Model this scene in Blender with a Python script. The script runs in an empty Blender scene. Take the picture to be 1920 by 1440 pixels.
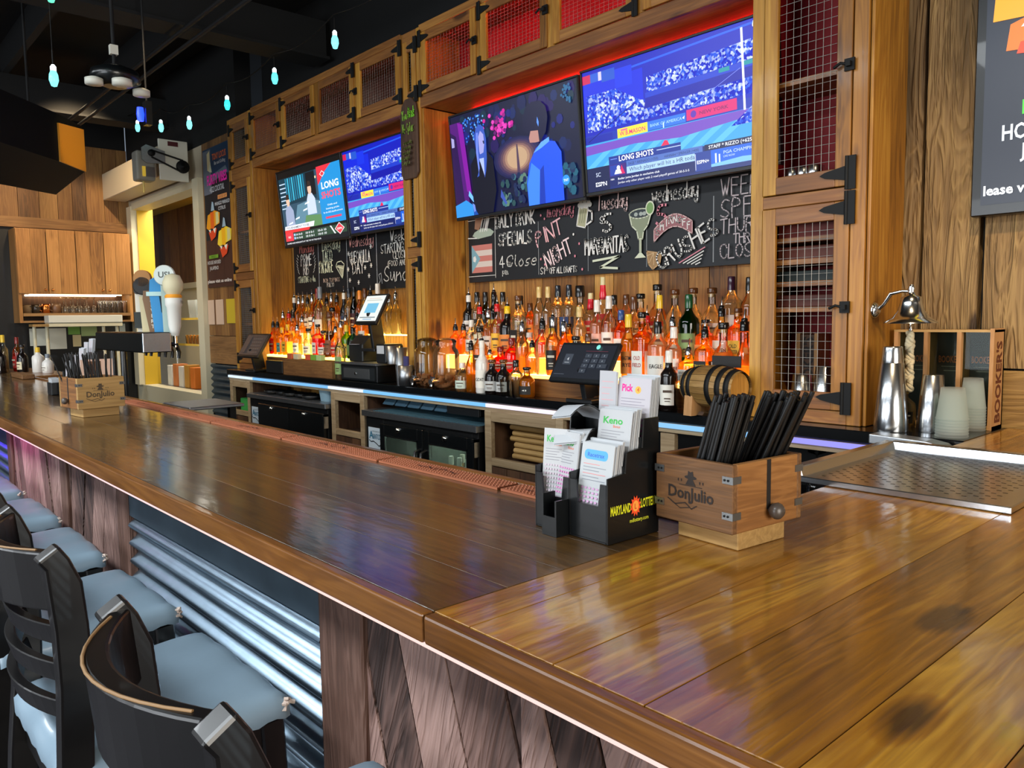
import bpy, math, random
from mathutils import Vector, Matrix
random.seed(7)
SC = bpy.context.scene
COL = SC.collection
# ---------------------------------------------------------------- camera
cam = bpy.data.cameras.new('camera')
cam.sensor_width = 36.0
cam.lens = 1472.06 / 1920 * 36.0
cam.clip_start = 0.03
camo = bpy.data.objects.new('camera', cam)
COL.objects.link(camo)
_r = Vector((0.66828, 0.74378, -0.01378)); _d = Vector((0.05300, -0.06608, -0.99641)); _f = Vector((-0.74202, 0.66514, -0.08358))
camo.matrix_world = Matrix(((_r.x, -_d.x, -_f.x, 0), (_r.y, -_d.y, -_f.y, 0), (_r.z, -_d.z, -_f.z, 1.46), (0, 0, 0, 1)))
SC.camera = camo
# ---------------------------------------------------------------- world, exposure
w = bpy.data.worlds.new('world'); SC.world = w
w.use_nodes = True
w.node_tree.nodes['Background'].inputs[0].default_value = (0.55, 0.65, 0.8, 1)
w.node_tree.nodes['Background'].inputs[1].default_value = 0.35
SC.view_settings.view_transform = 'Standard'
SC.view_settings.look = 'None'
SC.view_settings.gamma = 1.0
SC.view_settings.use_curve_mapping = False
SC.view_settings.exposure = 0.12
SC.cycles.max_bounces = 8
SC.cycles.diffuse_bounces = 3
SC.cycles.glossy_bounces = 3
SC.cycles.transmission_bounces = 6
SC.cycles.transparent_max_bounces = 14
SC.cycles.caustics_reflective = False
SC.cycles.caustics_refractive = False
SC.cycles.sample_clamp_indirect = 4.0
SC.cycles.use_denoising = True


def area(name, loc, target, sx, sy, power, color):
    l = bpy.data.lights.new(name, 'AREA'); l.shape = 'RECTANGLE'; l.size = sx; l.size_y = sy
    l.energy = power; l.color = color
    o = bpy.data.objects.new(name, l); COL.objects.link(o); o.location = loc
    o.rotation_euler = (Vector(target) - Vector(loc)).to_track_quat('-Z', 'Y').to_euler()
    return o


def spot(name, loc, target, power, color, deg=70, rad=0.05, blend=0.6):
    l = bpy.data.lights.new(name, 'SPOT'); l.energy = power; l.color = color
    l.spot_size = math.radians(deg); l.spot_blend = blend; l.shadow_soft_size = rad
    o = bpy.data.objects.new(name, l); COL.objects.link(o); o.location = loc
    o.rotation_euler = (Vector(target) - Vector(loc)).to_track_quat('-Z', 'Y').to_euler()
    return o


# daylight through the street windows behind the camera, and an added cool fill over the guest side
DAY = (0.90, 0.95, 1.0)
area('daylight_front_window', (-1.6, -4.38, 1.75), (-1.6, 3, 1.1), 3.6, 2.0, 150, DAY)
area('daylight_side_window', (-5.6, -4.38, 1.75), (-4.6, 3, 1.0), 2.6, 2.0, 90, DAY)
area('daylight_end_window', (3.32, 0.2, 1.9), (-3, 1.6, 1.2), 2.6, 1.9, 170, (1.0, 0.93, 0.82))
area('added_ceiling_fill', (-3.4, -1.6, 3.58), (-3.4, -1.5, 0), 7.6, 0.7, 330, (0.9, 0.96, 1.0))  # unseen light added to brighten the seats and corrugated bands
# warm ceiling spots along the bar
WARM = (1.0, 0.72, 0.42)
for sx, pw in ((-0.35, 200), (-2.6, 110), (-4.9, 100), (-6.9, 80)):
    spot('bar_spot', (sx, 1.3, 3.55), (sx - 0.1, 2.75, 1.05), pw, WARM, 62, blend=0.9)
spot('end_spot', (-7.4, 1.9, 3.5), (-9.3, 2.0, 1.9), 190, WARM, 75)
spot('hood_fill_spot', (-4.9, 2.1, 2.75), (-5.83, 1.38, 2.64), 22, (1.0, 0.66, 0.25), 24)  # added spot, put in to warm the end face of the hood


# ---------------------------------------------------------------- materials
MATS = {}


def lin(h):
    c = [int(h[i:i + 2], 16) / 255 for i in (0, 2, 4)]
    return tuple((x / 12.92 if x <= 0.04045 else ((x + 0.055) / 1.055) ** 2.4) for x in c) + (1.0,)


def newmat(name):
    m = bpy.data.materials.new(name); m.use_nodes = True
    nt = m.node_tree
    return m, nt, nt.nodes['Principled BSDF'], nt.nodes, nt.links


def basic(name, hexc, rough=0.5, metal=0.0, coat=0.0, emit=0.0, trans=0.0, alpha=1.0, noise=0.0, nscale=30.0, bump=0.0, spec=0.5):
    m, nt, b, N, L = newmat(name)
    c = lin(hexc)
    b.inputs['Base Color'].default_value = c
    b.inputs['Roughness'].default_value = rough
    b.inputs['Metallic'].default_value = metal
    b.inputs['Coat Weight'].default_value = coat
    b.inputs['Specular IOR Level'].default_value = spec
    b.inputs['Transmission Weight'].default_value = trans
    b.inputs['Alpha'].default_value = alpha
    if emit:
        b.inputs['Emission Color'].default_value = c
        b.inputs['Emission Strength'].default_value = emit
    if noise or bump:
        tc = N.new('ShaderNodeTexCoord'); nz = N.new('ShaderNodeTexNoise')
        nz.inputs['Scale'].default_value = nscale; nz.inputs['Detail'].default_value = 5
        L.new(tc.outputs['Object'], nz.inputs['Vector'])
        if noise:
            mx = N.new('ShaderNodeMix'); mx.data_type = 'RGBA'
            mx.inputs['A'].default_value = tuple(x * (1 - noise) for x in c[:3]) + (1,)
            mx.inputs['B'].default_value = tuple(min(1, x * (1 + noise)) for x in c[:3]) + (1,)
            L.new(nz.outputs['Fac'], mx.inputs['Factor']); L.new(mx.outputs['Result'], b.inputs['Base Color'])
        if bump:
            bp = N.new('ShaderNodeBump'); bp.inputs['Strength'].default_value = bump; bp.inputs['Distance'].default_value = 0.01
            L.new(nz.outputs['Fac'], bp.inputs['Height']); L.new(bp.outputs['Normal'], b.inputs['Normal'])
    MATS[name] = m
    return m


def wood(name, dark, mid, light, axis='z', fine=1.0, rough=0.5, coat=0.0, bump=0.3, knots=0.5, tone=0.5, rot=0.0, ridge=0.0, coat_rough=0.1):
    """plank wood: every board takes its own offset and tone from the 'rnd' attribute of its faces"""
    m, nt, b, N, L = newmat(name)
    tc = N.new('ShaderNodeTexCoord'); at = N.new('ShaderNodeAttribute'); at.attribute_name = 'rnd'
    off = N.new('ShaderNodeVectorMath'); off.operation = 'MULTIPLY_ADD'
    comb = N.new('ShaderNodeCombineXYZ')
    for i in range(3): L.new(at.outputs['Fac'], comb.inputs[i])
    off.inputs[1].default_value = (7.3, 13.1, 5.7)
    L.new(comb.outputs[0], off.inputs[0])
    src = tc.outputs['Object']
    if rot:
        r0 = N.new('ShaderNodeMapping'); r0.inputs['Rotation'].default_value = (0, rot, 0)
        L.new(src, r0.inputs['Vector']); src = r0.outputs['Vector']
    L.new(src, off.inputs[2])
    mp = N.new('ShaderNodeMapping')
    s = {'x': (0.9, 9, 9), 'y': (9, 0.9, 9), 'z': (9, 9, 0.9)}[axis]
    mp.inputs['Scale'].default_value = tuple(k * fine for k in s)
    L.new(off.outputs[0], mp.inputs['Vector'])
    n1 = N.new('ShaderNodeTexNoise'); n1.inputs['Scale'].default_value = 1.3; n1.inputs['Detail'].default_value = 3; n1.inputs['Distortion'].default_value = 1.6
    L.new(mp.outputs[0], n1.inputs['Vector'])
    # growth rings: sine of the warped noise
    mu = N.new('ShaderNodeMath'); mu.operation = 'MULTIPLY'; mu.inputs[1].default_value = 34.0
    L.new(n1.outputs['Fac'], mu.inputs[0])
    sn = N.new('ShaderNodeMath'); sn.operation = 'SINE'; L.new(mu.outputs[0], sn.inputs[0])
    ab = N.new('ShaderNodeMath'); ab.operation = 'MULTIPLY_ADD'; ab.inputs[1].default_value = 0.5; ab.inputs[2].default_value = 0.5
    L.new(sn.outputs[0], ab.inputs[0])
    mp2 = N.new('ShaderNodeMapping')
    s2 = {'x': (2.5, 90, 90), 'y': (90, 2.5, 90), 'z': (90, 90, 2.5)}[axis]
    mp2.inputs['Scale'].default_value = s2
    L.new(off.outputs[0], mp2.inputs['Vector'])
    n2 = N.new('ShaderNodeTexNoise'); n2.inputs['Scale'].default_value = 1.0; n2.inputs['Detail'].default_value = 4
    L.new(mp2.outputs[0], n2.inputs['Vector'])
    mp3 = N.new('ShaderNodeMapping')
    s3 = {'x': (0.7, 3, 3), 'y': (3, 0.7, 3), 'z': (3, 3, 0.7)}[axis]
    mp3.inputs['Scale'].default_value = s3
    L.new(off.outputs[0], mp3.inputs['Vector'])
    n3 = N.new('ShaderNodeTexNoise'); n3.inputs['Scale'].default_value = 1.4; n3.inputs['Detail'].default_value = 2
    L.new(mp3.outputs[0], n3.inputs['Vector'])
    # fac = .3*ring + .3*fine + .4*blotch
    a1 = N.new('ShaderNodeMath'); a1.operation = 'MULTIPLY'; a1.inputs[1].default_value = 0.10; L.new(ab.outputs[0], a1.inputs[0])
    a2 = N.new('ShaderNodeMath'); a2.operation = 'MULTIPLY_ADD'; a2.inputs[1].default_value = 0.36; L.new(n2.outputs['Fac'], a2.inputs[0]); L.new(a1.outputs[0], a2.inputs[2])
    a3 = N.new('ShaderNodeMath'); a3.operation = 'MULTIPLY_ADD'; a3.inputs[1].default_value = 0.56; L.new(n3.outputs['Fac'], a3.inputs[0]); L.new(a2.outputs[0], a3.inputs[2])
    # board tone
    a4 = N.new('ShaderNodeMath'); a4.operation = 'MULTIPLY_ADD'; a4.inputs[1].default_value = tone * 0.5; L.new(at.outputs['Fac'], a4.inputs[0])
    a5 = N.new('ShaderNodeMath'); a5.operation = 'SUBTRACT'; a5.inputs[1].default_value = tone * 0.25; L.new(a3.outputs[0], a5.inputs[0]); L.new(a5.outputs[0], a4.inputs[2])
    # knots
    mp4 = N.new('ShaderNodeMapping')
    s4 = {'x': (1.6, 4, 4), 'y': (4, 1.6, 4), 'z': (4, 4, 1.6)}[axis]
    mp4.inputs['Scale'].default_value = s4
    L.new(off.outputs[0], mp4.inputs['Vector'])
    vo = N.new('ShaderNodeTexVoronoi'); vo.inputs['Scale'].default_value = 1.0
    L.new(mp4.outputs[0], vo.inputs['Vector'])
    kr = N.new('ShaderNodeMapRange'); kr.inputs['From Min'].default_value = 0.03; kr.inputs['From Max'].default_value = 0.12
    kr.inputs['To Min'].default_value = knots; kr.inputs['To Max'].default_value = 0.0
    L.new(vo.outputs['Distance'], kr.inputs['Value'])
    a6 = N.new('ShaderNodeMath'); a6.operation = 'SUBTRACT'; L.new(a4.outputs[0], a6.inputs[0]); L.new(kr.outputs[0], a6.inputs[1])
    cr = N.new('ShaderNodeValToRGB'); e = cr.color_ramp.elements
    e[0].position = 0.2; e[0].color = lin(dark); e[1].position = 0.78; e[1].color = lin(light)
    x = e.new(0.48); x.color = lin(mid)
    L.new(a6.outputs[0], cr.inputs['Fac']); L.new(cr.outputs[0], b.inputs['Base Color'])
    b.inputs['Roughness'].default_value = rough
    b.inputs['Coat Weight'].default_value = coat
    b.inputs['Coat Roughness'].default_value = coat_rough; b.inputs['Coat IOR'].default_value = 1.7 if coat > .7 else 1.5
    if bump:
        h = N.new('ShaderNodeMath'); h.operation = 'MULTIPLY_ADD'; h.inputs[1].default_value = ridge
        L.new(ab.outputs[0], h.inputs[0]); L.new(n2.outputs['Fac'], h.inputs[2])
        bp = N.new('ShaderNodeBump'); bp.inputs['Strength'].default_value = bump; bp.inputs['Distance'].default_value = 0.004
        L.new(h.outputs[0], bp.inputs['Height']); L.new(bp.outputs['Normal'], b.inputs['Normal'])
        if coat:
            nw = N.new('ShaderNodeTexNoise'); nw.inputs['Scale'].default_value = 14; nw.inputs['Detail'].default_value = 4
            mpw = N.new('ShaderNodeMapping'); mpw.inputs['Scale'].default_value = {'x': (.5, 1.6, 1), 'y': (1.6, .5, 1), 'z': (1, 1, .5)}[axis]
            L.new(tc.outputs['Object'], mpw.inputs['Vector']); L.new(mpw.outputs[0], nw.inputs['Vector'])
            bw = N.new('ShaderNodeBump'); bw.inputs['Strength'].default_value = 0.16; bw.inputs['Distance'].default_value = 0.006
            L.new(nw.outputs['Fac'], bw.inputs['Height']); L.new(bw.outputs['Normal'], b.inputs['Coat Normal'])
    MATS[name] = m
    return m


def thin_glass(name, hexc, clear=0.8, rough=0.04, ior=1.5):
    """single-walled glass: mostly clear, tinted, with a mirror sheen at grazing angles"""
    m, nt, b, N, L = newmat(name)
    N.remove(b); out = N['Material Output']
    tr = N.new('ShaderNodeBsdfTransparent'); tr.inputs[0].default_value = lin(hexc)
    gl = N.new('ShaderNodeBsdfGlossy'); gl.inputs['Roughness'].default_value = rough; gl.inputs[0].default_value = (1, 1, 1, 1)
    df = N.new('ShaderNodeBsdfTranslucent'); df.inputs[0].default_value = lin(hexc)
    mx0 = N.new('ShaderNodeMixShader'); mx0.inputs[0].default_value = clear
    L.new(df.outputs[0], mx0.inputs[1]); L.new(tr.outputs[0], mx0.inputs[2])
    fr = N.new('ShaderNodeFresnel'); fr.inputs[0].default_value = ior
    mx = N.new('ShaderNodeMixShader'); L.new(fr.outputs[0], mx.inputs[0]); L.new(mx0.outputs[0], mx.inputs[1]); L.new(gl.outputs[0], mx.inputs[2])
    L.new(mx.outputs[0], out.inputs[0])
    MATS[name] = m
    return m


def liquid(name, hexc, clear=0.45):
    m, nt, b, N, L = newmat(name)
    N.remove(b); out = N['Material Output']
    tr = N.new('ShaderNodeBsdfTransparent'); tr.inputs[0].default_value = lin(hexc)
    tl = N.new('ShaderNodeBsdfTranslucent'); tl.inputs[0].default_value = lin(hexc)
    df = N.new('ShaderNodeBsdfDiffuse'); df.inputs[0].default_value = lin(hexc)
    m1 = N.new('ShaderNodeMixShader'); m1.inputs[0].default_value = 0.35
    L.new(tl.outputs[0], m1.inputs[1]); L.new(df.outputs[0], m1.inputs[2])
    mx = N.new('ShaderNodeMixShader'); mx.inputs[0].default_value = clear
    L.new(m1.outputs[0], mx.inputs[1]); L.new(tr.outputs[0], mx.inputs[2])
    L.new(mx.outputs[0], out.inputs[0])
    MATS[name] = m
    return m


def M(name):
    """material by name; 'p:hex[:rough]' matte paint, 'e:hex[:strength]' light-giving colour, 'm:hex[:rough]' metal, 's:hex' gloss"""
    if name in MATS: return MATS[name]
    k = name.split(':')
    if k[0] == 'p': return basic(name, k[1], float(k[2]) if len(k) > 2 else 0.6)
    if k[0] == 's': return basic(name, k[1], float(k[2]) if len(k) > 2 else 0.18)
    if k[0] == 'm': return basic(name, k[1], float(k[2]) if len(k) > 2 else 0.25, metal=1.0)
    if k[0] == 'e':
        m, nt, b, N, L = newmat(name)
        b.inputs['Base Color'].default_value = (0.01, 0.01, 0.01, 1); b.inputs['Roughness'].default_value = 0.3
        b.inputs['Emission Color'].default_value = lin(k[1]); b.inputs['Emission Strength'].default_value = float(k[2]) if len(k) > 2 else 1.25
        MATS[name] = m
        return m
    raise KeyError(name)


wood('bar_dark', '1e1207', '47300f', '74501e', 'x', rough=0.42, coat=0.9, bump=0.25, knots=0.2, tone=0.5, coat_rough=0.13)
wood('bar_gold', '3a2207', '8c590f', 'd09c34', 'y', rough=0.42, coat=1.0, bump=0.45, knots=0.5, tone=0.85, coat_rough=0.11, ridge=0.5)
wood('bar_edge', '3a2008', '704416', '98642a', 'x', rough=0.4, coat=0.4, bump=0.2, knots=0.3, tone=0.3)
wood('cab', '54300c', '9c6820', 'cc9a3e', 'z', rough=0.5, coat=0.1, bump=0.2, knots=0.5, tone=0.45)
wood('cab_x', '4a2a10', '845426', 'b07c3c', 'x', rough=0.5, coat=0.1, bump=0.2, knots=0.45, tone=0.45)
wood('back_plank', '46280d', '8e6026', 'c4944a', 'z', rough=0.6, bump=0.3, knots=0.5, tone=0.8)
wood('barn', '3c2a16', '846840', 'b4965f', 'z', rough=0.75, bump=1.0, knots=0.6, tone=0.5, ridge=1.3, fine=1.4)
wood('barn_x', '6a4c24', '9a7840', 'bd9a5c', 'x', rough=0.7, bump=0.6, knots=0.5, tone=0.3, ridge=0.8)
wood('far_plank', '3c2610', '76502a', '9c7440', 'z', rough=0.6, bump=0.3, knots=0.3, tone=0.7)
wood('far_plank_x', '4c3216', '8a643a', 'a8804c', 'x', rough=0.6, bump=0.3, knots=0.3, tone=0.4)
wood('far_plank_y', '4c3216', '8a643a', 'a8804c', 'y', rough=0.6, bump=0.3, knots=0.3, tone=0.4)
wood('far_cab', '5c3a16', 'a3713a', 'c48e50', 'z', rough=0.5, bump=0.15, knots=0.2, tone=0.8)
wood('die_a', '352622', '83655c', 'bc9a90', 'z', rough=0.7, bump=0.9, knots=0.4, tone=0.9, ridge=1.2, rot=-0.30, fine=1.3)
wood('die_b', '352622', '83655c', 'bc9a90', 'z', rough=0.7, bump=0.9, knots=0.4, tone=0.9, ridge=1.2, rot=0.30, fine=1.3)
wood('die_v', '2a1c16', '5c4034', '86685c', 'z', rough=0.7, bump=0.7, knots=0.3, tone=0.3, ridge=1.0)
wood('crate', '3c2814', '6e4a28', '9a7040', 'x', rough=0.6, bump=0.35, knots=0.1, tone=0.5, fine=2.2)
wood('crate_y', '4a2e16', '845628', 'b07c44', 'y', rough=0.6, bump=0.35, knots=0.1, tone=0.5, fine=2.2)
wood('pale_x', '7a5a30', 'a5824c', 'c29c62', 'x', rough=0.6, bump=0.2, knots=0.1, tone=0.4, fine=2)
wood('pale_z', '7a5a30', 'a87a48', 'c29260', 'z', rough=0.6, bump=0.2, knots=0.1, tone=0.4, fine=2)
wood('barrel_x', '5a3c18', '8a6834', 'ab8850', 'x', rough=0.55, bump=0.3, knots=0.1, tone=0.5, fine=2)
wood('barrel_end', '8a5c18', 'c0883c', 'd8a450', 'z', rough=0.5, bump=0.2, knots=0.0, tone=0.4, fine=2)
wood('under', '2a1a10', '4c3220', '6a4a30', 'z', rough=0.6, bump=0.2, knots=0.2, tone=0.4)
wood('under_pale', '6a5438', '9a8464', 'b8a484', 'x', rough=0.6, bump=0.2, knots=0.2, tone=0.4)
basic('black_metal', '050607', 0.6, spec=0.3)
basic('black_satin', '0b0e10', 0.3, coat=0.2)
basic('black_plastic', '101316', 0.4)
basic('dark_plastic', '1a1f22', 0.38)
basic('black_stone', '0e1012', 0.16, noise=0.5, nscale=80)
basic('floor_dark', '1d1b24', 0.45, noise=0.5, nscale=6, bump=0.1)
basic('ceiling_black', '04070a', 0.8)
basic('joist_black', '070a0d', 0.8)
basic('duct_black', '0a0d10', 0.7, noise=0.3, nscale=8, spec=0.2)
basic('steel', 'c8ccd0', 0.22, metal=1.0, bump=0.02, nscale=60)
basic('steel_brushed', 'a8acb0', 0.38, metal=1.0, noise=0.15, nscale=50)
basic('chrome', 'e0e4e6', 0.16, metal=1.0)
basic('galv', '94aabc', 0.33, metal=1.0, noise=0.2, nscale=22)
basic('flash_metal', '4a5a66', 0.45, metal=0.7, noise=0.35, nscale=9)
basic('stool_wood', '080708', 0.34, coat=0.15, noise=0.4, nscale=30)
basic('vinyl', '8298a8', 0.34, coat=0.2, noise=0.12, nscale=10, bump=0.12)
basic('worn', 'c9b8ac', 0.8)
basic('edge_worn', '8a6a44', 0.6)
basic('cream_paint', 'd9d2b4', 0.5)
basic('hood_paint', 'c8bca4', 0.45)
basic('yellow_paint', 'd2ac2c', 0.5)
basic('white_plastic', 'dcdcd0', 0.4)
basic('paper', 'b8bcc0', 0.7)
basic('chalkboard', '0a0e14', 0.55, noise=0.3, nscale=14)
basic('rubber_mat', 'a4603f', 0.7, noise=0.15, nscale=60)
basic('red_inside', '8a0a14', 0.6)
basic('grey_inside', '54483c', 0.7)
basic('rope', 'c4b694', 0.8, bump=0.4, nscale=120)
basic('straw_black', '0a0b0c', 0.45)
basic('cork', 'a06a40', 0.8, noise=0.25, nscale=60)
basic('copper', 'b8743c', 0.22, metal=1.0)
thin_glass('glass', 'f4f8f6', 0.93)
thin_glass('glass_amber', 'ffd890', 0.85)
thin_glass('glass_green', '2c9a30', 0.6)
thin_glass('glass_olive', '7c8460', 0.75)
thin_glass('glass_dark', '1a120c', 0.35)
thin_glass('glass_lime', 'b4dc3c', 0.7)
liquid('cup_plastic', 'f0f4f2', 0.7)
thin_glass('jar_glass', 'f4f4f0', 0.85, 0.08)
thin_glass('cooler_glass', 'dce6e2', 0.93, ior=1.2)
for _n, _h in (('a', 'f4bc68'), ('o', 'ffc470'), ('y', 'ffe470'), ('r', 'e8402c'), ('p', 'ffd0a8'), ('b', '9a5a2c'), ('l', 'c8e020'), ('g', '148018'), ('m', '5a1420'), ('c', 'fff0d0')):
    liquid('liq_' + _n, _h, 0.8 if _n == 'c' else 0.52)
# ---------------------------------------------------------------- mesh building
class MB:
    def __init__(s):
        s.v = []; s.f = []; s.fm = []; s.fs = []; s.fr = []; s.ms = []

    def mi(s, m):
        if m not in s.ms: s.ms.append(m)
        return s.ms.index(m)

    def add(s, vs, fs, m, smooth=False, rnd=None):
        o = len(s.v); s.v += [tuple(p) for p in vs]; k = s.mi(m)
        r = random.random() if rnd is None else rnd
        for f in fs:
            s.f.append([o + i for i in f]); s.fm.append(k); s.fs.append(smooth); s.fr.append(r)
        return s

    def box(s, x0, x1, y0, y1, z0, z1, m, rnd=None, mt=None):
        vs = [Vector((x, y, z)) for z in (z0, z1) for y in (y0, y1) for x in (x0, x1)]
        if mt is not None: vs = [mt @ p for p in vs]
        return s.add(vs, [(0, 2, 3, 1), (4, 5, 7, 6), (0, 1, 5, 4), (2, 6, 7, 3), (0, 4, 6, 2), (1, 3, 7, 5)], m, False, rnd)

    def beam(s, a, b, w, h, m, up=(0, 0, 1), rnd=None, w2=None, h2=None):
        a = Vector(a); b = Vector(b); d = (b - a).normalized(); u = Vector(up)
        if abs(d.dot(u)) > 0.98: u = Vector((0, 1, 0))
        x = d.cross(u).normalized(); y = x.cross(d)
        vs = []
        for p, ww, hh in ((a, w, h), (b, w2 or w, h2 or h)):
            for sx, sy in ((-1, -1), (1, -1), (1, 1), (-1, 1)): vs.append(p + x * sx * ww / 2 + y * sy * hh / 2)
        return s.add(vs, [(3, 2, 1, 0), (4, 5, 6, 7), (0, 1, 5, 4), (1, 2, 6, 5), (2, 3, 7, 6), (3, 0, 4, 7)], m, False, rnd)

    def tube(s, pts, r, m, n=8, caps=True, smooth=True, rnd=None):
        pts = [Vector(p) for p in pts]; k = len(pts)
        rs = r if isinstance(r, (list, tuple)) else [r] * k
        vs = []; prev = None
        for i, p in enumerate(pts):
            d = (pts[min(i + 1, k - 1)] - pts[max(i - 1, 0)]).normalized()
            if prev is None:
                u = Vector((0, 0, 1)) if abs(d.z) < 0.9 else Vector((1, 0, 0))
            else: u = prev
            x = d.cross(u)
            if x.length < 1e-6: x = d.orthogonal()
            x.normalize(); y = x.cross(d).normalized(); prev = y
            for j in range(n):
                a = 2 * math.pi * j / n
                vs.append(p + (x * math.cos(a) + y * math.sin(a)) * rs[i])
        fs = [(i * n + j, i * n + (j + 1) % n, (i + 1) * n + (j + 1) % n, (i + 1) * n + j) for i in range(k - 1) for j in range(n)]
        rr = random.random() if rnd is None else rnd
        s.add(vs, fs, m, smooth, rr)
        if caps:
            s.add(vs[:n], [tuple(range(n))[::-1]], m, False, rr); s.add(vs[-n:], [tuple(range(n))], m, False, rr)
        return s

    def lathe(s, prof, m, n=16, c=(0, 0, 0), sq=0.0, caps=True, smooth=True, axis='z', sy=1.0, rnd=None):
        """prof [(radius, height)]; sq > 0 squares the section"""
        vs = []
        for r, z in prof:
            for j in range(n):
                a = 2 * math.pi * (j + 0.5) / n; ca, sa = math.cos(a), math.sin(a)
                k = 1.0
                if sq: e = 2 + sq; k = 1 / ((abs(ca) ** e + abs(sa) ** e) ** (1 / e))
                x, y = r * k * ca, r * k * sa * sy
                p = (x, y, z) if axis == 'z' else ((z, x, y) if axis == 'x' else (x, z, y))
                vs.append((p[0] + c[0], p[1] + c[1], p[2] + c[2]))
        k = len(prof)
        fs = [(i * n + j, i * n + (j + 1) % n, (i + 1) * n + (j + 1) % n, (i + 1) * n + j) for i in range(k - 1) for j in range(n)]
        if axis == 'y': fs = [f[::-1] for f in fs]
        rr = random.random() if rnd is None else rnd
        s.add(vs, fs, m, smooth, rr)
        if caps:
            if prof[0][0] > 1e-4: s.add(vs[:n], [tuple(range(n))[::-1]], m, False, rr)
            if prof[-1][0] > 1e-4: s.add(vs[-n:], [tuple(range(n))], m, False, rr)
        return s

    def extr(s, pts, vec, m, rnd=None):
        """polygon (3-D points) swept along vec"""
        pts = [Vector(p) for p in pts]; vec = Vector(vec); n = len(pts)
        nm = Vector((0, 0, 0))
        for i in range(n): nm += pts[i].cross(pts[(i + 1) % n])
        if nm.dot(vec) > 0: pts.reverse()
        vs = pts + [p + vec for p in pts]
        fs = [tuple(range(n)), tuple(range(2 * n - 1, n - 1, -1))] + [(i, n + i, n + (i + 1) % n, (i + 1) % n) for i in range(n)]
        return s.add(vs, fs, m, False, rnd)

    def build(s, name, parent=None, bevel=0.0, seg=1, sub=0):
        me = bpy.data.meshes.new(name)
        me.from_pydata(s.v, [], s.f)
        for m in s.ms: me.materials.append(M(m))
        me.polygons.foreach_set('material_index', s.fm)
        me.polygons.foreach_set('use_smooth', s.fs)
        a = me.attributes.new('rnd', 'FLOAT', 'FACE'); a.data.foreach_set('value', s.fr)
        me.update()
        o = bpy.data.objects.new(name, me); COL.objects.link(o)
        if parent is not None: o.parent = parent
        if bevel:
            b = o.modifiers.new('bevel', 'BEVEL'); b.width = bevel; b.segments = seg; b.limit_method = 'ANGLE'; b.angle_limit = math.radians(40)
        if sub:
            b = o.modifiers.new('sub', 'SUBSURF'); b.levels = sub; b.render_levels = sub
        return o


def tag(o, label=None, cat=None, group=None, kind=None):
    if label: o['label'] = label
    if cat: o['category'] = cat
    if group: o['group'] = group
    if kind: o['kind'] = kind
    return o


def thing(name, label, cat, loc=(0, 0, 0), rz=0.0, group=None):
    o = bpy.data.objects.new(name, None); COL.objects.link(o); o.location = loc; o.rotation_euler = (0, 0, rz)
    return tag(o, label, cat, group)


def struct(o): return tag(o, kind='structure')


KIDS = {}


def copy_tree(o, parent=None):
    c = o.copy(); COL.objects.link(c); c.parent = parent
    for ch in [k for k in bpy.data.objects if k.parent == o]: copy_tree(ch, c)
    return c


# ---------------------------------------------------------------- lettering
_TX = {}


def glyphs(s, bold=0.0):
    k = (s, bold)
    if k not in _TX:
        c = bpy.data.curves.new('t', 'FONT'); c.body = s; c.size = 1.0; c.offset = bold; c.resolution_u = 2; c.fill_mode = 'FRONT'
        o = bpy.data.objects.new('t', c)
        me = bpy.data.meshes.new_from_object(o)
        vs = [(p.co.x, p.co.y) for p in me.vertices]; fs = [tuple(p.vertices) for p in me.polygons]
        bpy.data.objects.remove(o); bpy.data.curves.remove(c); bpy.data.meshes.remove(me)
        xs = [p[0] for p in vs] or [0]; ys = [p[1] for p in vs] or [0]
        _TX[k] = (vs, fs, min(xs), max(xs), min(ys), max(ys))
    return _TX[k]


CH = {'A': '02 39 62,15 55', 'B': '02 09 39 58 47 06 46 65 53 32 02', 'C': '67 59 29 07 04 22 52 64', 'D': '02 09 39 67 64 32 02', 'E': '59 09 02 52,06 46', 'F': '59 09 02,06 46',
      'G': '67 59 29 07 04 22 52 65 35', 'H': '02 09,62 69,06 66', 'I': '12 19', 'J': '59 54 32 12 04', 'K': '02 09,59 05 62', 'L': '09 02 52', 'M': '02 09 35 69 62', 'N': '02 09 62 69',
      'O': '32 04 07 39 67 64 32', 'P': '02 09 49 67 46 06', 'Q': '32 04 07 39 67 64 32,44 61', 'R': '02 09 49 67 46 06,36 62', 'S': '68 39 07 25 54 63 32 03', 'T': '09 69,32 39',
      'U': '09 04 32 64 69', 'V': '09 32 69', 'W': '09 22 37 42 69', 'X': '02 69,09 62', 'Y': '09 36 69,36 32', 'Z': '09 69 02 62', '1': '17 29 22', '0': '32 04 07 39 67 64 32',
      '3': '08 39 67 36 64 32 03', '4': '49 04 64,49 42', '5': '59 19 06 36 64 32 03', '$': '68 39 07 25 54 63 32 03,30 3 ', 'a': '55 26 04 12 32 55,56 52', 'c': '46 26 04 12 42',
      'd': '55 26 04 12 42 55,59 52', 'e': '04 54 46 26 04 12 42', 'i': '16 12', 'k': '09 02,46 04 52', 'l': '19 13 32', 'm': '06 02,04 15 26 32,35 46 62', 'n': '06 02,04 25 46 52', 'o': '26 04 12 42 54 36 26',
      'p': '06 00,05 36 44 12 02', 'r': '06 02,04 26 46', 's': '46 26 04 43 32 02', 't': '29 23 42,06 46', 'u': '06 03 22 45,46 52', 'w': '06 12 35 52 66', 'y': '06 03 32 55,56 50 20 11', '@': '45 24 33 45 43 64 37 05 12 42', '/': '02 69', '(': '39 16 14 30', ')': '09 36 34 10'}


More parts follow.
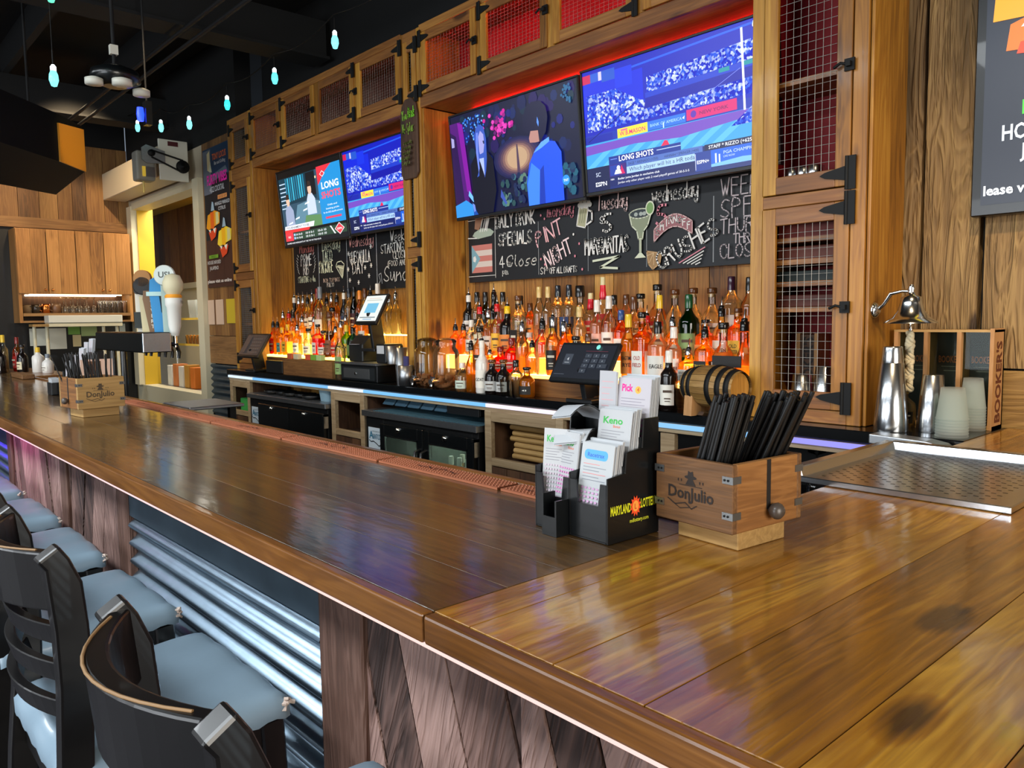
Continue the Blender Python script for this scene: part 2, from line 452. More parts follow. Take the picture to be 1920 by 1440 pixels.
class Cv:
    """a drawing surface: shapes laid on a plane (origin o, axes u and v), each a hair in front of the last"""
    def __init__(s, mb, o, u, v, step=0.0003, n=None):
        s.mb = mb; s.o = Vector(o); s.u = Vector(u).normalized(); s.v = Vector(v).normalized()
        s.n = s.u.cross(s.v); s.h = step; s.st = step

    def P(s, x, y): return s.o + s.u * x + s.v * y + s.n * s.h

    def nxt(s): s.h += s.st

    def poly(s, pts, m, tris=None):
        s.mb.add([s.P(*p) for p in pts], tris or [tuple(range(len(pts)))], m, False, 0.5); s.nxt()

    def rect(s, x0, x1, y0, y1, m): s.poly([(x0, y0), (x1, y0), (x1, y1), (x0, y1)], m)

    def ell(s, cx, cy, rx, ry, m, n=20, a0=0.0, a1=6.2832):
        s.poly([(cx + rx * math.cos(a0 + (a1 - a0) * i / n), cy + ry * math.sin(a0 + (a1 - a0) * i / n)) for i in range(n + (a1 - a0 < 6.2))], m)

    def rrect(s, x0, x1, y0, y1, r, m):
        pts = []
        for cx, cy, a in ((x1 - r, y0 + r, -1.5708), (x1 - r, y1 - r, 0), (x0 + r, y1 - r, 1.5708), (x0 + r, y0 + r, 3.1416)):
            pts += [(cx + r * math.cos(a + i * 0.3927), cy + r * math.sin(a + i * 0.3927)) for i in range(5)]
        s.poly(pts, m)

    def text(s, t, x, y, h, m, al='l', bold=0.0, sq=1.0, sh=0.0, fit=None, ang=0.0):
        """cap height h; fit = width to fill"""
        vs, fs, a, b, c, d = glyphs(t, bold)
        k = h / 0.73; kx = k * sq
        if fit: kx = fit / max(b - a, 1e-5)
        x0 = {'l': 0, 'c': -(a + b) / 2 * kx, 'r': -b * kx}[al]
        ca, sa = math.cos(ang), math.sin(ang)
        pts = []
        for p in vs:
            px, py = x0 + p[0] * kx + p[1] * k * sh, p[1] * k
            pts.append((x + px * ca - py * sa, y + px * sa + py * ca))
        if pts: s.poly(pts, m, fs)

    def line(s, pts, wd, m):
        vs = []; fs = []
        for (x0, y0), (x1, y1) in zip(pts, pts[1:]):
            dx, dy = x1 - x0, y1 - y0; l = math.hypot(dx, dy) or 1e-6
            ex, ey = dx / l * wd * 0.35, dy / l * wd * 0.35; nx, ny = -dy / l * wd / 2, dx / l * wd / 2
            o = len(vs)
            vs += [(x0 - ex + nx, y0 - ey + ny), (x0 - ex - nx, y0 - ey - ny), (x1 + ex - nx, y1 + ey - ny), (x1 + ex + nx, y1 + ey + ny)]
            fs.append((o, o + 1, o + 2, o + 3))
        s.mb.add([s.P(*p) for p in vs], fs, m, False, 0.5); s.nxt()

    def chalk(s, t, x, y, h, wd, m, sq=0.8, al='c', ang=0.0, sp=1.7, jit=0.25, slant=0.0):
        """hand lettering; cap height h, stroke width wd"""
        k = h / 7.0; adv = 0; items = []
        for ch in t:
            if ch == ' ': adv += 4; continue
            g = CH.get(ch)
            if g is None: continue
            strokes = [[(int(q[0]), int(q[1])) for q in st.split() if len(q) == 2] for st in g.split(',')]
            wdt = max(q[0] for st in strokes for q in st)
            for st in strokes: items.append((ch, [(adv + q[0], q[1] - 2) for q in st]))
            adv += wdt + sp
        adv -= sp
        x0 = {'c': -adv / 2, 'l': 0, 'r': -adv}[al]
        ca, sa = math.cos(ang), math.sin(ang)
        for ch, st in items:
            if len(st) < 2: continue
            if ch not in 'AEFHIKLMNTVWXYZ147$' and len(st) > 2:
                q = [st[0]]
                for a, b in zip(st, st[1:]):
                    q += [(a[0] * .75 + b[0] * .25, a[1] * .75 + b[1] * .25), (a[0] * .25 + b[0] * .75, a[1] * .25 + b[1] * .75)]
                st = q + [st[-1]]
            pts = []
            for px, py in st:
                px = (px + x0 + py * slant + random.uniform(-jit, jit)) * k * sq; py = (py + random.uniform(-jit, jit)) * k
                pts.append((x + px * ca - py * sa, y + px * sa + py * ca))
            s.line(pts, wd, m)


def lerp(a, b, t): return a + (b - a) * t


def clip_poly(pts, x0, x1, y0, y1):
    for ax, lim, sg in ((0, x0, 1), (0, x1, -1), (1, y0, 1), (1, y1, -1)):
        out = []
        for i in range(len(pts)):
            a, b = pts[i], pts[(i + 1) % len(pts)]
            da, db = (a[ax] - lim) * sg, (b[ax] - lim) * sg
            if da >= 0: out.append(a)
            if da * db < 0:
                t = da / (da - db); out.append((lerp(a[0], b[0], t), lerp(a[1], b[1], t)))
        pts = out
        if len(pts) < 3: return []
    return pts


def vplanks(mb, x0, x1, y0, y1, z0, z1, m, wmin=0.1, wmax=0.19, gap=0.004, axis='x'):
    """upright boards side by side along x (or y)"""
    p = x0
    while p < x1 - 0.01:
        q = min(x1, p + random.uniform(wmin, wmax))
        if x1 - q < 0.04: q = x1
        if axis == 'x': mb.box(p + gap / 2, q - gap / 2, y0 + random.uniform(0, .003), y1, z0, z1, m)
        else: mb.box(y0, y1 - random.uniform(0, .003), p + gap / 2, q - gap / 2, z0, z1, m)
        p = q
# ---------------------------------------------------------------- the room
BT = 1.07                                             # bar top height
mb = MB(); mb.box(-10.9, 3.5, -4.6, 4.2, -0.1, 0.0, 'floor_dark'); struct(mb.build('floor'))
mb = MB(); mb.box(-9.6, 3.5, -4.6, 4.2, 3.85, 3.95, 'ceiling_black'); struct(mb.build('ceiling'))
# back wall: boards behind the bottles (left and right bay), weathered barn boards at the near end, black above
mb = MB()
vplanks(mb, -6.45, -1.2, 2.98, 3.03, 0.0, 2.9, 'back_plank', 0.09, 0.17)
for x0, x1 in ((-1.215, -1.135), (-1.122, -0.945), (-0.925, -0.70), (-0.685, -0.48), (-0.465, -0.22), (-0.205, 0.05), (0.06, 0.3)):
    mb.box(x0, x1, 2.98 if x0 > -1.13 else 2.985, 3.03, 1.27, 3.85, 'barn')
mb.box(-1.2, 0.3, 2.985, 3.03, 1.0, 1.262, 'barn_x')
mb.box(0.3, 3.5, 2.98, 3.03, 0, 3.85, 'black_satin')
mb.box(-1.2, 0.4, 3.03, 3.06, 0, 3.85, 'black_metal')
mb.box(-6.45, -1.2, 3.0, 3.06, 2.9, 3.85, 'ceiling_black')
mb.box(-1.2, 3.5, 2.99, 3.03, 0, 1.0, 'black_metal')
struct(mb.build('wall_back'))
# far stretch of the back wall: wood panel, corrugated foot, service opening with the yellow reveal
mb = MB()
vplanks(mb, -7.22, -6.45, 2.755, 2.8, 1.34, 3.05, 'far_plank', 0.14, 0.22)
mb.box(-7.22, -6.45, 2.755, 2.8, 1.09, 1.335, 'far_plank_x')
prof = [(2.762 + 0.012 * math.sin(i * 0.7854), i * 0.0075) for i in range(int(1.085 / 0.0075) + 1)]
vs = [(x, y, z) for y, z in prof for x in (-7.22, -6.4)]
mb.add(vs, [(2 * i, 2 * i + 1, 2 * i + 3, 2 * i + 2) for i in range(len(prof) - 1)], 'flash_metal', True)
mb.box(-7.22, -6.45, 2.8, 2.9, 0, 3.05, 'black_metal')
mb.box(-9.4, -6.45, 2.76, 2.9, 3.05, 3.85, 'ceiling_black')
mb.box(-9.4, -7.22, 2.76, 2.9, 2.73, 3.05, 'hood_paint')
mb.box(-9.4, -7.22, 2.76, 2.9, 0, 0.78, 'cream_paint')
struct(mb.build('wall_back_far'))
mb = MB()
mb.box(-9.37, -9.22, 2.72, 2.9, 0.78, 2.73, 'cream_paint')
mb.box(-7.36, -7.22, 2.71, 2.9, 0.0, 2.76, 'cream_paint')
mb.box(-9.22, -7.36, 2.73, 2.9, 2.69, 2.76, 'cream_paint')
mb.box(-9.22, -7.36, 2.9, 3.7, 0.70, 0.78, 'steel_brushed')
mb.box(-9.22, -9.205, 2.78, 2.92, 0.78, 2.69, 'yellow_paint')
struct(mb.build('door_1'))
mb = MB()                                             # the room beyond the opening
vplanks(mb, -13.0, -7.0, 3.72, 3.76, 1.95, 3.0, 'far_plank', 0.2, 0.3)
mb.box(-13.0, -7.0, 3.70, 3.74, 1.9, 1.97, 'white_plastic')
mb.box(-13.0, -7.0, 3.72, 3.76, 0.0, 1.9, 'white_plastic')
mb.box(-13.0, -9.22, 2.9, 2.95, 0, 3.0, 'yellow_paint')
mb.box(-13.0, -6.45, 2.9, 3.76, 2.95, 3.0, 'yellow_paint')
mb.box(-7.02, -6.98, 2.9, 3.76, 0, 3.0, 'white_plastic')
struct(mb.build('wall_beyond'))
# far end wall
mb = MB()
vplanks(mb, -1.0, 2.76, -9.46, -9.40, 2.56, 3.35, 'far_plank', 0.13, 0.2, axis='y')
mb.box(-9.5, -9.385, -1.0, 2.74, 2.455, 2.56, 'far_plank_y')
mb.box(-9.5, -9.43, -4.6, 2.76, 0, 2.5, 'black_satin')
mb.box(-9.55, -9.43, -4.6, 2.76, 3.3, 3.85, 'ceiling_black')
mb.box(-9.6, -9.5, -4.6, 2.76, 0, 3.85, 'ceiling_black')
struct(mb.build('wall_far'))
# street side and near end, behind the camera: dark walls with window openings
mb = MB()
for x0, x1 in ((-9.6, -7.0), (-4.2, -3.5), (0.3, 3.5)): mb.box(x0, x1, -4.6, -4.5, 0, 3.85, 'far_plank_x')
mb.box(-9.6, 3.5, -4.6, -4.5, 0, 0.7, 'far_plank_x'); mb.box(-9.6, 3.5, -4.6, -4.5, 2.8, 3.85, 'ceiling_black')
struct(mb.build('wall_front'))
mb = MB()
mb.box(3.4, 3.5, -4.6, -1.2, 0, 3.85, 'far_plank_y'); mb.box(3.4, 3.5, 1.6, 3.0, 0, 3.85, 'far_plank_y')
mb.box(3.4, 3.5, -1.2, 1.6, 0, 0.9, 'far_plank_y'); mb.box(3.4, 3.5, -1.2, 1.6, 2.9, 3.85, 'far_plank_y')
struct(mb.build('wall_right'))
for i, (x0, x1) in enumerate(((-7.0, -4.2), (-3.5, 0.3))):
    mb = MB()
    for a in (0, 1):
        mb.box(x0, x1, -4.58, -4.5, 0.7 if not a else 2.74, 0.76 if not a else 2.8, 'black_metal')
        mb.box((x0, x1 - .06)[a], (x0 + .06, x1)[a], -4.58, -4.5, 0.76, 2.74, 'black_metal')
    mb.box((x0 + x1) / 2 - .03, (x0 + x1) / 2 + .03, -4.58, -4.5, 0.76, 2.74, 'black_metal')
    struct(mb.build('window_%d' % (i + 1)))
# dark open ceiling: joists and deep beams
for i, y in enumerate((-3.4, -2.6, -1.8, -1.0, -0.2, 0.6, 1.4, 2.2)):
    mb = MB(); mb.box(-9.5, 3.4, y, y + 0.05, 3.62, 3.85, 'joist_black'); struct(mb.build('ceiling_joist'))
for x in (-8.2, -5.4, -2.6, 0.2):
    mb = MB(); mb.box(x, x + 0.14, -4.5, 2.95, 3.36, 3.62, 'joist_black'); mb.box(x - .05, x + 0.19, -4.5, 2.95, 3.34, 3.36, 'joist_black'); struct(mb.build('ceiling_beam'))

# ---------------------------------------------------------------- the bar
bar = thing('bar_counter', 'long dark wooden bar counter with corrugated metal and slanted plank front', 'bar counter')
YF, YB, XS = 0.583, 1.235, -0.835
mb = MB()
n = 5; ys = [0.603, 0.735, 0.85, 0.985, 1.10, 1.215]
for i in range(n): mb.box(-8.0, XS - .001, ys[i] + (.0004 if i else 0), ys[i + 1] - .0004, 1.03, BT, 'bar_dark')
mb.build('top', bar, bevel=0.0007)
mb = MB(); mb.box(-8.0, XS - .0015, YF, 0.603, 1.03, BT, 'bar_edge', 0.5); mb.build('edge_board', bar, bevel=0.003, seg=2)
mb = MB(); mb.box(-8.0, XS - .01, 1.215, 1.245, 1.03, 1.079, 'bar_edge', 0.1); mb.build('back_rail', bar, bevel=0.008, seg=2)
mb = MB(); mb.box(-8.0, -6.7, 1.246, 1.52, 1.04, 1.08, 'bar_edge', 0.6); mb.build('back_ledge', bar, bevel=.004)
YD = 0.76


def corrugated(x0, x1, nm):
    mb = MB(); N = 8; prof = []
    z = 0.10
    while z < 0.832: prof.append((YD + 0.014 * math.sin((z - 0.10) / 0.0595 * 2 * math.pi), z)); z += 0.0595 / N
    vs = [(x, y, z) for y, z in prof for x in (x0, x1)]
    mb.add(vs, [(2 * i, 2 * i + 1, 2 * i + 3, 2 * i + 2) for i in range(len(prof) - 1)], 'galv', True)
    mb.box(x0, x1, YD - 0.008, YD + .012, 0.832, 1.03, 'flash_metal')
    for i in range(3):
        xx = lerp(x0, x1, (i + .4) / 3); mb.lathe([(.007, -.004), (.004, 0)], 'chrome', 6, (xx, YD - .010, 0.95), axis='y')
    o = mb.build(nm, bar); tag(o, 'corrugated galvanised metal front panel')


def slanted(x0, x1, ang, m):
    mb = MB(); t = math.tan(ang); p = x0 - 0.4
    while p < x1 + 0.4:
        q = p + random.uniform(0.085, 0.15)
        poly = [(p + .002, 0.1), (q - .002, 0.1), (q - .002 - t * .93, 1.03), (p + .002 - t * .93, 1.03)]
        poly = clip_poly(poly, x0, x1, 0.1, 1.03)
        if len(poly) > 2: mb.extr([(a, YD + random.uniform(-.004, .004), b) for a, b in poly], (0, .03, 0), m)
        p = q
    o = mb.build('plank_panel', bar); tag(o, 'slanted weathered plank front panel')


def upright(x0, x1):
    mb = MB(); mb.box(x0, x1, YD - .014, YD + .02, 0.1, 1.03, 'die_v'); mb.build('upright_board', bar, bevel=.004)


corrugated(-2.73, -1.44, 'corrugated_panel'); corrugated(-7.0, -4.80, 'corrugated_panel')
slanted(-3.55, -2.85, -0.30, 'die_b'); slanted(-4.69, -3.65, 0.30, 'die_a')
slanted(-1.27, XS - .001, 0.30, 'die_a'); upright(-1.44, -1.27); upright(-2.85, -2.73); upright(-3.65, -3.55); upright(-4.80, -4.69)
mb = MB(); mb.box(-8, XS, YD + .03, YD + .06, 0, 1.03, 'black_metal'); mb.box(-8, XS, YD + .0, YD + .03, 0, .1, 'black_metal'); mb.build('kick_board', bar)
mb = MB(); mb.box(-8, XS, 1.17, 1.20, 0.0, 1.03, 'black_metal'); mb.build('service_side', bar)
for x0, x1, e in ((-1.9, XS, 'e:ffd8d0:1.1'), (-3.3, -1.9, 'e:ffd4d4:1.2'), (-4.1, -3.3, 'e:ffc0d8:1.3'), (-4.75, -4.1, 'e:ff20d0:45'), (-7.5, -4.75, 'e:5a2cff:26')):
    mb = MB()
    mb.box(x0, x1, YF + .004, YF + .010, 1.024, 1.0295, e); o = mb.build('light_strip', bar); tag(o, 'strip light under the bar lip')
# near return of the bar: planks laid the other way
ret = thing('bar_return', 'near end of the bar with golden lacquered planks running to the wall', 'bar counter')
mb = MB(); p = XS; tones = [.48, .30, .62, .30, .74, .42, .8, .36, .66, .75, .5, .8, .5, .7, .6, .5]
for wd in (0.075, .15, .13, .16, .12, .15, .17, .14, .13, .16, .15, .14, .16, .14, .15, .16):
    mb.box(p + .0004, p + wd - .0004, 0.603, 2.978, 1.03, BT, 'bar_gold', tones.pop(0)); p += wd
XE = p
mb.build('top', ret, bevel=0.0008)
mb = MB(); mb.box(XS + .0015, XE, YF, 0.603, 1.03, BT, 'bar_edge', 0.3); mb.build('edge_board', ret, bevel=0.004, seg=2)
_b = bar; bar = ret
slanted(XS + .001, 0.6, 0.30, 'die_a'); upright(0.6, 0.75); corrugated(0.75, XE, 'corrugated_panel')
bar = _b
mb = MB(); mb.box(XS, XE, YF + .004, YF + .010, 1.024, 1.0295, 'e:ffd8d0:1.1'); tag(mb.build('light_strip', ret), 'strip light under the bar lip')
mb = MB(); mb.box(XS + .004, XE, YD + .03, YD + .06, 0, 1.03, 'black_metal'); mb.box(XS + .06, XS + .1, YD + .06, 2.58, 0, 1.03, 'black_metal'); mb.build('service_side', ret)
# rubber bar mats along the back rail
xs = [-4.22, -3.63, -3.04, -2.43, -1.84, -1.33, -1.0]
for i in range(len(xs) - 1):
    mb = MB(); x0, x1 = xs[i] + .006, xs[i + 1] - .006
    mb.box(x0, x1, 1.148, 1.212, BT + .0005, BT + .006, 'rubber_mat')
    k = int((x1 - x0) / 0.011)
    for a in range(k):
        for b in range(5):
            cx, cy = x0 + .008 + a * .011, 1.154 + b * .013
            mb.add([(cx, cy, BT + .006), (cx + .006, cy, BT + .006), (cx + .006, cy + .006, BT + .006), (cx, cy + .006, BT + .006), (cx + .003, cy + .003, BT + .0095)], [(0, 1, 4), (1, 2, 4), (2, 3, 4), (3, 0, 4)], 'rubber_mat')
    cv = Cv(mb, ((x0 + x1) / 2 - .1, 1.16, BT + .0085), (1, 0, 0), (0, 1, 0))
    for q in range(9): cv.line([(.02 * q, .004 + .02 * random.random()), (.02 * q + .016, .006 + .03 * random.random())], .004, 'p:2a120c')
    o = mb.build('bar_mat')
    tag(o, ('orange rubber bar mat beside the far straw crate', 'orange rubber bar mat, second from the far straw crate', 'orange rubber bar mat, third from the far straw crate', 'orange rubber bar mat, fourth from the far straw crate', 'orange rubber bar mat, fifth from the far straw crate', 'orange rubber bar mat ending behind the lottery rack')[i], 'bar mat', 'rubber mats along the bar rail')
# ---------------------------------------------------------------- back bar
YC = 2.69                                             # cabinet fronts
bc = thing('back_counter', 'black stone back counter running below the bottle steps', 'counter')
mb = MB(); mb.box(-6.44, XS - .004, 2.586, 2.978, 1.028, BT, 'black_stone'); mb.build('top', bc, bevel=.004)
mb = MB()
mb.box(-6.44, XS - .004, 2.604, 2.62, 0.985, 1.024, 'under_pale'); mb.build('apron', bc)
for x0, x1, e in ((-6.43, -5.95, 'e:d8ecff:1.1'), (-5.95, -4.75, 'e:7cc0ff:1.0'), (-4.75, -4.3, 'e:e4ecff:1.1'), (-4.3, -3.1, 'e:7cc4ff:1.0'), (-3.1, -2.0, 'e:f0e8ff:1.1'), (-2.0, -1.5, 'e:8cc8ff:1.0'), (-1.5, -0.9, 'e:9c98ff:1.0')):
    mb = MB(); mb.box(x0, x1, 2.592, 2.603, 1.004, 1.022, e); tag(mb.build('light_strip', bc), 'bluish strip light under the counter edge')


def low_cabinet(x0, x1, label, op=0.7, door=True, hinge=False):
    t = thing('low_cabinet', label, 'cabinet', group='wooden cabinets under the back counter')
    mb = MB()
    mb.box(x0, x0 + .05, 2.60, 2.63, 0.05, 0.985, 'under_pale'); mb.box(x1 - .05, x1, 2.60, 2.63, 0.05, 0.985, 'under_pale')
    mb.box(x0 + .05, x1 - .05, 2.60, 2.63, 0.93, 0.985, 'under_pale'); mb.box(x0 + .05, x1 - .05, 2.60, 2.63, op, op + .04, 'under_pale'); mb.build('face_frame', t, bevel=.003)
    mb = MB(); mb.box(x0, x0 + .018, 2.63, 2.92, 0.05, 0.985, 'under'); mb.box(x1 - .018, x1, 2.63, 2.92, 0.05, 0.985, 'under'); mb.box(x0, x1, 2.63, 2.92, op - .0, op + .02, 'under'); mb.build('carcass', t)
    mb = MB(); vplanks(mb, x0 + .055, x1 - .055, 2.598, 2.616, 0.08, op - .005, 'under', .07, .12); d = mb.build('door', t)
    if hinge:
        mb = MB(); tee(mb, x0 + .045, 2.594, 0.60, 1); mb.build('hinge', d)
    return t


def tee(mb, x, y, z, s, k=1.0):
    """black T hinge on a cabinet front: upright leaf and tapering strap pointing along s"""
    mb.box(x - .012 * k, x + .012 * k, y - .006, y, z - .045 * k, z + .045 * k, 'black_metal')
    mb.extr([(x + s * .012 * k, y - .005, z + .02 * k), (x + s * .012 * k, y - .005, z - .02 * k), (x + s * .075 * k, y - .005, z - .008 * k), (x + s * .09 * k, y - .005, z), (x + s * .075 * k, y - .005, z + .008 * k)], (0, .005, 0), 'black_metal')
    mb.tube([(x + s * .012 * k, y - .006, z - .045 * k), (x + s * .012 * k, y - .006, z + .045 * k)], .005 * k, 'black_metal', 6)


low_cabinet(-6.42, -6.03, 'low wooden cabinet with an open top under the register by the corner')
low_cabinet(-4.73, -4.31, 'narrow low wooden cabinet between the two black coolers')
low_cabinet(-3.12, -2.55, 'low wooden cabinet with black strap hinge beside the glass-door cooler', hinge=True)


def cooler(name, label, x0, x1, glass):
    t = thing(name, label, 'cooler', group='black coolers under the back counter')
    yf, yb, z0, z1 = 2.59, 2.90, 0.06, 0.865
    mb = MB()
    if glass:
        mb.box(x0, x0 + .2, yf, yb, z0, z1, 'black_metal'); mb.box(x1 - .05, x1, yf, yb, z0, z1, 'black_metal'); mb.box(x0 + .2, x1 - .05, yf, yb, z0, z0 + .1, 'black_metal')
        mb.box(x0 + .2, x1 - .05, yf, yb, z1 - .05, z1, 'black_metal'); mb.box(x0 + .2, x1 - .05, yb - .02, yb, z0 + .1, z1 - .05, 'p:8a9490')
        mb.box(x0 + .21, x1 - .06, yf + .05, yb - .02, 0.44, 0.45, 'chrome'); mb.box(x0 + .21, x1 - .06, yf + .05, yb - .02, 0.17, 0.18, 'chrome')
        mb.box(x0 + .22, x1 - .07, yb - .05, yb - .03, z1 - .075, z1 - .055, 'e:f0ffe8:22')
    else: mb.box(x0, x1, yf, yb, z0, z1, 'black_metal')
    for x in (x0 + .05, x1 - .1):
        mb.box(x, x + .05, yf + .03, yf + .08, 0, z0, 'black_metal')
    mb.build('body', t, bevel=.004)
    mb = MB(); mb.box(x0 - .012, x1 + .012, yf - .025, yb + .02, z1, z1 + .035, 'steel_brushed')
    if glass:
        for i in range(40): mb.box(x0 + .1 + i * .026, x0 + .113 + i * .026, yf - .01, yb, z1 + .035, z1 + .0375, 'p:4a7080')
    mb.build('steel_top', t, bevel=.004)
    w2 = (x1 - x0 - .22) / 2
    for i in range(2):
        a = x0 + .2 + i * (w2 + .01); b = a + w2
        mb = MB(); y0 = yf - .03
        if glass:
            mb.box(a, a + .05, y0, yf - .002, z0 + .06, z1 - .03, 'black_satin'); mb.box(b - .05, b, y0, yf - .002, z0 + .06, z1 - .03, 'black_satin')
            mb.box(a + .05, b - .05, y0, yf - .002, z1 - .10, z1 - .03, 'black_satin'); mb.box(a + .05, b - .05, y0, yf - .002, z0 + .06, z0 + .13, 'black_satin')
            d = mb.build('door', t, bevel=.004)
            mb = MB(); e = .006; zz0, zz1 = z0 + .13, z1 - .10
            for q in ((a + .05, a + .05 + e, zz0, zz1), (b - .05 - e, b - .05, zz0, zz1), (a + .05, b - .05, zz1 - e, zz1)): mb.box(q[0], q[1], y0 - .001, y0 + .01, q[2], q[3], 'steel')
            mb.build('trim', d)
            mb = MB(); mb.box(a + .05, b - .05, y0 + .012, y0 + .014, zz0, zz1, 'cooler_glass'); mb.build('pane', d)
            hx = b - .025 if i == 0 else a + .025
            mb = MB(); mb.tube([(hx, y0, .72), (hx, y0 - .035, .71), (hx, y0 - .04, .6), (hx, y0 - .035, .49), (hx, y0, .48)], .009, 'black_satin', 8); mb.build('handle', d)
        else:
            mb.box(a, b, y0, yf - .002, z0 + .06, z1 - .03, 'black_satin'); d = mb.build('door', t, bevel=.005)
            mb = MB(); mb.box(a + .1, b - .1, y0 - .003, y0, 0.60, 0.67, 'p:050606'); mb.box(a + .1, b - .1, y0 - .012, y0 - .003, 0.655, 0.67, 'dark_plastic'); mb.box(a + .1, a + .115, y0 - .008, y0 - .002, 0.6, 0.67, 'p:2c3236'); mb.build('recessed_handle', d)
        mb = MB(); mb.lathe([(.016, 0), (.014, -.012), (.005, -.014)], 'chrome', 12, ((a + b) / 2 - .02, y0, z1 - .055), axis='y'); mb.build('lock', d)
        if i == 1:
            mb = MB(); mb.box(b - .01, b + .018, y0 - .004, yf, z1 - .05, z1 - .035, 'steel'); mb.box(b + .012, b + .018, y0 - .004, yf, z1 - .13, z1 - .035, 'steel'); mb.build('hinge', d)
    mb = MB(); bx = x0 + .03; cv = Cv(mb, (bx, yf - .002, z1 - .2), (1, 0, 0), (0, 0, 1))
    mb.box(bx, bx + .15, yf - .004, yf, z1 - .2, z1 - .07, 's:c8d8e4')
    cv.h = .004
    cv.text('A', .012, .06, .05, 'p:1c6c8c', bold=.012); cv.text('VANTCO', .046, .06, .034, 'p:1c6c8c', fit=.095, bold=.01)
    cv.line([(.012, .05), (.03, .04), (.06, .045), (.09, .035), (.12, .02), (.14, .026)], .006, 'p:101418')
    cv.text('REFRIGERATION', .05, .104, .008, 'p:586c78', fit=.085)
    mb.build('badge', t)
    return t


cooler('door_cooler', 'black two-door back-bar cooler with recessed handles and steel top', -6.0, -4.76, False)
cooler('glass_door_cooler', 'black back-bar cooler with two lit glass doors', -4.27, -3.16, True)

# ------------------------------------------------ cabinets
WIRE = 'm:9a978f:0.4'


def wire_mesh(x0, x1, z0, z1, y, px, pz, parent, r=.0011, m=WIRE):
    mb = MB(); n = max(2, round((x1 - x0) / px)); k = max(2, round((z1 - z0) / pz))
    for i in range(1, n):
        x = lerp(x0, x1, i / n); j = random.uniform(-.001, .001)
        mb.tube([(x, y, z0), (x + j, y, (z0 + z1) / 2), (x, y, z1)], r, m, 4, caps=False)
    for i in range(1, k): z = lerp(z0, z1, i / k); mb.tube([(x0, y + .002, z), (x1, y + .002, z)], r, m, 4, caps=False)
    return mb.build('wire_mesh', parent)


def mesh_door(t, x0, x1, z0, z1, st=.05, rl=.05, px=.026, pz=.016, hinge=None, latch=None, hz=None, k=1.0, rr=.0009):
    """framed door with a wire grid; hinge and latch: -1 on the low-x side, 1 on the other"""
    y = YC - .018; mb = MB()
    mb.box(x0, x0 + st, y, YC - .001, z0, z1, 'cab'); mb.box(x1 - st, x1, y, YC - .001, z0, z1, 'cab')
    mb.box(x0 + st, x1 - st, y, YC - .001, z0, z0 + rl, 'cab_x'); mb.box(x0 + st, x1 - st, y, YC - .001, z1 - rl, z1, 'cab_x')
    d = mb.build('door', t, bevel=.002)
    wire_mesh(x0 + st, x1 - st, z0 + rl, z1 - rl, y + .012, px, pz, d, rr)
    if hinge:
        for z in hz or (z0 + rl * .6, z1 - rl * .6):
            mb = MB(); tee(mb, x0 - .008 if hinge < 0 else x1 + .008, y, z, 1 if hinge < 0 else -1, k); mb.build('hinge', d)
    if latch:
        zz = (z0 + z1) / 2 if latch in (1, -1) else latch
        x = x1 if latch > 0 else x0
        mb = MB(); mb.box(x - .022, x + .012, y - .008, y, zz - .02, zz + .02, 'black_metal'); mb.box(x - .012, x + .004, y - .022, y - .008, zz - .008, zz + .008, 'black_metal')
        mb.tube([(x - .01, y - .016, zz), (x - .03, y - .02, zz + .006), (x - .055, y - .016, zz - .004)], .005, 'black_metal', 6); mb.build('latch', d)
    return d


def overhead(label, x0, x1, cx, inside, hs, rng=(2.66, 3.10)):
    z0, z1 = rng
    t = thing('overhead_cabinet', label, 'cabinet', group='overhead cabinets with wire-mesh doors')
    mb = MB()
    mb.box(x0, x1, YC, 2.975, z0, z0 + .025, 'cab_x'); mb.box(x0, x1, YC, 2.975, z1 - .025, z1, 'cab_x'); mb.box(x0, x0 + .02, YC, 2.975, z0, z1, 'cab'); mb.box(x1 - .02, x1, YC, 2.975, z0, z1, 'cab')
    mb.build('carcass', t)
    mb = MB(); mb.box(x0 + .02, x1 - .02, 2.955, 2.975, z0 + .025, z1 - .025, inside); mb.box(x0 + .02, x1 - .02, YC + .03, 2.955, z0 + .025, z0 + .03, inside); tag(mb.build('lining', t), 'red painted inside' if 'red' in inside else 'brown inside')
    mb = MB(); hw = .25; edges = [x0]
    mb.box(x0, x1, YC - .012, YC + .01, z0 - .004, z0 + .062, 'cab_x'); mb.box(x0, x1, YC - .012, YC + .01, z1 - .035, z1 + .01, 'cab_x')
    for c in [cx[0] - .262] + [c + .262 for c in cx]:
        mb.box(max(x0, c - .025), min(x1, c + .025), YC - .01, YC + .01, z0 + .062, z1 - .035, 'cab')
    mb.build('face_frame', t, bevel=.002)
    for c, (h, l) in zip(cx, hs): mesh_door(t, c - .243, c + .243, z0 + .066, z1 - .04, hinge=h, latch=l, st=.047, rl=.052)
    return t


HS = [(-1, 1), (-1, 1), (1, None), (1, -1)]
tl_ = overhead('row of four dim mesh-door cabinets above the farther pair of televisions', -5.985, -3.925, (-5.735, -5.212, -4.69, -4.167), 'grey_inside', HS)
tr_ = overhead('row of mesh-door cabinets with red inside above the nearer televisions', -3.735, -1.625, (-3.472, -2.948, -2.425, -1.90), 'red_inside', HS)
for t, x0, x1, e in ((tr_, -3.6, -1.7, 'e:ff1414:22'), (tl_, -5.9, -4.0, 'e:ff5a40:3')):
    mb = MB(); mb.box(x0, x1, YC + .04, YC + .055, 3.05, 3.06, e); mb.box(x0, x1, 2.955, 2.965, 2.645, 2.655, e); tag(mb.build('light_strip', t), 'red glowing strip light' if t is tr_ else 'dim strip light')


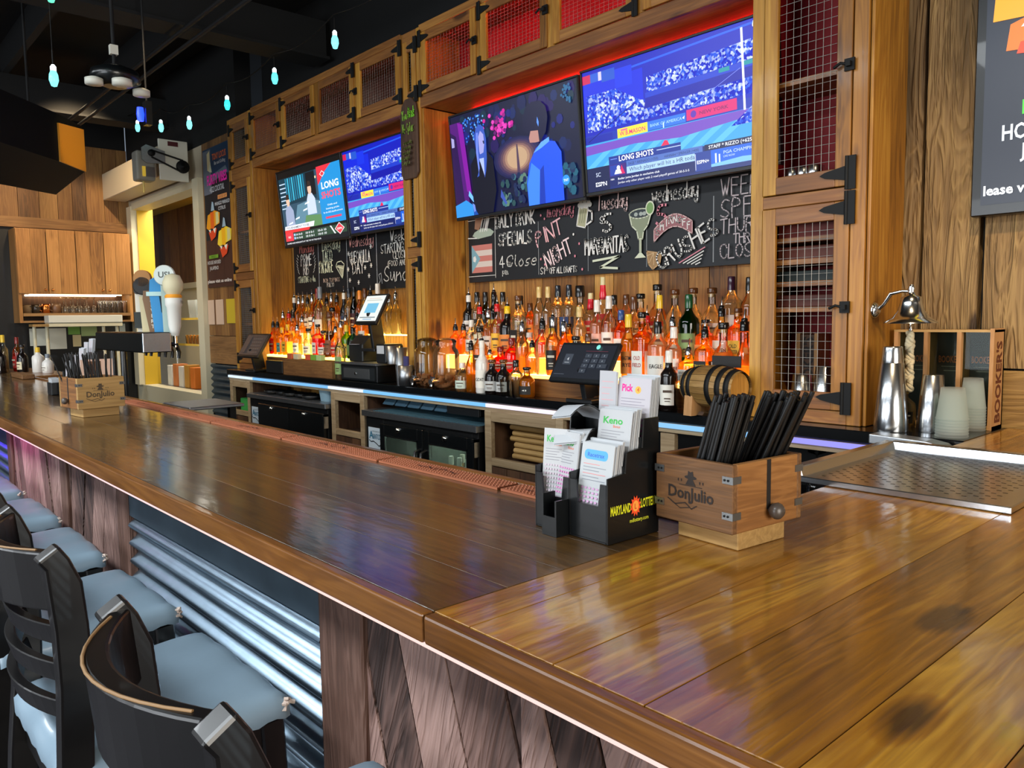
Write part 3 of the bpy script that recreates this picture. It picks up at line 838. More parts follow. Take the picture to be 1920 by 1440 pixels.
def tall_cabinet(label, x0, x1, doors, st, inside, shelves, hinge, latch, px=.026, pz=.016, z1=3.10, side=None, k=1.0, hzs=None):
    t = thing('tall_mesh_cabinet', label, 'cabinet', group='tall cabinets with wire-mesh doors')
    mb = MB(); yb = 2.975
    mb.box(x0, x0 + .02, YC, yb, BT + .001, z1, 'cab'); mb.box(x1 - .02, x1, YC, yb, BT + .001, z1, 'cab')
    mb.box(x0, x1, YC, yb, BT + .001, BT + .03, 'cab_x'); mb.box(x0, x1, YC, yb, z1 - .03, z1, 'cab_x')
    if side:
        mb.box(x1, x1 + .012, YC + .004, 2.84, BT + .001, z1, 'cab'); mb.box(x1, x1 + .008, 2.842, yb, BT + .001, z1, 'cab')
    mb.build('carcass', t, bevel=.002)
    mb = MB(); mb.box(x0 + .02, x1 - .02, yb - .02, yb, BT + .03, z1 - .03, inside)
    if 'red' in inside: mb.box(x0 + .02, x0 + .024, YC + .02, yb - .02, 1.9, z1 - .03, inside); mb.box(x1 - .024, x1 - .02, YC + .02, yb - .02, 1.9, z1 - .03, inside)
    mb.build('lining', t)
    for z in shelves:
        mb = MB(); mb.box(x0 + .025, x1 - .025, YC + .03, yb - .02, z - .018, z, 'cab_x'); mb.build('shelf', t)
    mb = MB(); zs = [BT + .001] + [d[0] for d in doors] + [d[1] for d in doors] + [z1]; zs.sort()
    mb.box(x0, x0 + st, YC - .012, YC + .01, BT + .001, z1, 'cab'); mb.box(x1 - st, x1, YC - .012, YC + .01, BT + .001, z1, 'cab')
    for i in range(0, len(zs), 2):
        if zs[i + 1] - zs[i] > .004: mb.box(x0 + st, x1 - st, YC - .011, YC + .01, zs[i], zs[i + 1], 'cab_x')
    mb.build('face_frame', t, bevel=.002)
    for i, (a, b) in enumerate(doors):
        mesh_door(t, x0 + st + .003, x1 - st - .003, a + .003, b - .003, st=(.052 if x1 - x0 > .3 else .042), rl=.062, px=px, pz=pz, hinge=hinge, latch=latch[i] if latch else None, k=k, hz=(hzs[i] if hzs else None), rr=.0011 if x1 - x0 > .3 else .0009)
    return t


tcab = tall_cabinet('wide tall mesh-door cabinet of golden wood beside the nearer television', -1.628, -1.197, ((1.118, 1.848), (1.892, 3.05)), .05, 'red_inside', (1.486, 1.58, 1.66, 1.74, 1.87, 2.305), 1, (1.482, 2.294), px=.0265, pz=.030, side=True, k=1.25, hzs=((1.165, 1.82), (1.937, 2.9)))
tall_cabinet('narrow tall mesh cabinet standing between the two bottle bays', -3.925, -3.735, ((1.12, 1.82), (1.88, 2.6), (2.7, 3.05)), .03, 'grey_inside', (1.35, 1.62, 1.85, 2.2, 2.66), 1, None)
tall_cabinet('narrow tall mesh cabinet in the corner beside the drinks poster', -6.44, -5.985, ((1.12, 1.80), (1.86, 2.6), (2.7, 3.05)), .05, 'grey_inside', (1.45, 1.83, 2.2, 2.66), -1, (1.55, 2.3, 2.9))
# cheeks of the bays
for x0, nm in ((-5.985, 'far'), (-3.735, 'near')):
    mb = MB(); mb.box(x0, x0 + .014, YC + .002, 2.79, BT + .002, 2.655, 'cab'); mb.box(x0, x0 + .01, 2.793, 2.975, BT + .002, 2.655, 'cab')
    o = mb.build('bay_side_panel'); tag(o, 'golden knotty side panel at the start of the %s bottle bay' % nm, 'panel', 'side panels of the bottle bays')

# ------------------------------------------------ televisions
m_, nt_, b_, N_, L_ = newmat('crowd')
tc_ = N_.new('ShaderNodeTexCoord'); vo_ = N_.new('ShaderNodeTexVoronoi'); vo_.inputs['Scale'].default_value = 95
ns_ = N_.new('ShaderNodeTexNoise'); ns_.inputs['Scale'].default_value = 7
cr_ = N_.new('ShaderNodeValToRGB'); e_ = cr_.color_ramp.elements
e_[0].position = 0.42; e_[0].color = lin('0a1cc8'); e_[1].position = 0.9; e_[1].color = lin('eaf6ff'); q_ = e_.new(0.62); q_.color = lin('2a62f0')
a_ = N_.new('ShaderNodeMath'); a_.operation = 'MULTIPLY_ADD'; a_.inputs[1].default_value = 0.55; sp_ = N_.new('ShaderNodeSeparateColor')
L_.new(tc_.outputs['Object'], vo_.inputs['Vector']); L_.new(tc_.outputs['Object'], ns_.inputs['Vector']); L_.new(vo_.outputs['Color'], sp_.inputs[0])
L_.new(sp_.outputs[0], a_.inputs[0]); h_ = N_.new('ShaderNodeMath'); h_.operation = 'MULTIPLY'; h_.inputs[1].default_value = 0.62
L_.new(ns_.outputs['Fac'], h_.inputs[0]); L_.new(h_.outputs[0], a_.inputs[2]); L_.new(a_.outputs[0], cr_.inputs['Fac'])
L_.new(cr_.outputs[0], b_.inputs['Emission Color']); b_.inputs['Emission Strength'].default_value = 1.0; b_.inputs['Base Color'].default_value = (0, 0, .02, 1)
MATS['crowd'] = m_


def hill(x0, x1, y0, ys): return [(x0, y0), (x1, y0)] + [(lerp(x1, x0, i / (len(ys) - 1)), y) for i, y in enumerate(ys[::-1])]


def stadium(cv, w, h, dim=False):
    U = lambda f: f * w
    V = lambda f: f * h
    R = lambda a, b, c, d, m: cv.rect(U(a), U(b), V(c), V(d), m)
    R(0, 1, 0, 1, 'e:0818b0')
    cv.poly([(U(.2), V(.93)), (U(1), V(.985)), (U(1), V(.97)), (U(.2), V(.915))], 'e:1c58f0')
    R(.0, .36, .62, .9, 'e:0a24d0'); R(.0, .05, .9, .97, 'e:c01850'); R(.05, .1, .9, .97, 'e:2858c8'); R(.1, .12, .9, .97, 'e:c8c0f0'); R(.12, .2, .88, .97, 'e:2050c0')
    R(.2, .3, .8, .95, 'e:1030d8')
    cv.poly([(U(.02), V(.5)), (U(1), V(.5)), (U(1), V(.64)), (U(.5), V(.6)), (U(.34), V(.66)), (U(.2), V(.8)), (U(.02), V(.8))], 'crowd')
    cv.poly([(U(.38), V(.7)), (U(1), V(.74)), (U(1), V(.92)), (U(.9), V(.87)), (U(.38), V(.82))], 'crowd')
    cv.poly([(U(.37), V(.66)), (U(1), V(.69)), (U(1), V(.735)), (U(.37), V(.7))], 'e:1838c0')
    R(.75, .8, .695, .725, 'e:0c8c98'); R(.86, .93, .7, .73, 'e:0c8c98')
    cv.poly([(U(.36), V(.58)), (U(1), V(.62)), (U(1), V(.69)), (U(.37), V(.66))], 'e:08109c')
    # outfield wall with its adverts
    R(.0, 1, .40, .47, 'e:1830a8'); R(.0, .17, .40, .46, 'e:1020a0')
    R(.2, .375, .395, .475, 'e:ffe040'); cv.text('W.B.MASON', U(.287), V(.415), V(.036), 'e:f02070', 'c', .02, fit=U(.15)); R(.22, .26, .452, .466, 'e:f06090')
    R(.375, .58, .405, .475, 'e:2c70d8'); cv.text('BANK OF AMERICA', U(.475), V(.428), V(.024), 'e:a8d8ff', 'c', fit=U(.17)); cv.poly([(U(.562), V(.44)), (U(.575), V(.455)), (U(.572), V(.43))], 'e:e8f0ff')
    R(.585, .83, .41, .49, 'e:d02070'); cv.ell(U(.62), V(.45), V(.026), V(.026), 'e:5c2ca8'); cv.text('NEW YORK', U(.72), V(.435), V(.026), 'e:801860', 'c', .02, fit=U(.14))
    R(0, 1, .2, .40, 'e:3a9ce0')
    for i in range(16): cv.poly([(U(-.1 + i * .1), V(.2)), (U(-.05 + i * .1), V(.2)), (U(.12 + i * .1), V(.385)), (U(.07 + i * .1), V(.385))], 'e:58b4e0') if -.1 + i * .1 >= 0 and .12 + i * .1 < 1 else None
    cv.poly([(U(0), V(.385)), (U(1), V(.40)), (U(1), V(.36)), (U(.55), V(.30)), (U(.3), V(.33)), (U(0), V(.31))], 'e:7048b8')
    cv.poly([(U(.8), V(.3)), (U(1), V(.3)), (U(1), V(.5)), (U(.93), V(.45))], 'crowd')
    R(.46, .466, .4, .44, 'e:c8e8ff')
    cv.poly([(U(.44), V(.255)), (U(.49), V(.265)), (U(.48), V(.30)), (U(.465), V(.305))], 'e:f02050')
    cv.line([(U(.865), V(.40)), (U(.86), V(.955))], U(.010), 'e:eef4ff'); cv.line([(U(.6), V(.5)), (U(.85), V(.69))], U(.002), 'e:8090f0')
    cv.line([(U(.02), V(.42)), (U(.3), V(.64))], U(.003), 'e:081058')
    # lower third
    R(0, 1, .0, .20, 'e:10246c'); R(.14, .55, .19, .265, 'e:14308c'); R(.0, .14, 0, .2, 'e:0c1848')
    cv.text('LONG SHOTS', U(.2), V(.215), V(.044), 'e:ffffff', 'l', .02, fit=U(.2))
    R(.42, .55, .238, .244, 'e:b8ccf8'); R(.15, .19, .238, .244, 'e:6c8cf0')
    R(.14, .24, .10, .195, 'e:3a1c78'); cv.poly([(U(.145), V(.105)), (U(.2), V(.105)), (U(.21), V(.19)), (U(.145), V(.19))], 'e:1c3ca0'); cv.poly([(U(.205), V(.11)), (U(.235), V(.11)), (U(.215), V(.185))], 'e:d01c60'); cv.ell(U(.196), V(.165), V(.018), V(.018), 'e:f4f8ff'); cv.poly([(U(.17), V(.115)), (U(.215), V(.115)), (U(.205), V(.155)), (U(.18), V(.15))], 'e:f4f8ff')
    R(.245, .66, .16, .205, 'e:4c6cb8'); cv.text('SAGE * ARENADO (+350)', U(.255), V(.17), V(.022), 'e:16285c', 'l', fit=U(.17)); cv.text('HANNAH * SPRINGER (+400)', U(.46), V(.17), V(.022), 'e:16285c', 'l', fit=U(.18))
    R(.67, .92, .16, .205, 'e:141c48'); cv.text('STAFF * RIZZO (+625)', U(.795), V(.17), V(.026), 'e:f0f4ff', 'c', .01, fit=U(.21))
    R(.245, .66, .103, .158, 'e:a4c8f4'); cv.text('Which player will hit a HR today?', U(.26), V(.117), V(.034), 'e:1c2850', 'l', fit=U(.38))
    R(.14, .62, .02, .098, 'e:0c1c60'); cv.text('NBA', U(.146), V(.07), V(.015), 'e:f4f8ff'); cv.text('Butler joins Jordan in exclusive club', U(.19), V(.066), V(.018), 'e:f4f8ff', 'l', .008, fit=U(.24)); cv.text('Jordan only other player with 2 road playoff games of 30-5-5-5', U(.19), V(.034), V(.018), 'e:f4f8ff', 'l', fit=U(.4))
    cv.text('SC', U(.055), V(.12), V(.036), 'e:d8e4ff', 'l'); cv.text('ESPN', U(.05), V(.04), V(.034), 'e:f4f8ff', 'l', .03, fit=U(.07)); R(.05, .12, .055, .059, 'e:0c1848')
    R(.62, .70, .02, .16, 'e:1c3890'); cv.text('ESPN+', U(.66), V(.075), V(.026), 'e:f4f8ff', 'c', .02, fit=U(.06)); R(.622, .624, .03, .15, 'e:f4f8ff')
    R(.70, .985, .035, .158, 'e:1c60d8'); cv.poly([(U(.70), V(.035)), (U(.985), V(.035)), (U(.985), V(.06)), (U(.85), V(.075)), (U(.70), V(.055))], 'e:78b8f4'); cv.text('PGA CHAMPIONSHIP', U(.76), V(.115), V(.024), 'e:c8e0ff', 'l', fit=U(.2)); cv.text('LIVE NOW', U(.76), V(.09), V(.015), 'e:c8e0ff', 'l'); R(.72, .728, .06, .13, 'e:d8e8ff'); R(.738, .745, .06, .12, 'e:d8e8ff')
    cv.text('Us', U(.905), V(.94), V(.045), 'e:e8f0ff', 'l', .01, sh=.25)


def drama(cv, w, h):
    U = lambda f: f * w
    V = lambda f: f * h
    PL = lambda m, *p: cv.poly([(U(a), V(b)) for a, b in p], m)
    PL('e:060a30', (0, 0), (1, 0), (1, 1), (0, 1))
    for i in range(70):
        a, b = random.uniform(.1, .98), random.uniform(.45, .98); r = random.uniform(.012, .04)
        cv.ell(U(min(a, .955)), V(min(b, .94)), U(r), U(r * 1.1), random.choice(('e:0a1448', 'e:0c2058', 'e:101a6c', 'e:08283c', 'e:1c0c50')), 7)
    for i in range(46):
        a, b = random.gauss(.42, .05), random.gauss(.80, .055); cv.ell(U(a), V(min(b, .93)), U(.013), U(.012), random.choice(('e:c01890', 'e:901078', 'e:d83cb0', 'e:600c68')), 6)
    for i in range(60):
        a, b = random.uniform(.12, .3), random.uniform(.72, .95); cv.ell(U(a), V(b), U(.006), U(.006), random.choice(('e:2c78e0', 'e:184cb8', 'e:70b8ff')), 5)
    for i in range(24): cv.ell(U(random.uniform(.9, .96)), V(random.uniform(.82, .97)), U(.008), U(.008), 'e:1c5c88', 5)
    PL('e:4c0c70', (.0, .0), (.13, .0), (.10, .93), (.0, .93)); PL('e:7c1098', (.11, .25), (.15, .2), (.115, .9), (.07, .93)); PL('e:240848', (.0, .0), (.09, .0), (.05, .8), (0, .85))
    PL('e:a09cd0', (.005, .7), (.03, .7), (.03, .78), (.005, .8)); PL('e:70b8ff', (.12, .2), (.16, .13), (.175, .15), (.13, .25))
    for i in range(14):                                   # lamplit ground between the two figures
        f = i / 13; cv.ell(U(.55), V(.46), U(.19 - .12 * f), V(.19 - .10 * f), ('e:141848', 'e:242050', 'e:3c2c50', 'e:584050', 'e:7c5a58', 'e:a07c68', 'e:b89878')[min(6, i // 2)], 18)
    PL('e:4c3850', (.545, .3), (.57, .3), (.56, .58), (.55, .58))
    for i in range(40): cv.ell(U(random.uniform(.42, .62)), V(random.uniform(.05, .3)), U(.016), U(.018), random.choice(('e:3c6c78', 'e:24484c', 'e:587868', 'e:182c50', 'e:10204c')), 6)
    for i in range(40): cv.ell(U(random.uniform(.82, .97)), V(random.uniform(.05, .3)), U(.02), U(.02), random.choice(('e:0c3c5c', 'e:185870', 'e:0c2450')), 6)
    PL('e:2c8cd8', (.0, .0), (.16, .0), (.16, .1), (.1, .16), (.0, .12)); PL('e:14489c', (.16, .0), (.2, .0), (.16, .1))
    # standing figure with long hair, arms down
    PL('e:04061c', (.2, .0), (.33, .0), (.37, .2), (.36, .5), (.32, .58), (.22, .58), (.17, .5), (.165, .15))
    PL('e:3454b4', (.215, .36), (.235, .42), (.225, .6), (.215, .74), (.235, .83), (.27, .85), (.30, .82), (.315, .7), (.31, .52), (.295, .4), (.28, .34), (.27, .5), (.24, .5), (.235, .37))
    PL('e:6c84e0', (.222, .60), (.232, .40), (.242, .44), (.240, .62), (.25, .78), (.235, .78)); PL('e:9c9cd8', (.25, .6), (.255, .57), (.285, .58), (.298, .66), (.295, .75), (.27, .79), (.25, .74)); PL('e:a8b8f0', (.245, .53), (.28, .36), (.285, .53)); PL('e:202848', (.29, .66), (.298, .66), (.297, .69), (.285, .69))
    PL('e:7088d8', (.155, .12), (.175, .1), (.18, .04), (.165, .03)); PL('e:3850a8', (.40, .13), (.44, .05), (.45, .06), (.41, .2))
    # figure in a blue shirt seen from behind
    PL('e:1c50e8', (.62, .0), (.88, .0), (.88, .42), (.84, .52), (.77, .55), (.70, .5), (.645, .38), (.615, .2)); PL('e:3c80ff', (.62, .0), (.70, .0), (.72, .3), (.66, .38), (.62, .2)); PL('e:1034a8', (.70, .0), (.745, .0), (.75, .34), (.72, .3)); PL('e:60a0ff', (.68, .46), (.74, .54), (.80, .57), (.80, .53), (.74, .49))
    PL('e:0c0c34', (.62, .68), (.615, .78), (.64, .87), (.69, .91), (.75, .9), (.79, .84), (.80, .74), (.78, .62), (.74, .55), (.70, .58)); PL('e:b08078', (.66, .56), (.70, .55), (.73, .55), (.725, .65), (.67, .66), (.655, .6)); PL('e:5890f8', (.72, .72), (.73, .68), (.735, .72), (.725, .77))
    cv.ell(U(.90), V(.17), U(.025), U(.025), 'e:2c90e8', 20); cv.text('TNT', U(.90), V(.158), V(.022), 'e:e8f4ff', 'c', .02)


def studio(cv, w, h):
    U = lambda f: f * w
    V = lambda f: f * h
    R = lambda a, b, c, d, m: cv.rect(U(a), U(b), V(c), V(d), m)
    PL = lambda m, *p: cv.poly([(U(a), V(b)) for a, b in p], m)
    R(0, 1, 0, 1, 'e:040608'); R(.01, .98, .2, .91, 'e:2c4c60')
    R(.01, .6, .55, .91, 'e:0c3444')
    for i in range(9): R(.12 + i * .036, .14 + i * .036, .58 + .004 * i, .9, random.choice(('e:38b0d0', 'e:1c7898', 'e:58d0e8')))
    for i in range(7): R(.02, .12, .50 + i * .055, .515 + i * .055, 'e:b8d0e8')
    R(.46, .60, .6, .9, 'e:081018'); R(.6, .62, .8, .83, 'e:e8d0a0')
    PL('e:5c8498', (.2, .25), (.68, .25), (.68, .5), (.5, .55), (.28, .52)); PL('e:5c8858', (.35, .2), (.97, .2), (.97, .3), (.4, .36))
    for x0, y0, s, c in ((.13, .36, 1.0, 'e:98a4c0'), (.50, .46, .95, 'e:c4d0e8')):
        PL(c, (x0 - .07 * s, y0 - .1), (x0 + .08 * s, y0 - .1), (x0 + .075 * s, y0 + .1 * s), (x0 + .03 * s, y0 + .18 * s), (x0 - .03 * s, y0 + .18 * s), (x0 - .06 * s, y0 + .1 * s))
        cv.ell(U(x0), V(y0 + .24 * s), U(.03), V(.075), 'e:e0b8a0', 12); PL('e:302420', (x0 - .03, y0 + .26), (x0 + .03, y0 + .26), (x0 + .02, y0 + .33), (x0 - .02, y0 + .33))
    for a, b in ((.1, .28), (.22, .33), (.36, .42), (.4, .5), (.62, .48)): PL('e:e8f0f8', (a, b), (a + .07, b + .012), (a + .075, b + .035), (a + .01, b + .02))
    PL('e:e8ecf4', (.02, .215), (.5, .205), (.52, .27), (.03, .265)); cv.text('TOURNAMENT TO BE', U(.05), V(.222), V(.03), 'e:30343c', 'l', .01, fit=U(.38))
    PL('e:f03838', (.02, .17), (.42, .17), (.44, .205), (.02, .21))
    R(0, 1, .0, .17, 'e:0c1018'); R(.01, .98, .06, .165, 'e:2c4434'); R(.02, .15, .06, .17, 'e:e83848'); cv.text('MLB', U(.085), V(.10), V(.03), 'e:ffd0d0', 'c', .02)
    for y in (.075, .12): cv.text('H 0-0    10 0 0-1    10-0 10', U(.2), V(y), V(.028), 'e:f0f4f8', 'l', .012, fit=U(.48)); R(.16, .19, y, y + .03, 'e:a0c0e8')
    PL('e:e8ecf0', (.8, .06), (.82, .06), (.76, .165), (.74, .165)); R(.02, .6, .01, .04, 'e:040608'); cv.text('SCORES AND HIGHLIGHTS AT THE TOP OF THE HOUR', U(.03), V(.018), V(.02), 'e:f0f4f8', 'l', .01, fit=U(.56))
    R(.64, .985, .2, .93, 'e:1c8cd0'); PL('e:e03040', (.64, .93), (.86, .93), (.75, .84), (.66, .72), (.64, .7)); PL('e:f4f0f0', (.72, .87), (.76, .83), (.72, .79), (.68, .83)); PL('e:e83848', (.72, .86), (.75, .83), (.72, .80), (.69, .83))
    cv.text('LONG', U(.815), V(.64), V(.085), 'e:f4f8fc', 'c', .03, fit=U(.25)); cv.text('SHOTS', U(.815), V(.52), V(.085), 'e:f05068', 'c', .03, fit=U(.28))
    for i, tx in enumerate(('Odds and', 'betting picks', 'for the 2022 playoffs and more')): cv.text(tx, U(.815), V(.42 - i * .045), V(.022), 'e:f0f8ff', 'c', .005, fit=U((.14, .19, .28)[i]))
    R(.7, .93, .26, .285, 'e:e04060')
    PL('e:f4f0f0', (.88, .19), (.95, .115), (.88, .04), (.81, .115)); PL('e:e83848', (.88, .18), (.94, .115), (.88, .05), (.82, .115)); cv.text('ESPN', U(.88), V(.10), V(.026), 'e:ffe8e8', 'c', .02, fit=U(.07))


def television(label, x0, x1, zb, zt, yb, yt, draw, shine=None):
    H = math.hypot(zt - zb, yt - yb); W = x1 - x0
    t = thing('television', label, 'television', (x0, yb, zb), group='televisions over the back bar')
    t.rotation_euler = (math.atan2(yb - yt, zt - zb), 0, 0)
    mb = MB(); mb.box(0, W, .004, .035, 0, H, 'black_plastic'); mb.box(W * .2, W * .8, .035, .06, H * .15, H * .8, 'black_plastic')
    b = .011
    mb.box(0, W, -.004, .004, 0, .017, 'black_plastic'); mb.box(0, W, -.004, .004, H - b, H, 'black_plastic'); mb.box(0, b, -.004, .004, .017, H - b, 'black_plastic'); mb.box(W - b, W, -.004, .004, .017, H - b, 'black_plastic')
    mb.build('casing', t, bevel=.002)
    mb = MB(); mb.box(W * .42, W * .58, .06, .115, H * .3, H * .6, 'black_metal'); mb.build('bracket', t)
    mb = MB(); cv = Cv(mb, (b, .0025, .017), (1, 0, 0), (0, 0, 1), step=.00004); draw(cv, W - 2 * b, H - .017 - b); mb.build('screen', t)
    return t


television('television showing two people talking at night, farther screen of the nearer pair', -3.615, -2.615, 2.02, 2.60, 2.835, 2.785, drama)
television('large television showing a baseball stadium, beside the wide mesh cabinet', -2.605, -1.60, 2.035, 2.61, 2.835, 2.79, stadium)
television('television showing a studio desk with a blue side panel, nearest the corner', -5.79, -4.81, 2.025, 2.60, 2.835, 2.775, studio)
television('farther television showing a blue baseball stadium, beside the narrow mesh cabinet', -4.80, -3.90, 2.035, 2.60, 2.835, 2.775, stadium)

# ------------------------------------------------ chalkboards
WH, PK, CR = 'p:e8e4dc', 'p:e08a98', 'p:d8dcc0'


def board(label, x0, x1, z0, z1, draw):
    t = thing('chalkboard', label, 'chalkboard', (x0, 2.955, z0), group='chalkboards above the bottles')
    mb = MB(); mb.box(0, x1 - x0, 0, .018, 0, z1 - z0, 'chalkboard'); mb.build('panel', t, bevel=.002)
    mb = MB(); cv = Cv(mb, (0, -.0005, 0), (1, 0, 0), (0, 0, 1), step=.00006); draw(cv); tag(mb.build('chalk_writing', t), 'chalk lettering and drawings')


def drinks(cv):
    g = 'p:9a9c9c'
    for x, z in ((.242, .46), (.597, .3), (.956, .3), (1.326, .3), (1.69, .3)): cv.line([(x, .02), (x, z)], .003 if x < 1.6 else .005, g if x > .3 else WH)
    cv.line([(0, .035), (.24, .035)], .003, WH); cv.line([(0, .36), (.24, .36)], .003, WH)
    cv.rect(.03, .215, .055, .215, 'p:d8c8bc')
    for i in range(3): cv.rect(.03, .215, .055 + i * .064, .087 + i * .064, 'p:c8786c')
    cv.poly([(.03, .055), (.11, .135), (.03, .215)], 'p:7ca8b4'); cv.ell(.057, .135, .016, .02, 'p:e8e4dc', 5)
    cv.poly([(.04, .27), (.09, .25), (.21, .26), (.235, .28), (.2, .3), (.12, .31), (.06, .29)], 'p:a8b4a0'); cv.poly([(.06, .31), (.1, .3), (.13, .35), (.12, .4), (.09, .42), (.07, .38)], 'p:a87c60')
    for i in range(4): cv.line([(.11 + i * .02, .29), (.14 + i * .018, .38 - .02 * (i % 2))], .006, WH)
    cv.line([(.16, .3), (.2, .4), (.215, .42)], .012, WH); cv.line([(0, .26), (.08, .255)], .006, WH)
    cv.chalk('DAILY DRINK', .412, .297, .068, .0085, WH, fit_sq(.32, 'DAILY DRINK', .068)); cv.chalk('SPECIALS', .41, .195, .068, .009, WH, fit_sq(.27, 'SPECIALS', .068))
    cv.chalk('4', .30, .075, .06, .006, WH); cv.chalk('pm', .33, .035, .035, .005, WH); cv.chalk('to', .36, .085, .028, .004, WH); cv.chalk('Close', .46, .075, .06, .006, WH, .95, slant=.15)
    cv.chalk('monday', .765, .315, .065, .006, PK, fit_sq(.19, 'monday', .065), slant=.15); cv.chalk('PINT', .69, .195, .08, .009, 'p:ecb4b8', .72, ang=.3); cv.chalk('NIGHT', .76, .085, .08, .009, 'p:f0d4d4', .55, ang=.38)
    for x, z in ((.622, .33), (.65, .31), (.86, .21), (.9, .16), (.62, .1), (.65, .07), (.87, .1), (.83, .035), (.92, .03)): cv.ell(x, z, .006, .007, random.choice((WH, PK)), 8)
    cv.chalk('$1', .632, .02, .036, .004, WH, .6); cv.chalk('50', .66, .036, .02, .003, WH, .7); cv.chalk('OFF ALL DRAFTS', .785, .02, .03, .004, WH, fit_sq(.2, 'OFF ALL DRAFTS', .03))
    cv.poly([(.885, .25), (.945, .235), (.965, .33), (.905, .345)], 'p:b0ac88'); cv.line([(.885, .25), (.945, .235), (.965, .33), (.905, .345), (.885, .25)], .006, WH)
    for i in range(9): cv.ell(.905 + i * .009, .35 + .01 * math.sin(i * 2), .013, .013, 'p:c8c8c0', 8)
    cv.line([(.963, .32), (.99, .31), (.99, .265), (.955, .25)], .009, WH)
    for i in range(3): cv.line([(.905 + i * .015, .262), (.918 + i * .015, .325)], .003, 'p:787c60')
    cv.chalk('Tuesday', 1.12, .312, .07, .006, 'p:e8c8c4', fit_sq(.19, 'Tuesday', .07), slant=.1); cv.chalk('$', 1.055, .245, .035, .004, WH); cv.chalk('5', 1.092, .20, .085, .011, WH)
    cv.chalk('MARGARITAS', 1.083, .10, .075, .0085, WH, fit_sq(.28, 'MARGARITAS', .075)); cv.line([(.998, .066), (1.165, .079), (1.046, .032), (1.155, .022)], .011, CR)
    cv.poly([(1.23, .27), (1.36, .265), (1.34, .21), (1.315, .185), (1.31, .15), (1.285, .15), (1.275, .19), (1.245, .215)], 'p:8c9478'); cv.line([(1.23, .27), (1.36, .265), (1.34, .21), (1.315, .185), (1.31, .15), (1.285, .15), (1.275, .19), (1.245, .215), (1.23, .27)], .006, CR)
    cv.ell(1.295, .268, .064, .022, 'p:30383c'); cv.line([(1.295 + .064 * math.cos(i * .35), .268 + .022 * math.sin(i * .35)) for i in range(19)], .005, CR)
    for x in (1.27, 1.3, 1.32): cv.ell(x, .266, .012, .01, 'p:a8b0a8', 7)
    cv.rect(1.29, 1.304, .075, .15, 'p:b8bca0'); cv.poly([(1.262, .062), (1.33, .062), (1.305, .085), (1.288, .085)], CR); cv.ell(1.353, .287, .026, .033, CR, 16); cv.ell(1.353, .287, .02, .026, 'p:7ca060', 16)
    cv.poly([(1.335, .09), (1.42, .075), (1.41, .03), (1.37, .005), (1.345, .03)], 'p:a07c50'); cv.line([(1.335, .09), (1.42, .075), (1.41, .03), (1.37, .005), (1.345, .03), (1.335, .09)], .006, 'p:c09868')
    for a in (.2, .9, 1.6): cv.line([(1.375, .08), (1.375 - .04 * math.cos(a), .08 - .055 * math.sin(a))], .003, 'p:d0b488')
    cv.chalk('wednesday', 1.49, .31, .075, .006, WH, fit_sq(.25, 'wednesday', .075), slant=.08); cv.chalk('5', 1.425, .20, .09, .012, PK)
    ar = [(1.378 + .21 * i / 8, .155 + .05 * math.sin(i / 8 * math.pi) + .02 * i / 8) for i in range(9)]
    cv.poly([(x, z - .025) for x, z in ar] + [(x, z + .03) for x, z in ar[::-1]], 'p:9c6468', [(i, i + 1, 16 - i, 17 - i) for i in range(8)])
    cv.line([(x, z - .025) for x, z in ar] + [(x, z + .03) for x, z in ar[::-1]] + [(1.378, .13)], .005, 'p:d8b0ac')
    for i, ch in enumerate('SMIRNOFF'): cv.chalk(ch, 1.398 + i * .0245, .148 + .05 * math.sin((i + .6) / 8 * math.pi) + .0025 * i, .03, .005, WH, .7)
    cv.chalk('CRUSHES', 1.57, .07, .075, .0085, WH, .62, ang=.42)
    for i in range(5): cv.line([(1.52 + i * .022, .025 - .003 * i), (1.655 - i * .006, .085 - i * .016)], .005, PK if i == 0 else WH)
    for tx, z, hh in (('WEEKLY', .29, .075), ('SPECIALS', .20, .08), ('THURSDAY', .135, .06), ('THROUGH', .09, .04), ('CLOSE SUN', .03, .06)): cv.chalk(tx, 1.735 if hh > .05 else 1.80, z, hh, .005, 'p:d0c0c0', .62, al='l')


def fit_sq(w, t, h):
    a = 0
    for ch in t:
        if ch == ' ': a += 4; continue
        g = CH.get(ch)
        if g: a += max(int(q[0]) for st in g.split(',') for q in st.split() if len(q) == 2) + 1.7
    return w / ((a - 1.7) * h / 7)


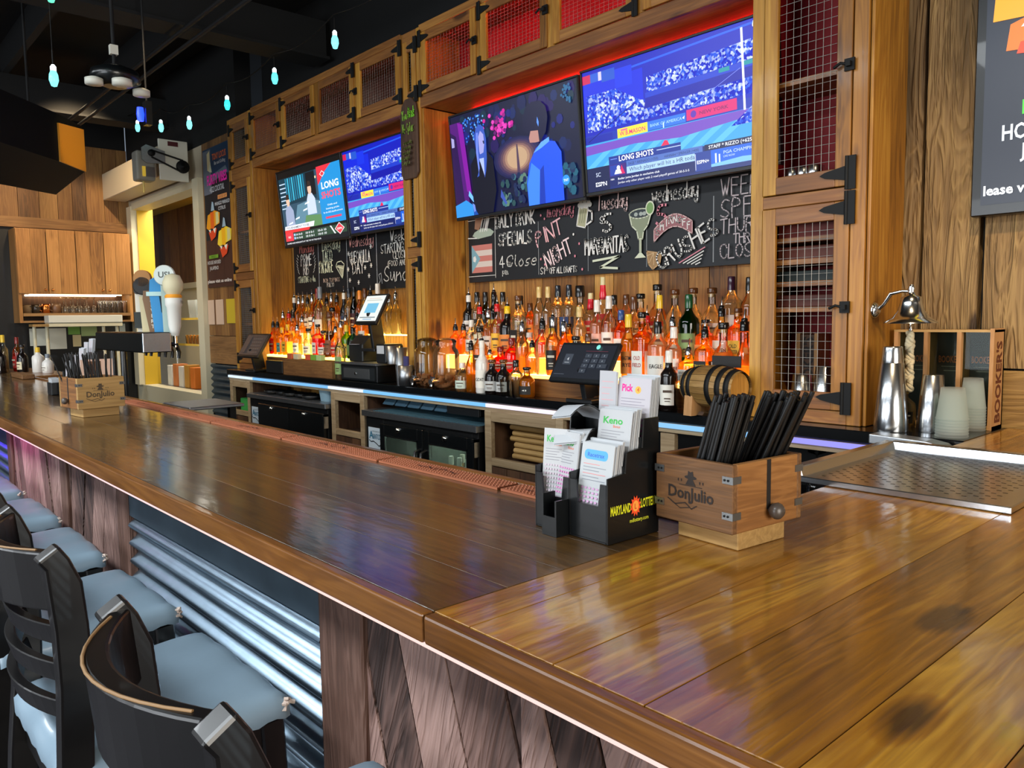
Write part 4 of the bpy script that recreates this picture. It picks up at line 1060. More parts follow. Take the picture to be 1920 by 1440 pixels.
def meals(cv):
    for x, z in ((.407, .4), (.83, .4), (1.228, .4)): cv.line([(x, .02), (x, z)], .005, 'p:b8bcc0')
    cv.chalk('Monday', .22, .325, .065, .0065, 'p:e0847c', .62, slant=.1); cv.chalk('PRIME', .21, .225, .085, .008, WH, fit_sq(.17, 'PRIME', .085)); cv.chalk('RIB', .205, .155, .075, .008, WH, .5); cv.chalk('STARTING @ 4m', .21, .095, .045, .006, CR, fit_sq(.29, 'STARTING @ 4m', .045))
    for s in (-1, 1):
        for i in range(7):
            z = .165 + i * .022; x = .21 + s * (.115 + .022 * math.sin(i * .5)); cv.line([(x, z), (x + s * .02, z + .018)], .007, 'p:a8a8a0')
    cv.chalk('Tuesday', .60, .32, .08, .007, CR, .55, slant=.1); cv.chalk('TACO', .55, .235, .085, .009, CR, fit_sq(.15, 'TACO', .085)); cv.chalk('PACKAGE', .53, .155, .085, .009, CR, fit_sq(.20, 'PACKAGE', .085)); cv.chalk('6 INCH 2 TOPPINGS', .60, .08, .028, .004, 'p:c8b0a0', .7); cv.chalk('FOR 30', .59, .045, .03, .004, WH, .6)
    cv.poly([(.70, .2), (.79, .19), (.785, .12), (.77, .1)], 'p:a8a890'); cv.line([(.68, .19), (.77, .1), (.80, .2), (.76, .225), (.70, .22), (.68, .19), (.79, .17)], .007, CR)
    cv.chalk('Wednesday', 1.04, .315, .07, .006, 'p:e0a09c', .55, slant=.05); cv.chalk('QUESADILLA', 1.02, .2, .08, .008, WH, fit_sq(.27, 'QUESADILLA', .08)); cv.chalk('DAY', .995, .125, .08, .008, WH, .6)
    for x, z in ((.87, .27), (1.17, .30), (.86, .16), (1.09, .16), (1.17, .17), (1.14, .1), (.88, .08), (1.0, .06)):
        for a in (0, 1.05, 2.1): cv.line([(x - .014 * math.cos(a), z - .016 * math.sin(a)), (x + .014 * math.cos(a), z + .016 * math.sin(a))], .005, WH)
    cv.chalk('Weekend', 1.42, .31, .07, .007, WH, .62, al='l'); cv.chalk('STARTING 4m', 1.30, .24, .06, .006, WH, .58, al='l'); cv.chalk('CLOSING', 1.45, .195, .05, .006, WH, .6, al='l'); cv.chalk('(FOOD AND DRINK)', 1.38, .15, .035, .004, WH, .75, al='l'); cv.chalk('Sunday', 1.33, .05, .1, .007, WH, .75, al='l', slant=.1)
    cv.line([(1.26, .03), (1.29, .06), (1.27, .1), (1.30, .11), (1.31, .04)], .005, 'p:a8acb0')


board('chalkboard of daily drink specials under the nearer televisions', -3.665, -1.632, 1.672, 2.06, drinks)
board('chalkboard of weekly meal specials under the farther televisions', -5.9, -3.93, 1.668, 2.06, meals)
BOT="""L|A|-5.87|0.321|std|r|pk|r
L|A|-5.795|0.319|std|y|pk|
L|A|-5.718|0.237|sq|y|yl|t
L|A|-5.626|0.262|sq|y|yl|y
L|A|-5.467|0.293|std|y|ps|w
L|A|-5.289|0.23|squat|c|bk|w
L|A|-5.147|0.26|sq|r|bk|w
L|A|-5.065|0.215|squat|r|bk|w
L|A|-4.977|0.347|cone|b|wd|b
L|A|-4.894|0.28|std|o|ps|r
L|A|-4.819|0.318|std|y|ps|y
L|A|-4.744|0.255|std|l|yl|y
L|A|-4.66|0.237|big|g|bk|g:J:w
L|B|-5.861|0.315|std|y|ps|y
L|B|-5.762|0.313|std|o|pr|r
L|B|-5.688|0.311|std|y|pk|y
L|B|-5.539|0.276|std|y|ps|w
L|B|-5.351|0.273|std|y|ps|o
L|B|-5.25|0.453|big|c|gy|w:V:k
L|B|-5.074|0.299|squat|y|bk|k
L|B|-4.89|0.281|std|y|ps|w
L|B|-4.735|0.292|std|y|pk|o
L|B|-4.66|0.317|std|y|pk|w
L|C|-5.808|0.358|std|k|pw|w
L|C|-5.733|0.347|std|y|ps|
L|C|-5.662|0.354|tall|y|ps|w
L|C|-5.588|0.343|std|c|pk|w
L|C|-5.515|0.364|tall|y|ps|w
L|C|-5.431|0.369|std|r|rd|r
L|C|-5.289|0.337|std|c|pk|
L|C|-5.218|0.354|tall|y|ps|
L|C|-5.139|0.347|std|y|pk|w
L|C|-5.036|0.369|tall|k|pw|n
L|C|-4.965|0.355|std|c|bw|
L|C|-4.894|0.361|tall|m|bk|m
L|C|-4.82|0.332|tall|o|og|o
L|C|-4.749|0.344|std|c|wd|
L|C|-4.678|0.367|tall|b|pk|b
L|C|-4.583|0.37|big|c|wh|w
L|C|-4.445|0.326|std|c|ps|
L|C|-4.37|0.34|std|c|ps|
L|F|-4.647|0.344|std|c|og|g
R|A|-3.32|0.234|squat|a|bk|k
R|A|-3.238|0.153|sq|o|ps|r
R|A|-3.15|0.135|round|r|rd|r
R|A|-3.059|0.183|squat|r|rd|r
R|A|-2.979|0.302|std|a|ps|
R|A|-2.904|0.207|std|a|pk|
R|A|-2.829|0.318|std|c|pk|
R|A|-2.754|0.335|std|a|ps|k
R|A|-2.679|0.303|std|o|ps|
R|A|-2.599|0.195|squat|g2|bk|
R|A|-2.519|0.208|std|o|wd|o
R|A|-2.275|0.296|std|y|yl|o:RAGTIME RYE:k
R|A|-2.198|0.304|sq|o|bk|w:OLD FIELD:r
R|A|-2.112|0.262|big|p|bk|w:EAGLE:k
R|A|-2.028|0.238|std|p|wh|w:PROPER:k
R|A|-1.951|0.19|sq|y|ps|w:SOUTHERN COMFORT:k
R|A|-1.872|0.276|sq|y|pk|k:TULLAMORE DEW:y
R|A|-1.784|0.256|round|a|bk|w
R|A|-1.69|0.308|cone|a|pk|
R|B|-3.64|0.21|std|o|pk|
R|B|-3.565|0.212|std|o|pk|
R|B|-3.49|0.198|std|c|wh|w
R|B|-3.415|0.318|std|c|pr|c
R|B|-3.34|0.296|std|a|ps|w
R|B|-3.265|0.331|std|a|pr|y
R|B|-3.181|0.317|big|k|py|o
R|B|-3.095|0.324|sq|c|wd|k
R|B|-3.007|0.129|round|c|wh|
R|B|-2.921|0.148|std|r|rd|
R|B|-2.844|0.152|std|y|yl|g
R|B|-2.73|0.174|squat|y|bk|w
R|B|-2.65|0.257|std|c|gd|y
R|B|-2.535|0.286|std|p|wh|p
R|B|-2.46|0.303|std|p|wh|w
R|B|-2.385|0.236|std|o|bl|w
R|B|-2.31|0.296|std|c|wd|w
R|B|-2.235|0.255|std|p|pr|w
R|B|-2.164|0.298|tall|c|yl|c
R|B|-2.093|0.237|std|y|ps|w
R|B|-2.009|0.296|big|g|gn|g
R|B|-1.923|0.188|sq|o|bk|o:KNOB CREEK:k
R|B|-1.846|0.281|std|o|pk|w:OVEN:k
R|B|-1.769|0.233|sq|o|wd|y:OLD FORESTER:k
R|B|-1.69|0.171|sq|o|bk|o:KNOB:k
R|C|-3.605|0.309|std|k|pw|w
R|C|-3.528|0.278|std|c|bk|k
R|C|-3.452|0.276|std|g2|bk|k
R|C|-3.378|0.321|std|k|pk|y
R|C|-3.302|0.271|std|p|bk|r
R|C|-3.157|0.246|std|c|bk|w
R|C|-3.082|0.204|std|o|wd|o
R|C|-3.011|0.288|tall|c|gd|
R|C|-2.944|0.286|tall|c|gd|
R|C|-2.871|0.29|sq|c|bw|k
R|C|-2.792|0.29|sq|c|bw|n
R|C|-2.715|0.283|hour|c|bk|
R|C|-2.644|0.243|tall|c|rp|r
R|C|-2.563|0.317|tall|c|rp|r
R|C|-2.492|0.229|std|a|bk|o:ESSE:r
R|C|-2.417|0.23|std|p|wd|r
R|C|-2.331|0.23|round|a|bk|o
R|C|-2.234|0.269|round|a|bk|r
R|C|-2.137|0.243|round|c|wd|
R|C|-2.04|0.246|round|c|wd|
R|C|-1.943|0.243|round|c|wd|w
R|C|-1.848|0.286|big|c|pu|w:HAVEN:k
R|C|-1.764|0.28|std|a|bk|o
R|F|-3.339|0.154|squat|c|wh|f
R|F|-3.262|0.308|tall|y|pk|
R|F|-3.172|0.322|std|w|pw|w:GOAT:k
R|F|-3.092|0.178|squat|k|wd|s
R|F|-3.003|0.18|squat|k|wd|s
R|F|-2.908|0.181|std|c|bk|
R|F|-2.828|0.148|squat|y|bk|k:43:w
R|F|-1.97|0.248|std|k|wh|w"""
# ---------------------------------------------------------------- lit bottle steps and bottles
ROWS = {'F': (2.635, 1.0705), 'A': (2.745, 1.175), 'B': (2.825, 1.255), 'C': (2.90, 1.335)}
for nm, spans, e, e2, dz in (('nearer', ((-3.365, -1.655), (-3.685, -1.655), (-3.685, -1.655)), 'e:ffbe80:15', 'e:ffac50:5', 0), ('farther', ((-5.92, -4.615), (-5.92, -4.615), (-5.92, -3.965)), 'e:ffda78:14', 'e:ffd860:5', 0.028)):
    t = thing('bottle_steps', 'stepped wooden display with glowing tops under the %s bottles' % nm, 'display steps', group='lit bottle steps')
    mb = MB(); mg = MB(); yy = [2.705, 2.786, 2.862, 2.945]
    for i, z in enumerate((1.175, 1.255, 1.335)):
        z += dz; x0, x1 = spans[i]
        mb.box(x0, x1, yy[i], yy[i] + .012, BT + .001, z - (.018 if not i else .082), 'cab_x')
        if i: mg.box(x0, min(x1, -4.615) if dz else x1, yy[i], yy[i] + .010, z - .081, z - .018, e2)
        mg.box(x0, min(x1, -4.615) if dz else x1, yy[i] + .001, yy[i] + .012, z - .017, z - .0012, e2)
        mg.box(x0, x1, yy[i] + .012, yy[i + 1], z - .006, z - .001, e)
        mb.box(x0, x0 + .012, yy[i] + .012, yy[i + 1], BT + .001, z - .018, 'cab'); mb.box(x1 - .012, x1, yy[i] + .012, yy[i + 1], BT + .001, z - .018, 'cab')
    mb.build('wooden_face', t); tag(mg.build('glowing_top', t), 'glowing acrylic top')

BODY = {  # shape: (radius, squareness, profile as (radius factor, height factor))
    'std': (.036, 0, ((.92, 0), (1, .02), (1, .56), (.93, .62), (.62, .68), (.42, .73), (.38, .9))),
    'tall': (.032, 0, ((.92, 0), (1, .02), (1, .5), (.9, .58), (.5, .70), (.40, .76), (.38, .92))),
    'big': (.045, 0, ((.94, 0), (1, .02), (1, .58), (.9, .65), (.5, .72), (.36, .77), (.34, .9))),
    'sq': (.037, 4, ((.95, 0), (1, .015), (1, .60), (.92, .66), (.5, .70), (.38, .73), (.36, .9))),
    'round': (.047, 0, ((.7, 0), (.86, .03), (1, .25), (.98, .40), (.72, .56), (.38, .64), (.34, .72), (.34, .88))),
    'squat': (.041, 0, ((.93, 0), (1, .03), (1, .5), (.92, .58), (.55, .68), (.40, .72), (.38, .88))),
    'cone': (.050, 0, ((.96, 0), (1, .04), (.86, .2), (.5, .52), (.34, .62), (.32, .84))),
    'hour': (.036, 0, ((.9, 0), (1, .03), (1, .5), (.6, .6), (.42, .66), (.5, .8), (.6, .9)))}
LIQ = {'a': ('glass', 'liq_a', 'amber'), 'o': ('glass_amber', 'liq_o', 'orange'), 'y': ('glass_amber', 'liq_y', 'yellow'), 'r': ('glass_amber', 'liq_r', 'red'), 'p': ('glass', 'liq_p', 'peach'), 'b': ('glass', 'liq_b', 'brown'),
       'l': ('glass_lime', 'liq_l', 'lime green'), 'g': ('glass_green', 'liq_g', 'green'), 'g2': ('glass_olive', 'liq_y', 'olive'), 'm': ('glass_dark', 'liq_m', 'dark red'), 'c': ('glass', 'liq_c', 'clear'), 'k': ('s:120c0a', None, 'black'), 'w': ('s:e4e0d8', None, 'white')}
CAPS = {'pk': ('s:141210', 'black pourer', 1), 'ps': ('steel', 'steel pourer', 1), 'pw': ('s:e8e4d8', 'white-necked pourer', 1), 'pr': ('s:c81c1c', 'red-banded pourer', 1), 'py': ('s:f0c41c', 'yellow-banded pourer', 1), 'bk': ('s:181412', 'black cap', 0), 'wd': ('s:5c3418', 'wooden stopper', 0),
        'gd': ('s:d8b870', 'gold cap', 0), 'rd': ('s:7c1c14', 'dark red cap', 0), 'wh': ('s:e8e0d4', 'white cap', 0), 'yl': ('s:ecc030', 'yellow cap', 0), 'bw': ('s:20242c', 'dark blue cap', 0), 'rp': ('s:e01830', 'red wax neck', 0), 'bl': ('s:34508c', 'blue neck band', 0),
        'gn': ('s:18502c', 'green cap', 0), 'pu': ('s:3c1c30', 'dark purple cap', 0), 'gy': ('s:7c848c', 'grey cap', 0), 'og': ('s:f08c28', 'orange cap', 0)}
LABC = {'w': 'p:ece8dc', 'k': 'p:17140f', 'c': 'p:e4d8b4', 'r': 'p:b8241c', 'y': 'p:e8b838', 'o': 'p:e08a3c', 'p': 'p:eab8a8', 'n': 'p:28406c', 'g': 'p:88a868', 's': 'p:c0c0bc', 'f': 'p:c8d8c8', 'b': 'p:8c5838', 'm': 'p:3c1018', 't': 'p:54a8a0'}
LABN = {'w': 'white', 'k': 'black', 'c': 'cream', 'r': 'red', 'y': 'yellow', 'o': 'orange', 'p': 'pink', 'n': 'navy', 'g': 'green', 's': 'silver', 'f': 'pale floral', 'b': 'brown', 'm': 'maroon', 't': 'teal'}
SHN = {'std': '', 'tall': 'slim ', 'big': 'big ', 'sq': 'square ', 'round': 'round ', 'squat': 'squat ', 'cone': 'cone-shaped ', 'hour': 'waisted '}


def bottle(x, y, z, h, sh, li, cap, lab, name, label, group, cat='bottle'):
    t = thing(name, label, cat, (x, y, z), 0.0, group)
    r, sq, prof = BODY[sh]; gm, lm, _ = LIQ[li]; cm, _, pour = CAPS[cap]
    hb = h - (.05 if pour else 0.0)                  # bottle without the pourer
    n = 16; P = [(r * a, hb * b) for a, b in prof]
    mb = MB(); mb.lathe(P, gm, n, sq=sq, caps=False); mb.add([(r * .9 * math.cos(2 * math.pi * j / 12), r * .9 * math.sin(2 * math.pi * j / 12), .0005) for j in range(12)], [tuple(range(12))[::-1]], gm); mb.build('glass', t)
    if lm:
        lv = random.uniform(.5, .66) if sh != 'cone' else .5
        Q = []
        for (ra, za), (rb, zb) in zip(P, P[1:]):
            if za >= hb * lv: break
            Q.append((ra - .0022, za + .002))
            if zb > hb * lv: f = (hb * lv - za) / (zb - za); Q.append((lerp(ra, rb, f) - .0022, hb * lv))
        mb = MB(); mb.lathe(Q, lm, 14, sq=sq); mb.build('liquor', t)
    rn = P[-1][0]; mb = MB(); z0 = P[-1][1]
    if pour:
        mb.lathe([(rn * 1.12, hb * .86), (rn * 1.15, hb * .88), (rn * 1.1, hb), (rn * .7, hb + .004)], cm, 10)
        mb.lathe([(rn * .8, hb + .003), (rn * .8, hb + .012), (.004, hb + .016)], 's:141210', 8)
        mb.tube([(0, 0, hb + .012), (.001, 0, hb + .028), (.008, -.006, hb + .05)], [.004, .0035, .0028], 'chrome', 6); mb.build('pourer', t)
    elif cap == 'rp':
        mb.lathe([(rn * 1.3, hb * .66), (rn * 1.5, hb * .72), (rn * 1.2, hb * .8), (rn * 1.1, hb * .88)], cm, 10); mb.lathe([(rn * 1.1, hb * .88), (rn * 1.05, hb)], 's:d8c890', 10); mb.build('cap', t)
    elif cap in ('wd', 'bk') and sh in ('round', 'sq', 'squat', 'cone'):
        mb.lathe([(rn * .9, z0 - .01), (rn * .9, z0 + .004)], 's:c89c60', 10); mb.lathe([(rn * 1.25, z0 + .004), (rn * 1.35, z0 + .008), (rn * 1.35, hb - .003), (rn * 1.2, hb)], cm, 12); mb.build('stopper', t)
    else:
        mb.lathe([(rn * 1.15, hb * .80), (rn * 1.18, hb * .83), (rn * 1.1, hb * .985), (rn * .95, hb)], cm, 10); mb.build('cap', t)
    if lab:
        q = lab.split(':'); c = LABC[q[0]]
        zl0, zl1 = hb * .1, hb * (.44 if sh not in ('round', 'squat', 'cone') else .38)
        rr = r * (1.0 if sq or sh != 'round' else .99) + .0008
        mb = MB(); a0, a1 = -2.75, -.35                    # facing the bar and the near end
        if sq:
            w = r * .80; mb.add([(-w, -r - .0008, zl0), (w, -r - .0008, zl0), (w, -r - .0008, zl1), (-w, -r - .0008, zl1)], [(0, 1, 2, 3)], c)
            mb.add([(r + .0008, -w, zl0), (r + .0008, w, zl0), (r + .0008, w, zl1), (r + .0008, -w, zl1)], [(0, 1, 2, 3)], c)
        else:
            k = 10; vs = []
            for i in range(k + 1):
                a = lerp(a0, a1, i / k)
                for z in (zl0, zl1):
                    e = rr
                    if sh in ('round', 'cone'):
                        for (ra, za), (rb, zb) in zip(P, P[1:]):
                            if za <= z <= zb: e = lerp(ra, rb, (z - za) / max(zb - za, 1e-5)) + .001
                    vs.append((e * math.cos(a), e * math.sin(a), z))
            mb.add(vs, [(2 * i, 2 * i + 2, 2 * i + 3, 2 * i + 1) for i in range(k)], c, True)
        ang = -1.12                                        # writing faces the camera side
        tc = {'k': 'p:17140f', 'w': 'p:f0ece0', 'r': 'p:b02018', 'y': 'p:e8c848'}
        d = Vector((math.cos(ang), math.sin(ang), 0)) if not sq else Vector((0, -1, 0))
        u = Vector((-d.y, d.x, 0))
        if len(q) > 1:
            ws = q[1].split(); hh = (zl1 - zl0); lw = r * 1.25
            cv = Cv(mb, d * (rr + .0004) * (1 if sq else .93) + Vector((0, 0, zl0)), u, (0, 0, 1)) if sq else Cv(mb, d * (rr + .0003) + Vector((0, 0, zl0)), u, (0, 0, 1))
            for i, wd_ in enumerate(ws): cv.text(wd_, 0, hh * (.62 - .3 * i) if len(ws) > 1 else hh * .4, min(hh * .2, .018), tc[q[2]], 'c', .01, fit=min(lw, .012 * len(wd_)))
        else:
            cv = Cv(mb, d * (rr + .0003) + Vector((0, 0, zl0)), u, (0, 0, 1)); hh = zl1 - zl0; ink = 'p:d8d0b8' if q[0] in 'krnm' else 'p:4c3828'
            cv.rect(-r * .5, r * .5, hh * .62, hh * .74, ink); cv.rect(-r * .36, r * .36, hh * .3, hh * .36, ink); cv.rect(-r * .3, r * .3, hh * .18, hh * .22, ink)
        mb.build('paper_label', t)
    return t


ORD = ['first', 'second', 'third', 'fourth', 'fifth', 'sixth', 'seventh', 'eighth', 'ninth', 'tenth', 'eleventh', 'twelfth', 'thirteenth', 'fourteenth', 'fifteenth', 'sixteenth', 'seventeenth', 'eighteenth', 'nineteenth', 'twentieth', 'twenty-first', 'twenty-second', 'twenty-third', 'twenty-fourth', 'twenty-fifth', 'twenty-sixth']
STEP = {'F': 'on the counter', 'A': 'on the lowest step', 'B': 'on the middle step', 'C': 'on the top step'}
cnt = {}
for ln in BOT.split('\n'):
    bay, row, x, h, sh, li, cap, lab = ln.split('|'); x = float(x); h = float(h)
    y, z = ROWS[row]
    if bay == 'L' and row != 'F': z += .028; h -= .028
    if bay == 'L' and row == 'F': y = 2.635
    k = cnt.get((bay, row), 0); cnt[(bay, row)] = k + 1
    lb = f"{LIQ[li][2]} {SHN[sh]}bottle with {CAPS[cap][1]}, {ORD[k]} {STEP[row]} from the {'narrow post' if bay == 'R' else 'corner cabinet'}"
    if (bay, row) == ('L', 'F'): lb = 'clear bottle with green label and orange cap beside the wooden box front'
    bottle(x, y, z, h, sh, li, cap, lab, 'liquor_bottle', lb, 'liquor bottles in the %s bay' % ('nearer' if bay == 'R' else 'farther'))
# ---------------------------------------------------------------- things on the back counter
def jar(x, y, label):
    t = thing('drink_jar', label, 'jar', (x, y, BT + .0005), 0.15, 'glass drink jars with taps')
    mb = MB(); mb.lathe([(.066, 0), (.073, .012), (.075, .05), (.075, .19), (.069, .215), (.055, .232), (.055, .245)], 'jar_glass', 24, caps=False); mb.build('glass', t)
    mb = MB(); mb.lathe([(.058, .246), (.060, .270), (.04, .280), (.012, .285)], 'jar_glass', 20); mb.build('lid', t)
    mb = MB(); mb.lathe([(.012, 0), (.012, .03), (.016, .035), (.016, .055)], 'chrome', 10, (0, 0, 0), axis='y'); mb.v = [(a, -b - .073, c + .045) for a, b, c in mb.v]; mb.f = [f[::-1] for f in mb.f]
    mb.tube([(0, -.118, .045), (0, -.124, .02)], .008, 'chrome', 8); mb.tube([(-.02, -.106, .068), (.02, -.106, .068)], .005, 'chrome', 6); mb.tube([(0, -.106, .045), (0, -.106, .07)], .004, 'chrome', 6); mb.build('tap', t)
    mb = MB()
    for i in range(44):
        a, rr = random.uniform(0, 6.28), .052 * math.sqrt(random.random()); zz = .016 + .02 * (i // 16) + random.uniform(0, .012); d = Vector((random.uniform(-1, 1), random.uniform(-1, 1), random.uniform(-.5, .5))).normalized() * .017
        p = Vector((rr * math.cos(a), rr * math.sin(a), zz)); mb.tube([p - d, p + d], .011, 'cork', 7)
    tag(mb.build('corks', t), 'loose wine corks in the jar', kind='stuff')


jar(-3.70, 2.663, 'glass drink jar with tap and corks, beside the narrow post'); jar(-3.52, 2.663, 'glass drink jar with tap and corks, beside the floral bottle')
def tumbler(x, y, label, r=.036, h=.09, z=BT + .0005, m='glass', name='glass_tumbler', group='tumblers on the back counter', nm='glass'):
    t = thing(name, label, 'glass', (x, y, z), 0, group); mb = MB()
    mb.lathe([(r * .82, 0), (r * .86, .006), (r, h)], m, 16, caps=False); mb.lathe([(r * .8, .001), (r * .8, .008)], m, 12); mb.build(nm, t); return t


tumbler(-2.955, 2.612, 'empty glass tumbler in front of the squat black bottles'); tumbler(-2.87, 2.612, 'empty glass tumbler beside the bottle with a round 43 medallion')
# steel cup with a card beside the jars
t = thing('steel_cup', 'plain steel cup holding a purple card beside the jars', 'cup', (-3.86, 2.62, BT + .0005))
mb = MB(); mb.lathe([(.036, 0), (.044, .002), (.046, .12), (.043, .12), (.04, .006)], 'steel_brushed', 18); mb.build('cup', t)
o = MB().box(-3.875, -3.83, 2.615, 2.625, 1.16, 1.245, 'p:3c3868').build('card'); tag(o, 'purple card standing in the steel cup by the jars', 'card')
# tablet registers
def tablet(name, label, x0, z0, wd, ht, y0, lean, yaw, draw, foot, cat='register'):
    t = thing(name, label, cat, (x0, y0, z0), yaw, 'registers on the back counter')
    c, s = math.cos(lean), math.sin(lean)
    mt = Matrix(((1, 0, 0, 0), (0, c, s, 0), (0, -s, c, 0), (0, 0, 0, 1)))
    mb = MB(); mb.box(0, wd, 0, .022, 0, ht, 'black_plastic', mt=mt); mb.build('casing', t, bevel=.004)
    mb = MB(); cv = Cv(mb, mt @ Vector((.012, -.0005, .02)), (1, 0, 0), mt.to_3x3() @ Vector((0, 0, 1))); draw(cv, wd - .024, ht - .034); mb.build('screen', t)
    mb = MB(); b = mt @ Vector((wd / 2, .022, ht * .45))
    mb.beam(b, (wd / 2, b.y + .035, -foot + .02), .09, .03, 'black_plastic', up=(1, 0, 0)); mb.box(wd / 2 - .08, wd / 2 + .08, b.y - .05, b.y + .055, -foot, -foot + .02, 'black_plastic'); mb.build('stand', t, bevel=.004)
    return t


def keypad(cv, w, h):
    cv.rect(0, w, 0, h, 'e:171b24'); cv.rect(w * .12, w * .27, h * .4, h * .72, 'e:3a404a'); cv.text('4', w * .195, h * .52, h * .1, 'e:c8ccd0', 'c'); cv.rect(w * .15, w * .24, h * .45, h * .47, 'e:8c9298')
    for r in range(4):
        for c in range(3 if r < 3 else 1):
            x = w * (.50 + c * .145); z = h * (.62 - r * .155); cv.rect(x, x + w * .115, z, z + h * .12, 'e:343a44'); cv.text('123456789'[r * 3 + c] if r < 3 else '0', x + w * .057, z + h * .04, h * .045, 'e:b0b8c0', 'c')
    cv.rect(w * .5, w * .9, h * .79, h * .8, 'e:70303c'); cv.rect(w * .05, w * .25, h * .08, h * .09, 'e:5c6470'); cv.rect(w * .86, w * .96, h * .31, h * .43, 'e:343a44'); cv.ell(w * .7, h * .92, .012, .012, 'e:7ce0d0', 10)


def mail(cv, w, h):
    cv.rect(0, w, 0, h, 'e:d8ddd8'); cv.rect(w * .22, w * .8, h * .32, h * .7, 'e:6cb0d0'); cv.rect(w * .1, w * .9, h * .8, h * .84, 'e:b8bcb4'); cv.rect(w * .2, w * .8, h * .88, h * .9, 'e:c8a890'); cv.rect(w * .1, w * .9, h * .12, h * .16, 'e:707c84'); cv.rect(w * .3, w * .75, h * .05, h * .08, 'e:5c88b0')


def keyboard(cv, w, h):
    cv.rect(0, w, 0, h, 'e:2c2828')
    for r in range(5):
        for c in range(5): cv.rect(w * (.42 + c * .1), w * (.48 + c * .1), h * (.12 + r * .16), h * (.16 + r * .16), 'e:4c4844')
    cv.rect(w * .06, w * .3, h * .1, h * .9, 'e:302c2c')


tablet('tablet_register', 'tablet register with a number pad lit on its dark screen', -2.608, 1.168, .354, .205, 2.562, .54, 0.0, keypad, .097)
tablet('tablet_register', 'tilted tablet register with small keys standing by the corner cabinet', -6.108, 1.187, .374, .212, 2.54, .55, 0.0, keyboard, .116)
tablet('upright_register', 'upright tilted register showing a white page with blue picture', -4.43, 1.437, .25, .215, 2.62, .50, 0.0, mail, .175)
t = thing('cash_drawer', 'black cash drawer with a silver front plate', 'cash drawer', (-4.60, 2.61, BT + .001))
mb = MB(); mb.box(0, .44, 0, .18, 0, .105, 'black_satin'); mb.build('body', t, bevel=.004)
mb = MB(); mb.box(.02, .42, -.006, 0, .012, .09, 'dark_plastic'); mb.box(.05, .36, -.009, -.006, .02, .082, 'm:9aa0a4:0.4'); mb.lathe([(.009, -.013), (.009, -.008)], 'chrome', 10, (.2, 0, .05), axis='y'); mb.build('drawer', t)
o = MB().box(-4.60, -4.16, 2.60, 2.79, 1.1775, 1.19, 'steel_brushed').build('steel_tray'); tag(o, 'flat steel tray on top of the cash drawer', 'tray')
t = thing('receipt_printer', 'black receipt printer on the tray behind the upright register', 'printer', (-4.585, 2.665, 1.1915))
mb = MB(); mb.extr([(0, 0, 0), (0, .13, 0), (0, .13, .16), (0, .06, .17), (0, 0, .11)], (.17, 0, 0), 'black_plastic'); mb.build('casing', t, bevel=.006)
mb = MB(); mb.box(.04, .13, -.02, .03, .112, .114, 'paper'); mb.build('receipt', t)
t = thing('receipt_printer', 'squat black printer with white paper beside the steel cup stack', 'printer', (-4.225, 2.645, 1.191))
mb = MB(); mb.box(0, .12, 0, .13, 0, .12, 'black_plastic'); mb.build('casing', t, bevel=.01, seg=2); mb = MB(); mb.box(.02, .1, -.003, .004, .06, .11, 'paper'); mb.build('receipt', t)
for i, (x, y) in enumerate(((-4.055, 2.66), (-4.02, 2.70))):
    t = thing('steel_tin', ('dented steel tin on the tray behind the printer', 'tall steel tin beside the narrow post in the farther bay')[i], 'tin', (x, y, (1.191, BT + .0005)[i]), 0, 'steel tins by the register'); mb = MB(); mb.lathe([(.032, 0), (.046, (.11, .22)[i]), (.044, (.11, .22)[i]), (.03, .005)], 'steel_brushed', 18); mb.build('cup', t)
o = MB().box(-5.735, -5.46, 2.61, 2.65, BT + .001, 1.165, 'black_plastic').build('black_box', bevel=.004); tag(o, 'low black box beside the corner register', 'box')
t = thing('wooden_box', 'plain wooden box front standing below the farther bottles', 'box', (-5.43, 2.605, BT + .001))
mb = MB(); mb.box(0, .72, 0, .012, 0, .115, 'crate'); mb.box(.708, .72, .012, .05, 0, .115, 'pale_x'); mb.box(0, .012, .012, .05, 0, .115, 'crate'); mb.build('box', t)
for i, (x, m, c) in enumerate(((-5.38, 'red', 'c86040'), (-5.28, 'cream', 'd8d0b0'), (-5.1, 'red', 'd85838'), (-5.02, 'green', '7cac3c'), (-4.94, 'pale green', 'b0cc88'))):
    o = MB().box(x, x + .07, 2.612, 2.645, 1.1865, 1.225, 'p:' + c).build('small_carton', bevel=.002); tag(o, 'small %s carton on the wooden box front%s' % (m, '' if i not in (0, 2) else (', nearest the corner register' if i == 0 else ', beside the green carton')), 'carton', 'cartons on the wooden box')
# payment terminal and barrel
t = thing('card_terminal', 'dark card terminal with copper buttons between the tablet and the barrel', 'terminal', (-2.20, 2.60, BT + .001))
mb = MB(); mb.box(0, .17, 0, .06, 0, .13, 'black_plastic'); mb.build('casing', t, bevel=.006); mb = MB()
for i in range(3): mb.box(.03, .055, -.003, .0, .045 + i * .025, .06 + i * .025, 'copper')
mb.box(.10, .112, -.006, .0, .01, .12, 'chrome'); mb.build('buttons', t)
t = thing('barrel', 'small oak barrel with black hoops lying on a wooden cradle', 'barrel', (-1.86, 2.625, BT + .0005), -0.12)
L_ = .255; mb = MB(); prof = [(.062 + .021 * math.sin(math.pi * i / 12), L_ * i / 12) for i in range(13)]
for k in range(20):
    a0, a1 = 2 * math.pi * k / 20, 2 * math.pi * (k + 1) / 20; vs = []
    for r_, x_ in prof:
        for a in (a0 + .008, a1 - .008): vs.append((x_, r_ * math.cos(a), .115 + r_ * math.sin(a)))
    mb.add(vs, [(2 * i, 2 * i + 2, 2 * i + 3, 2 * i + 1) for i in range(12)], 'barrel_x', True)
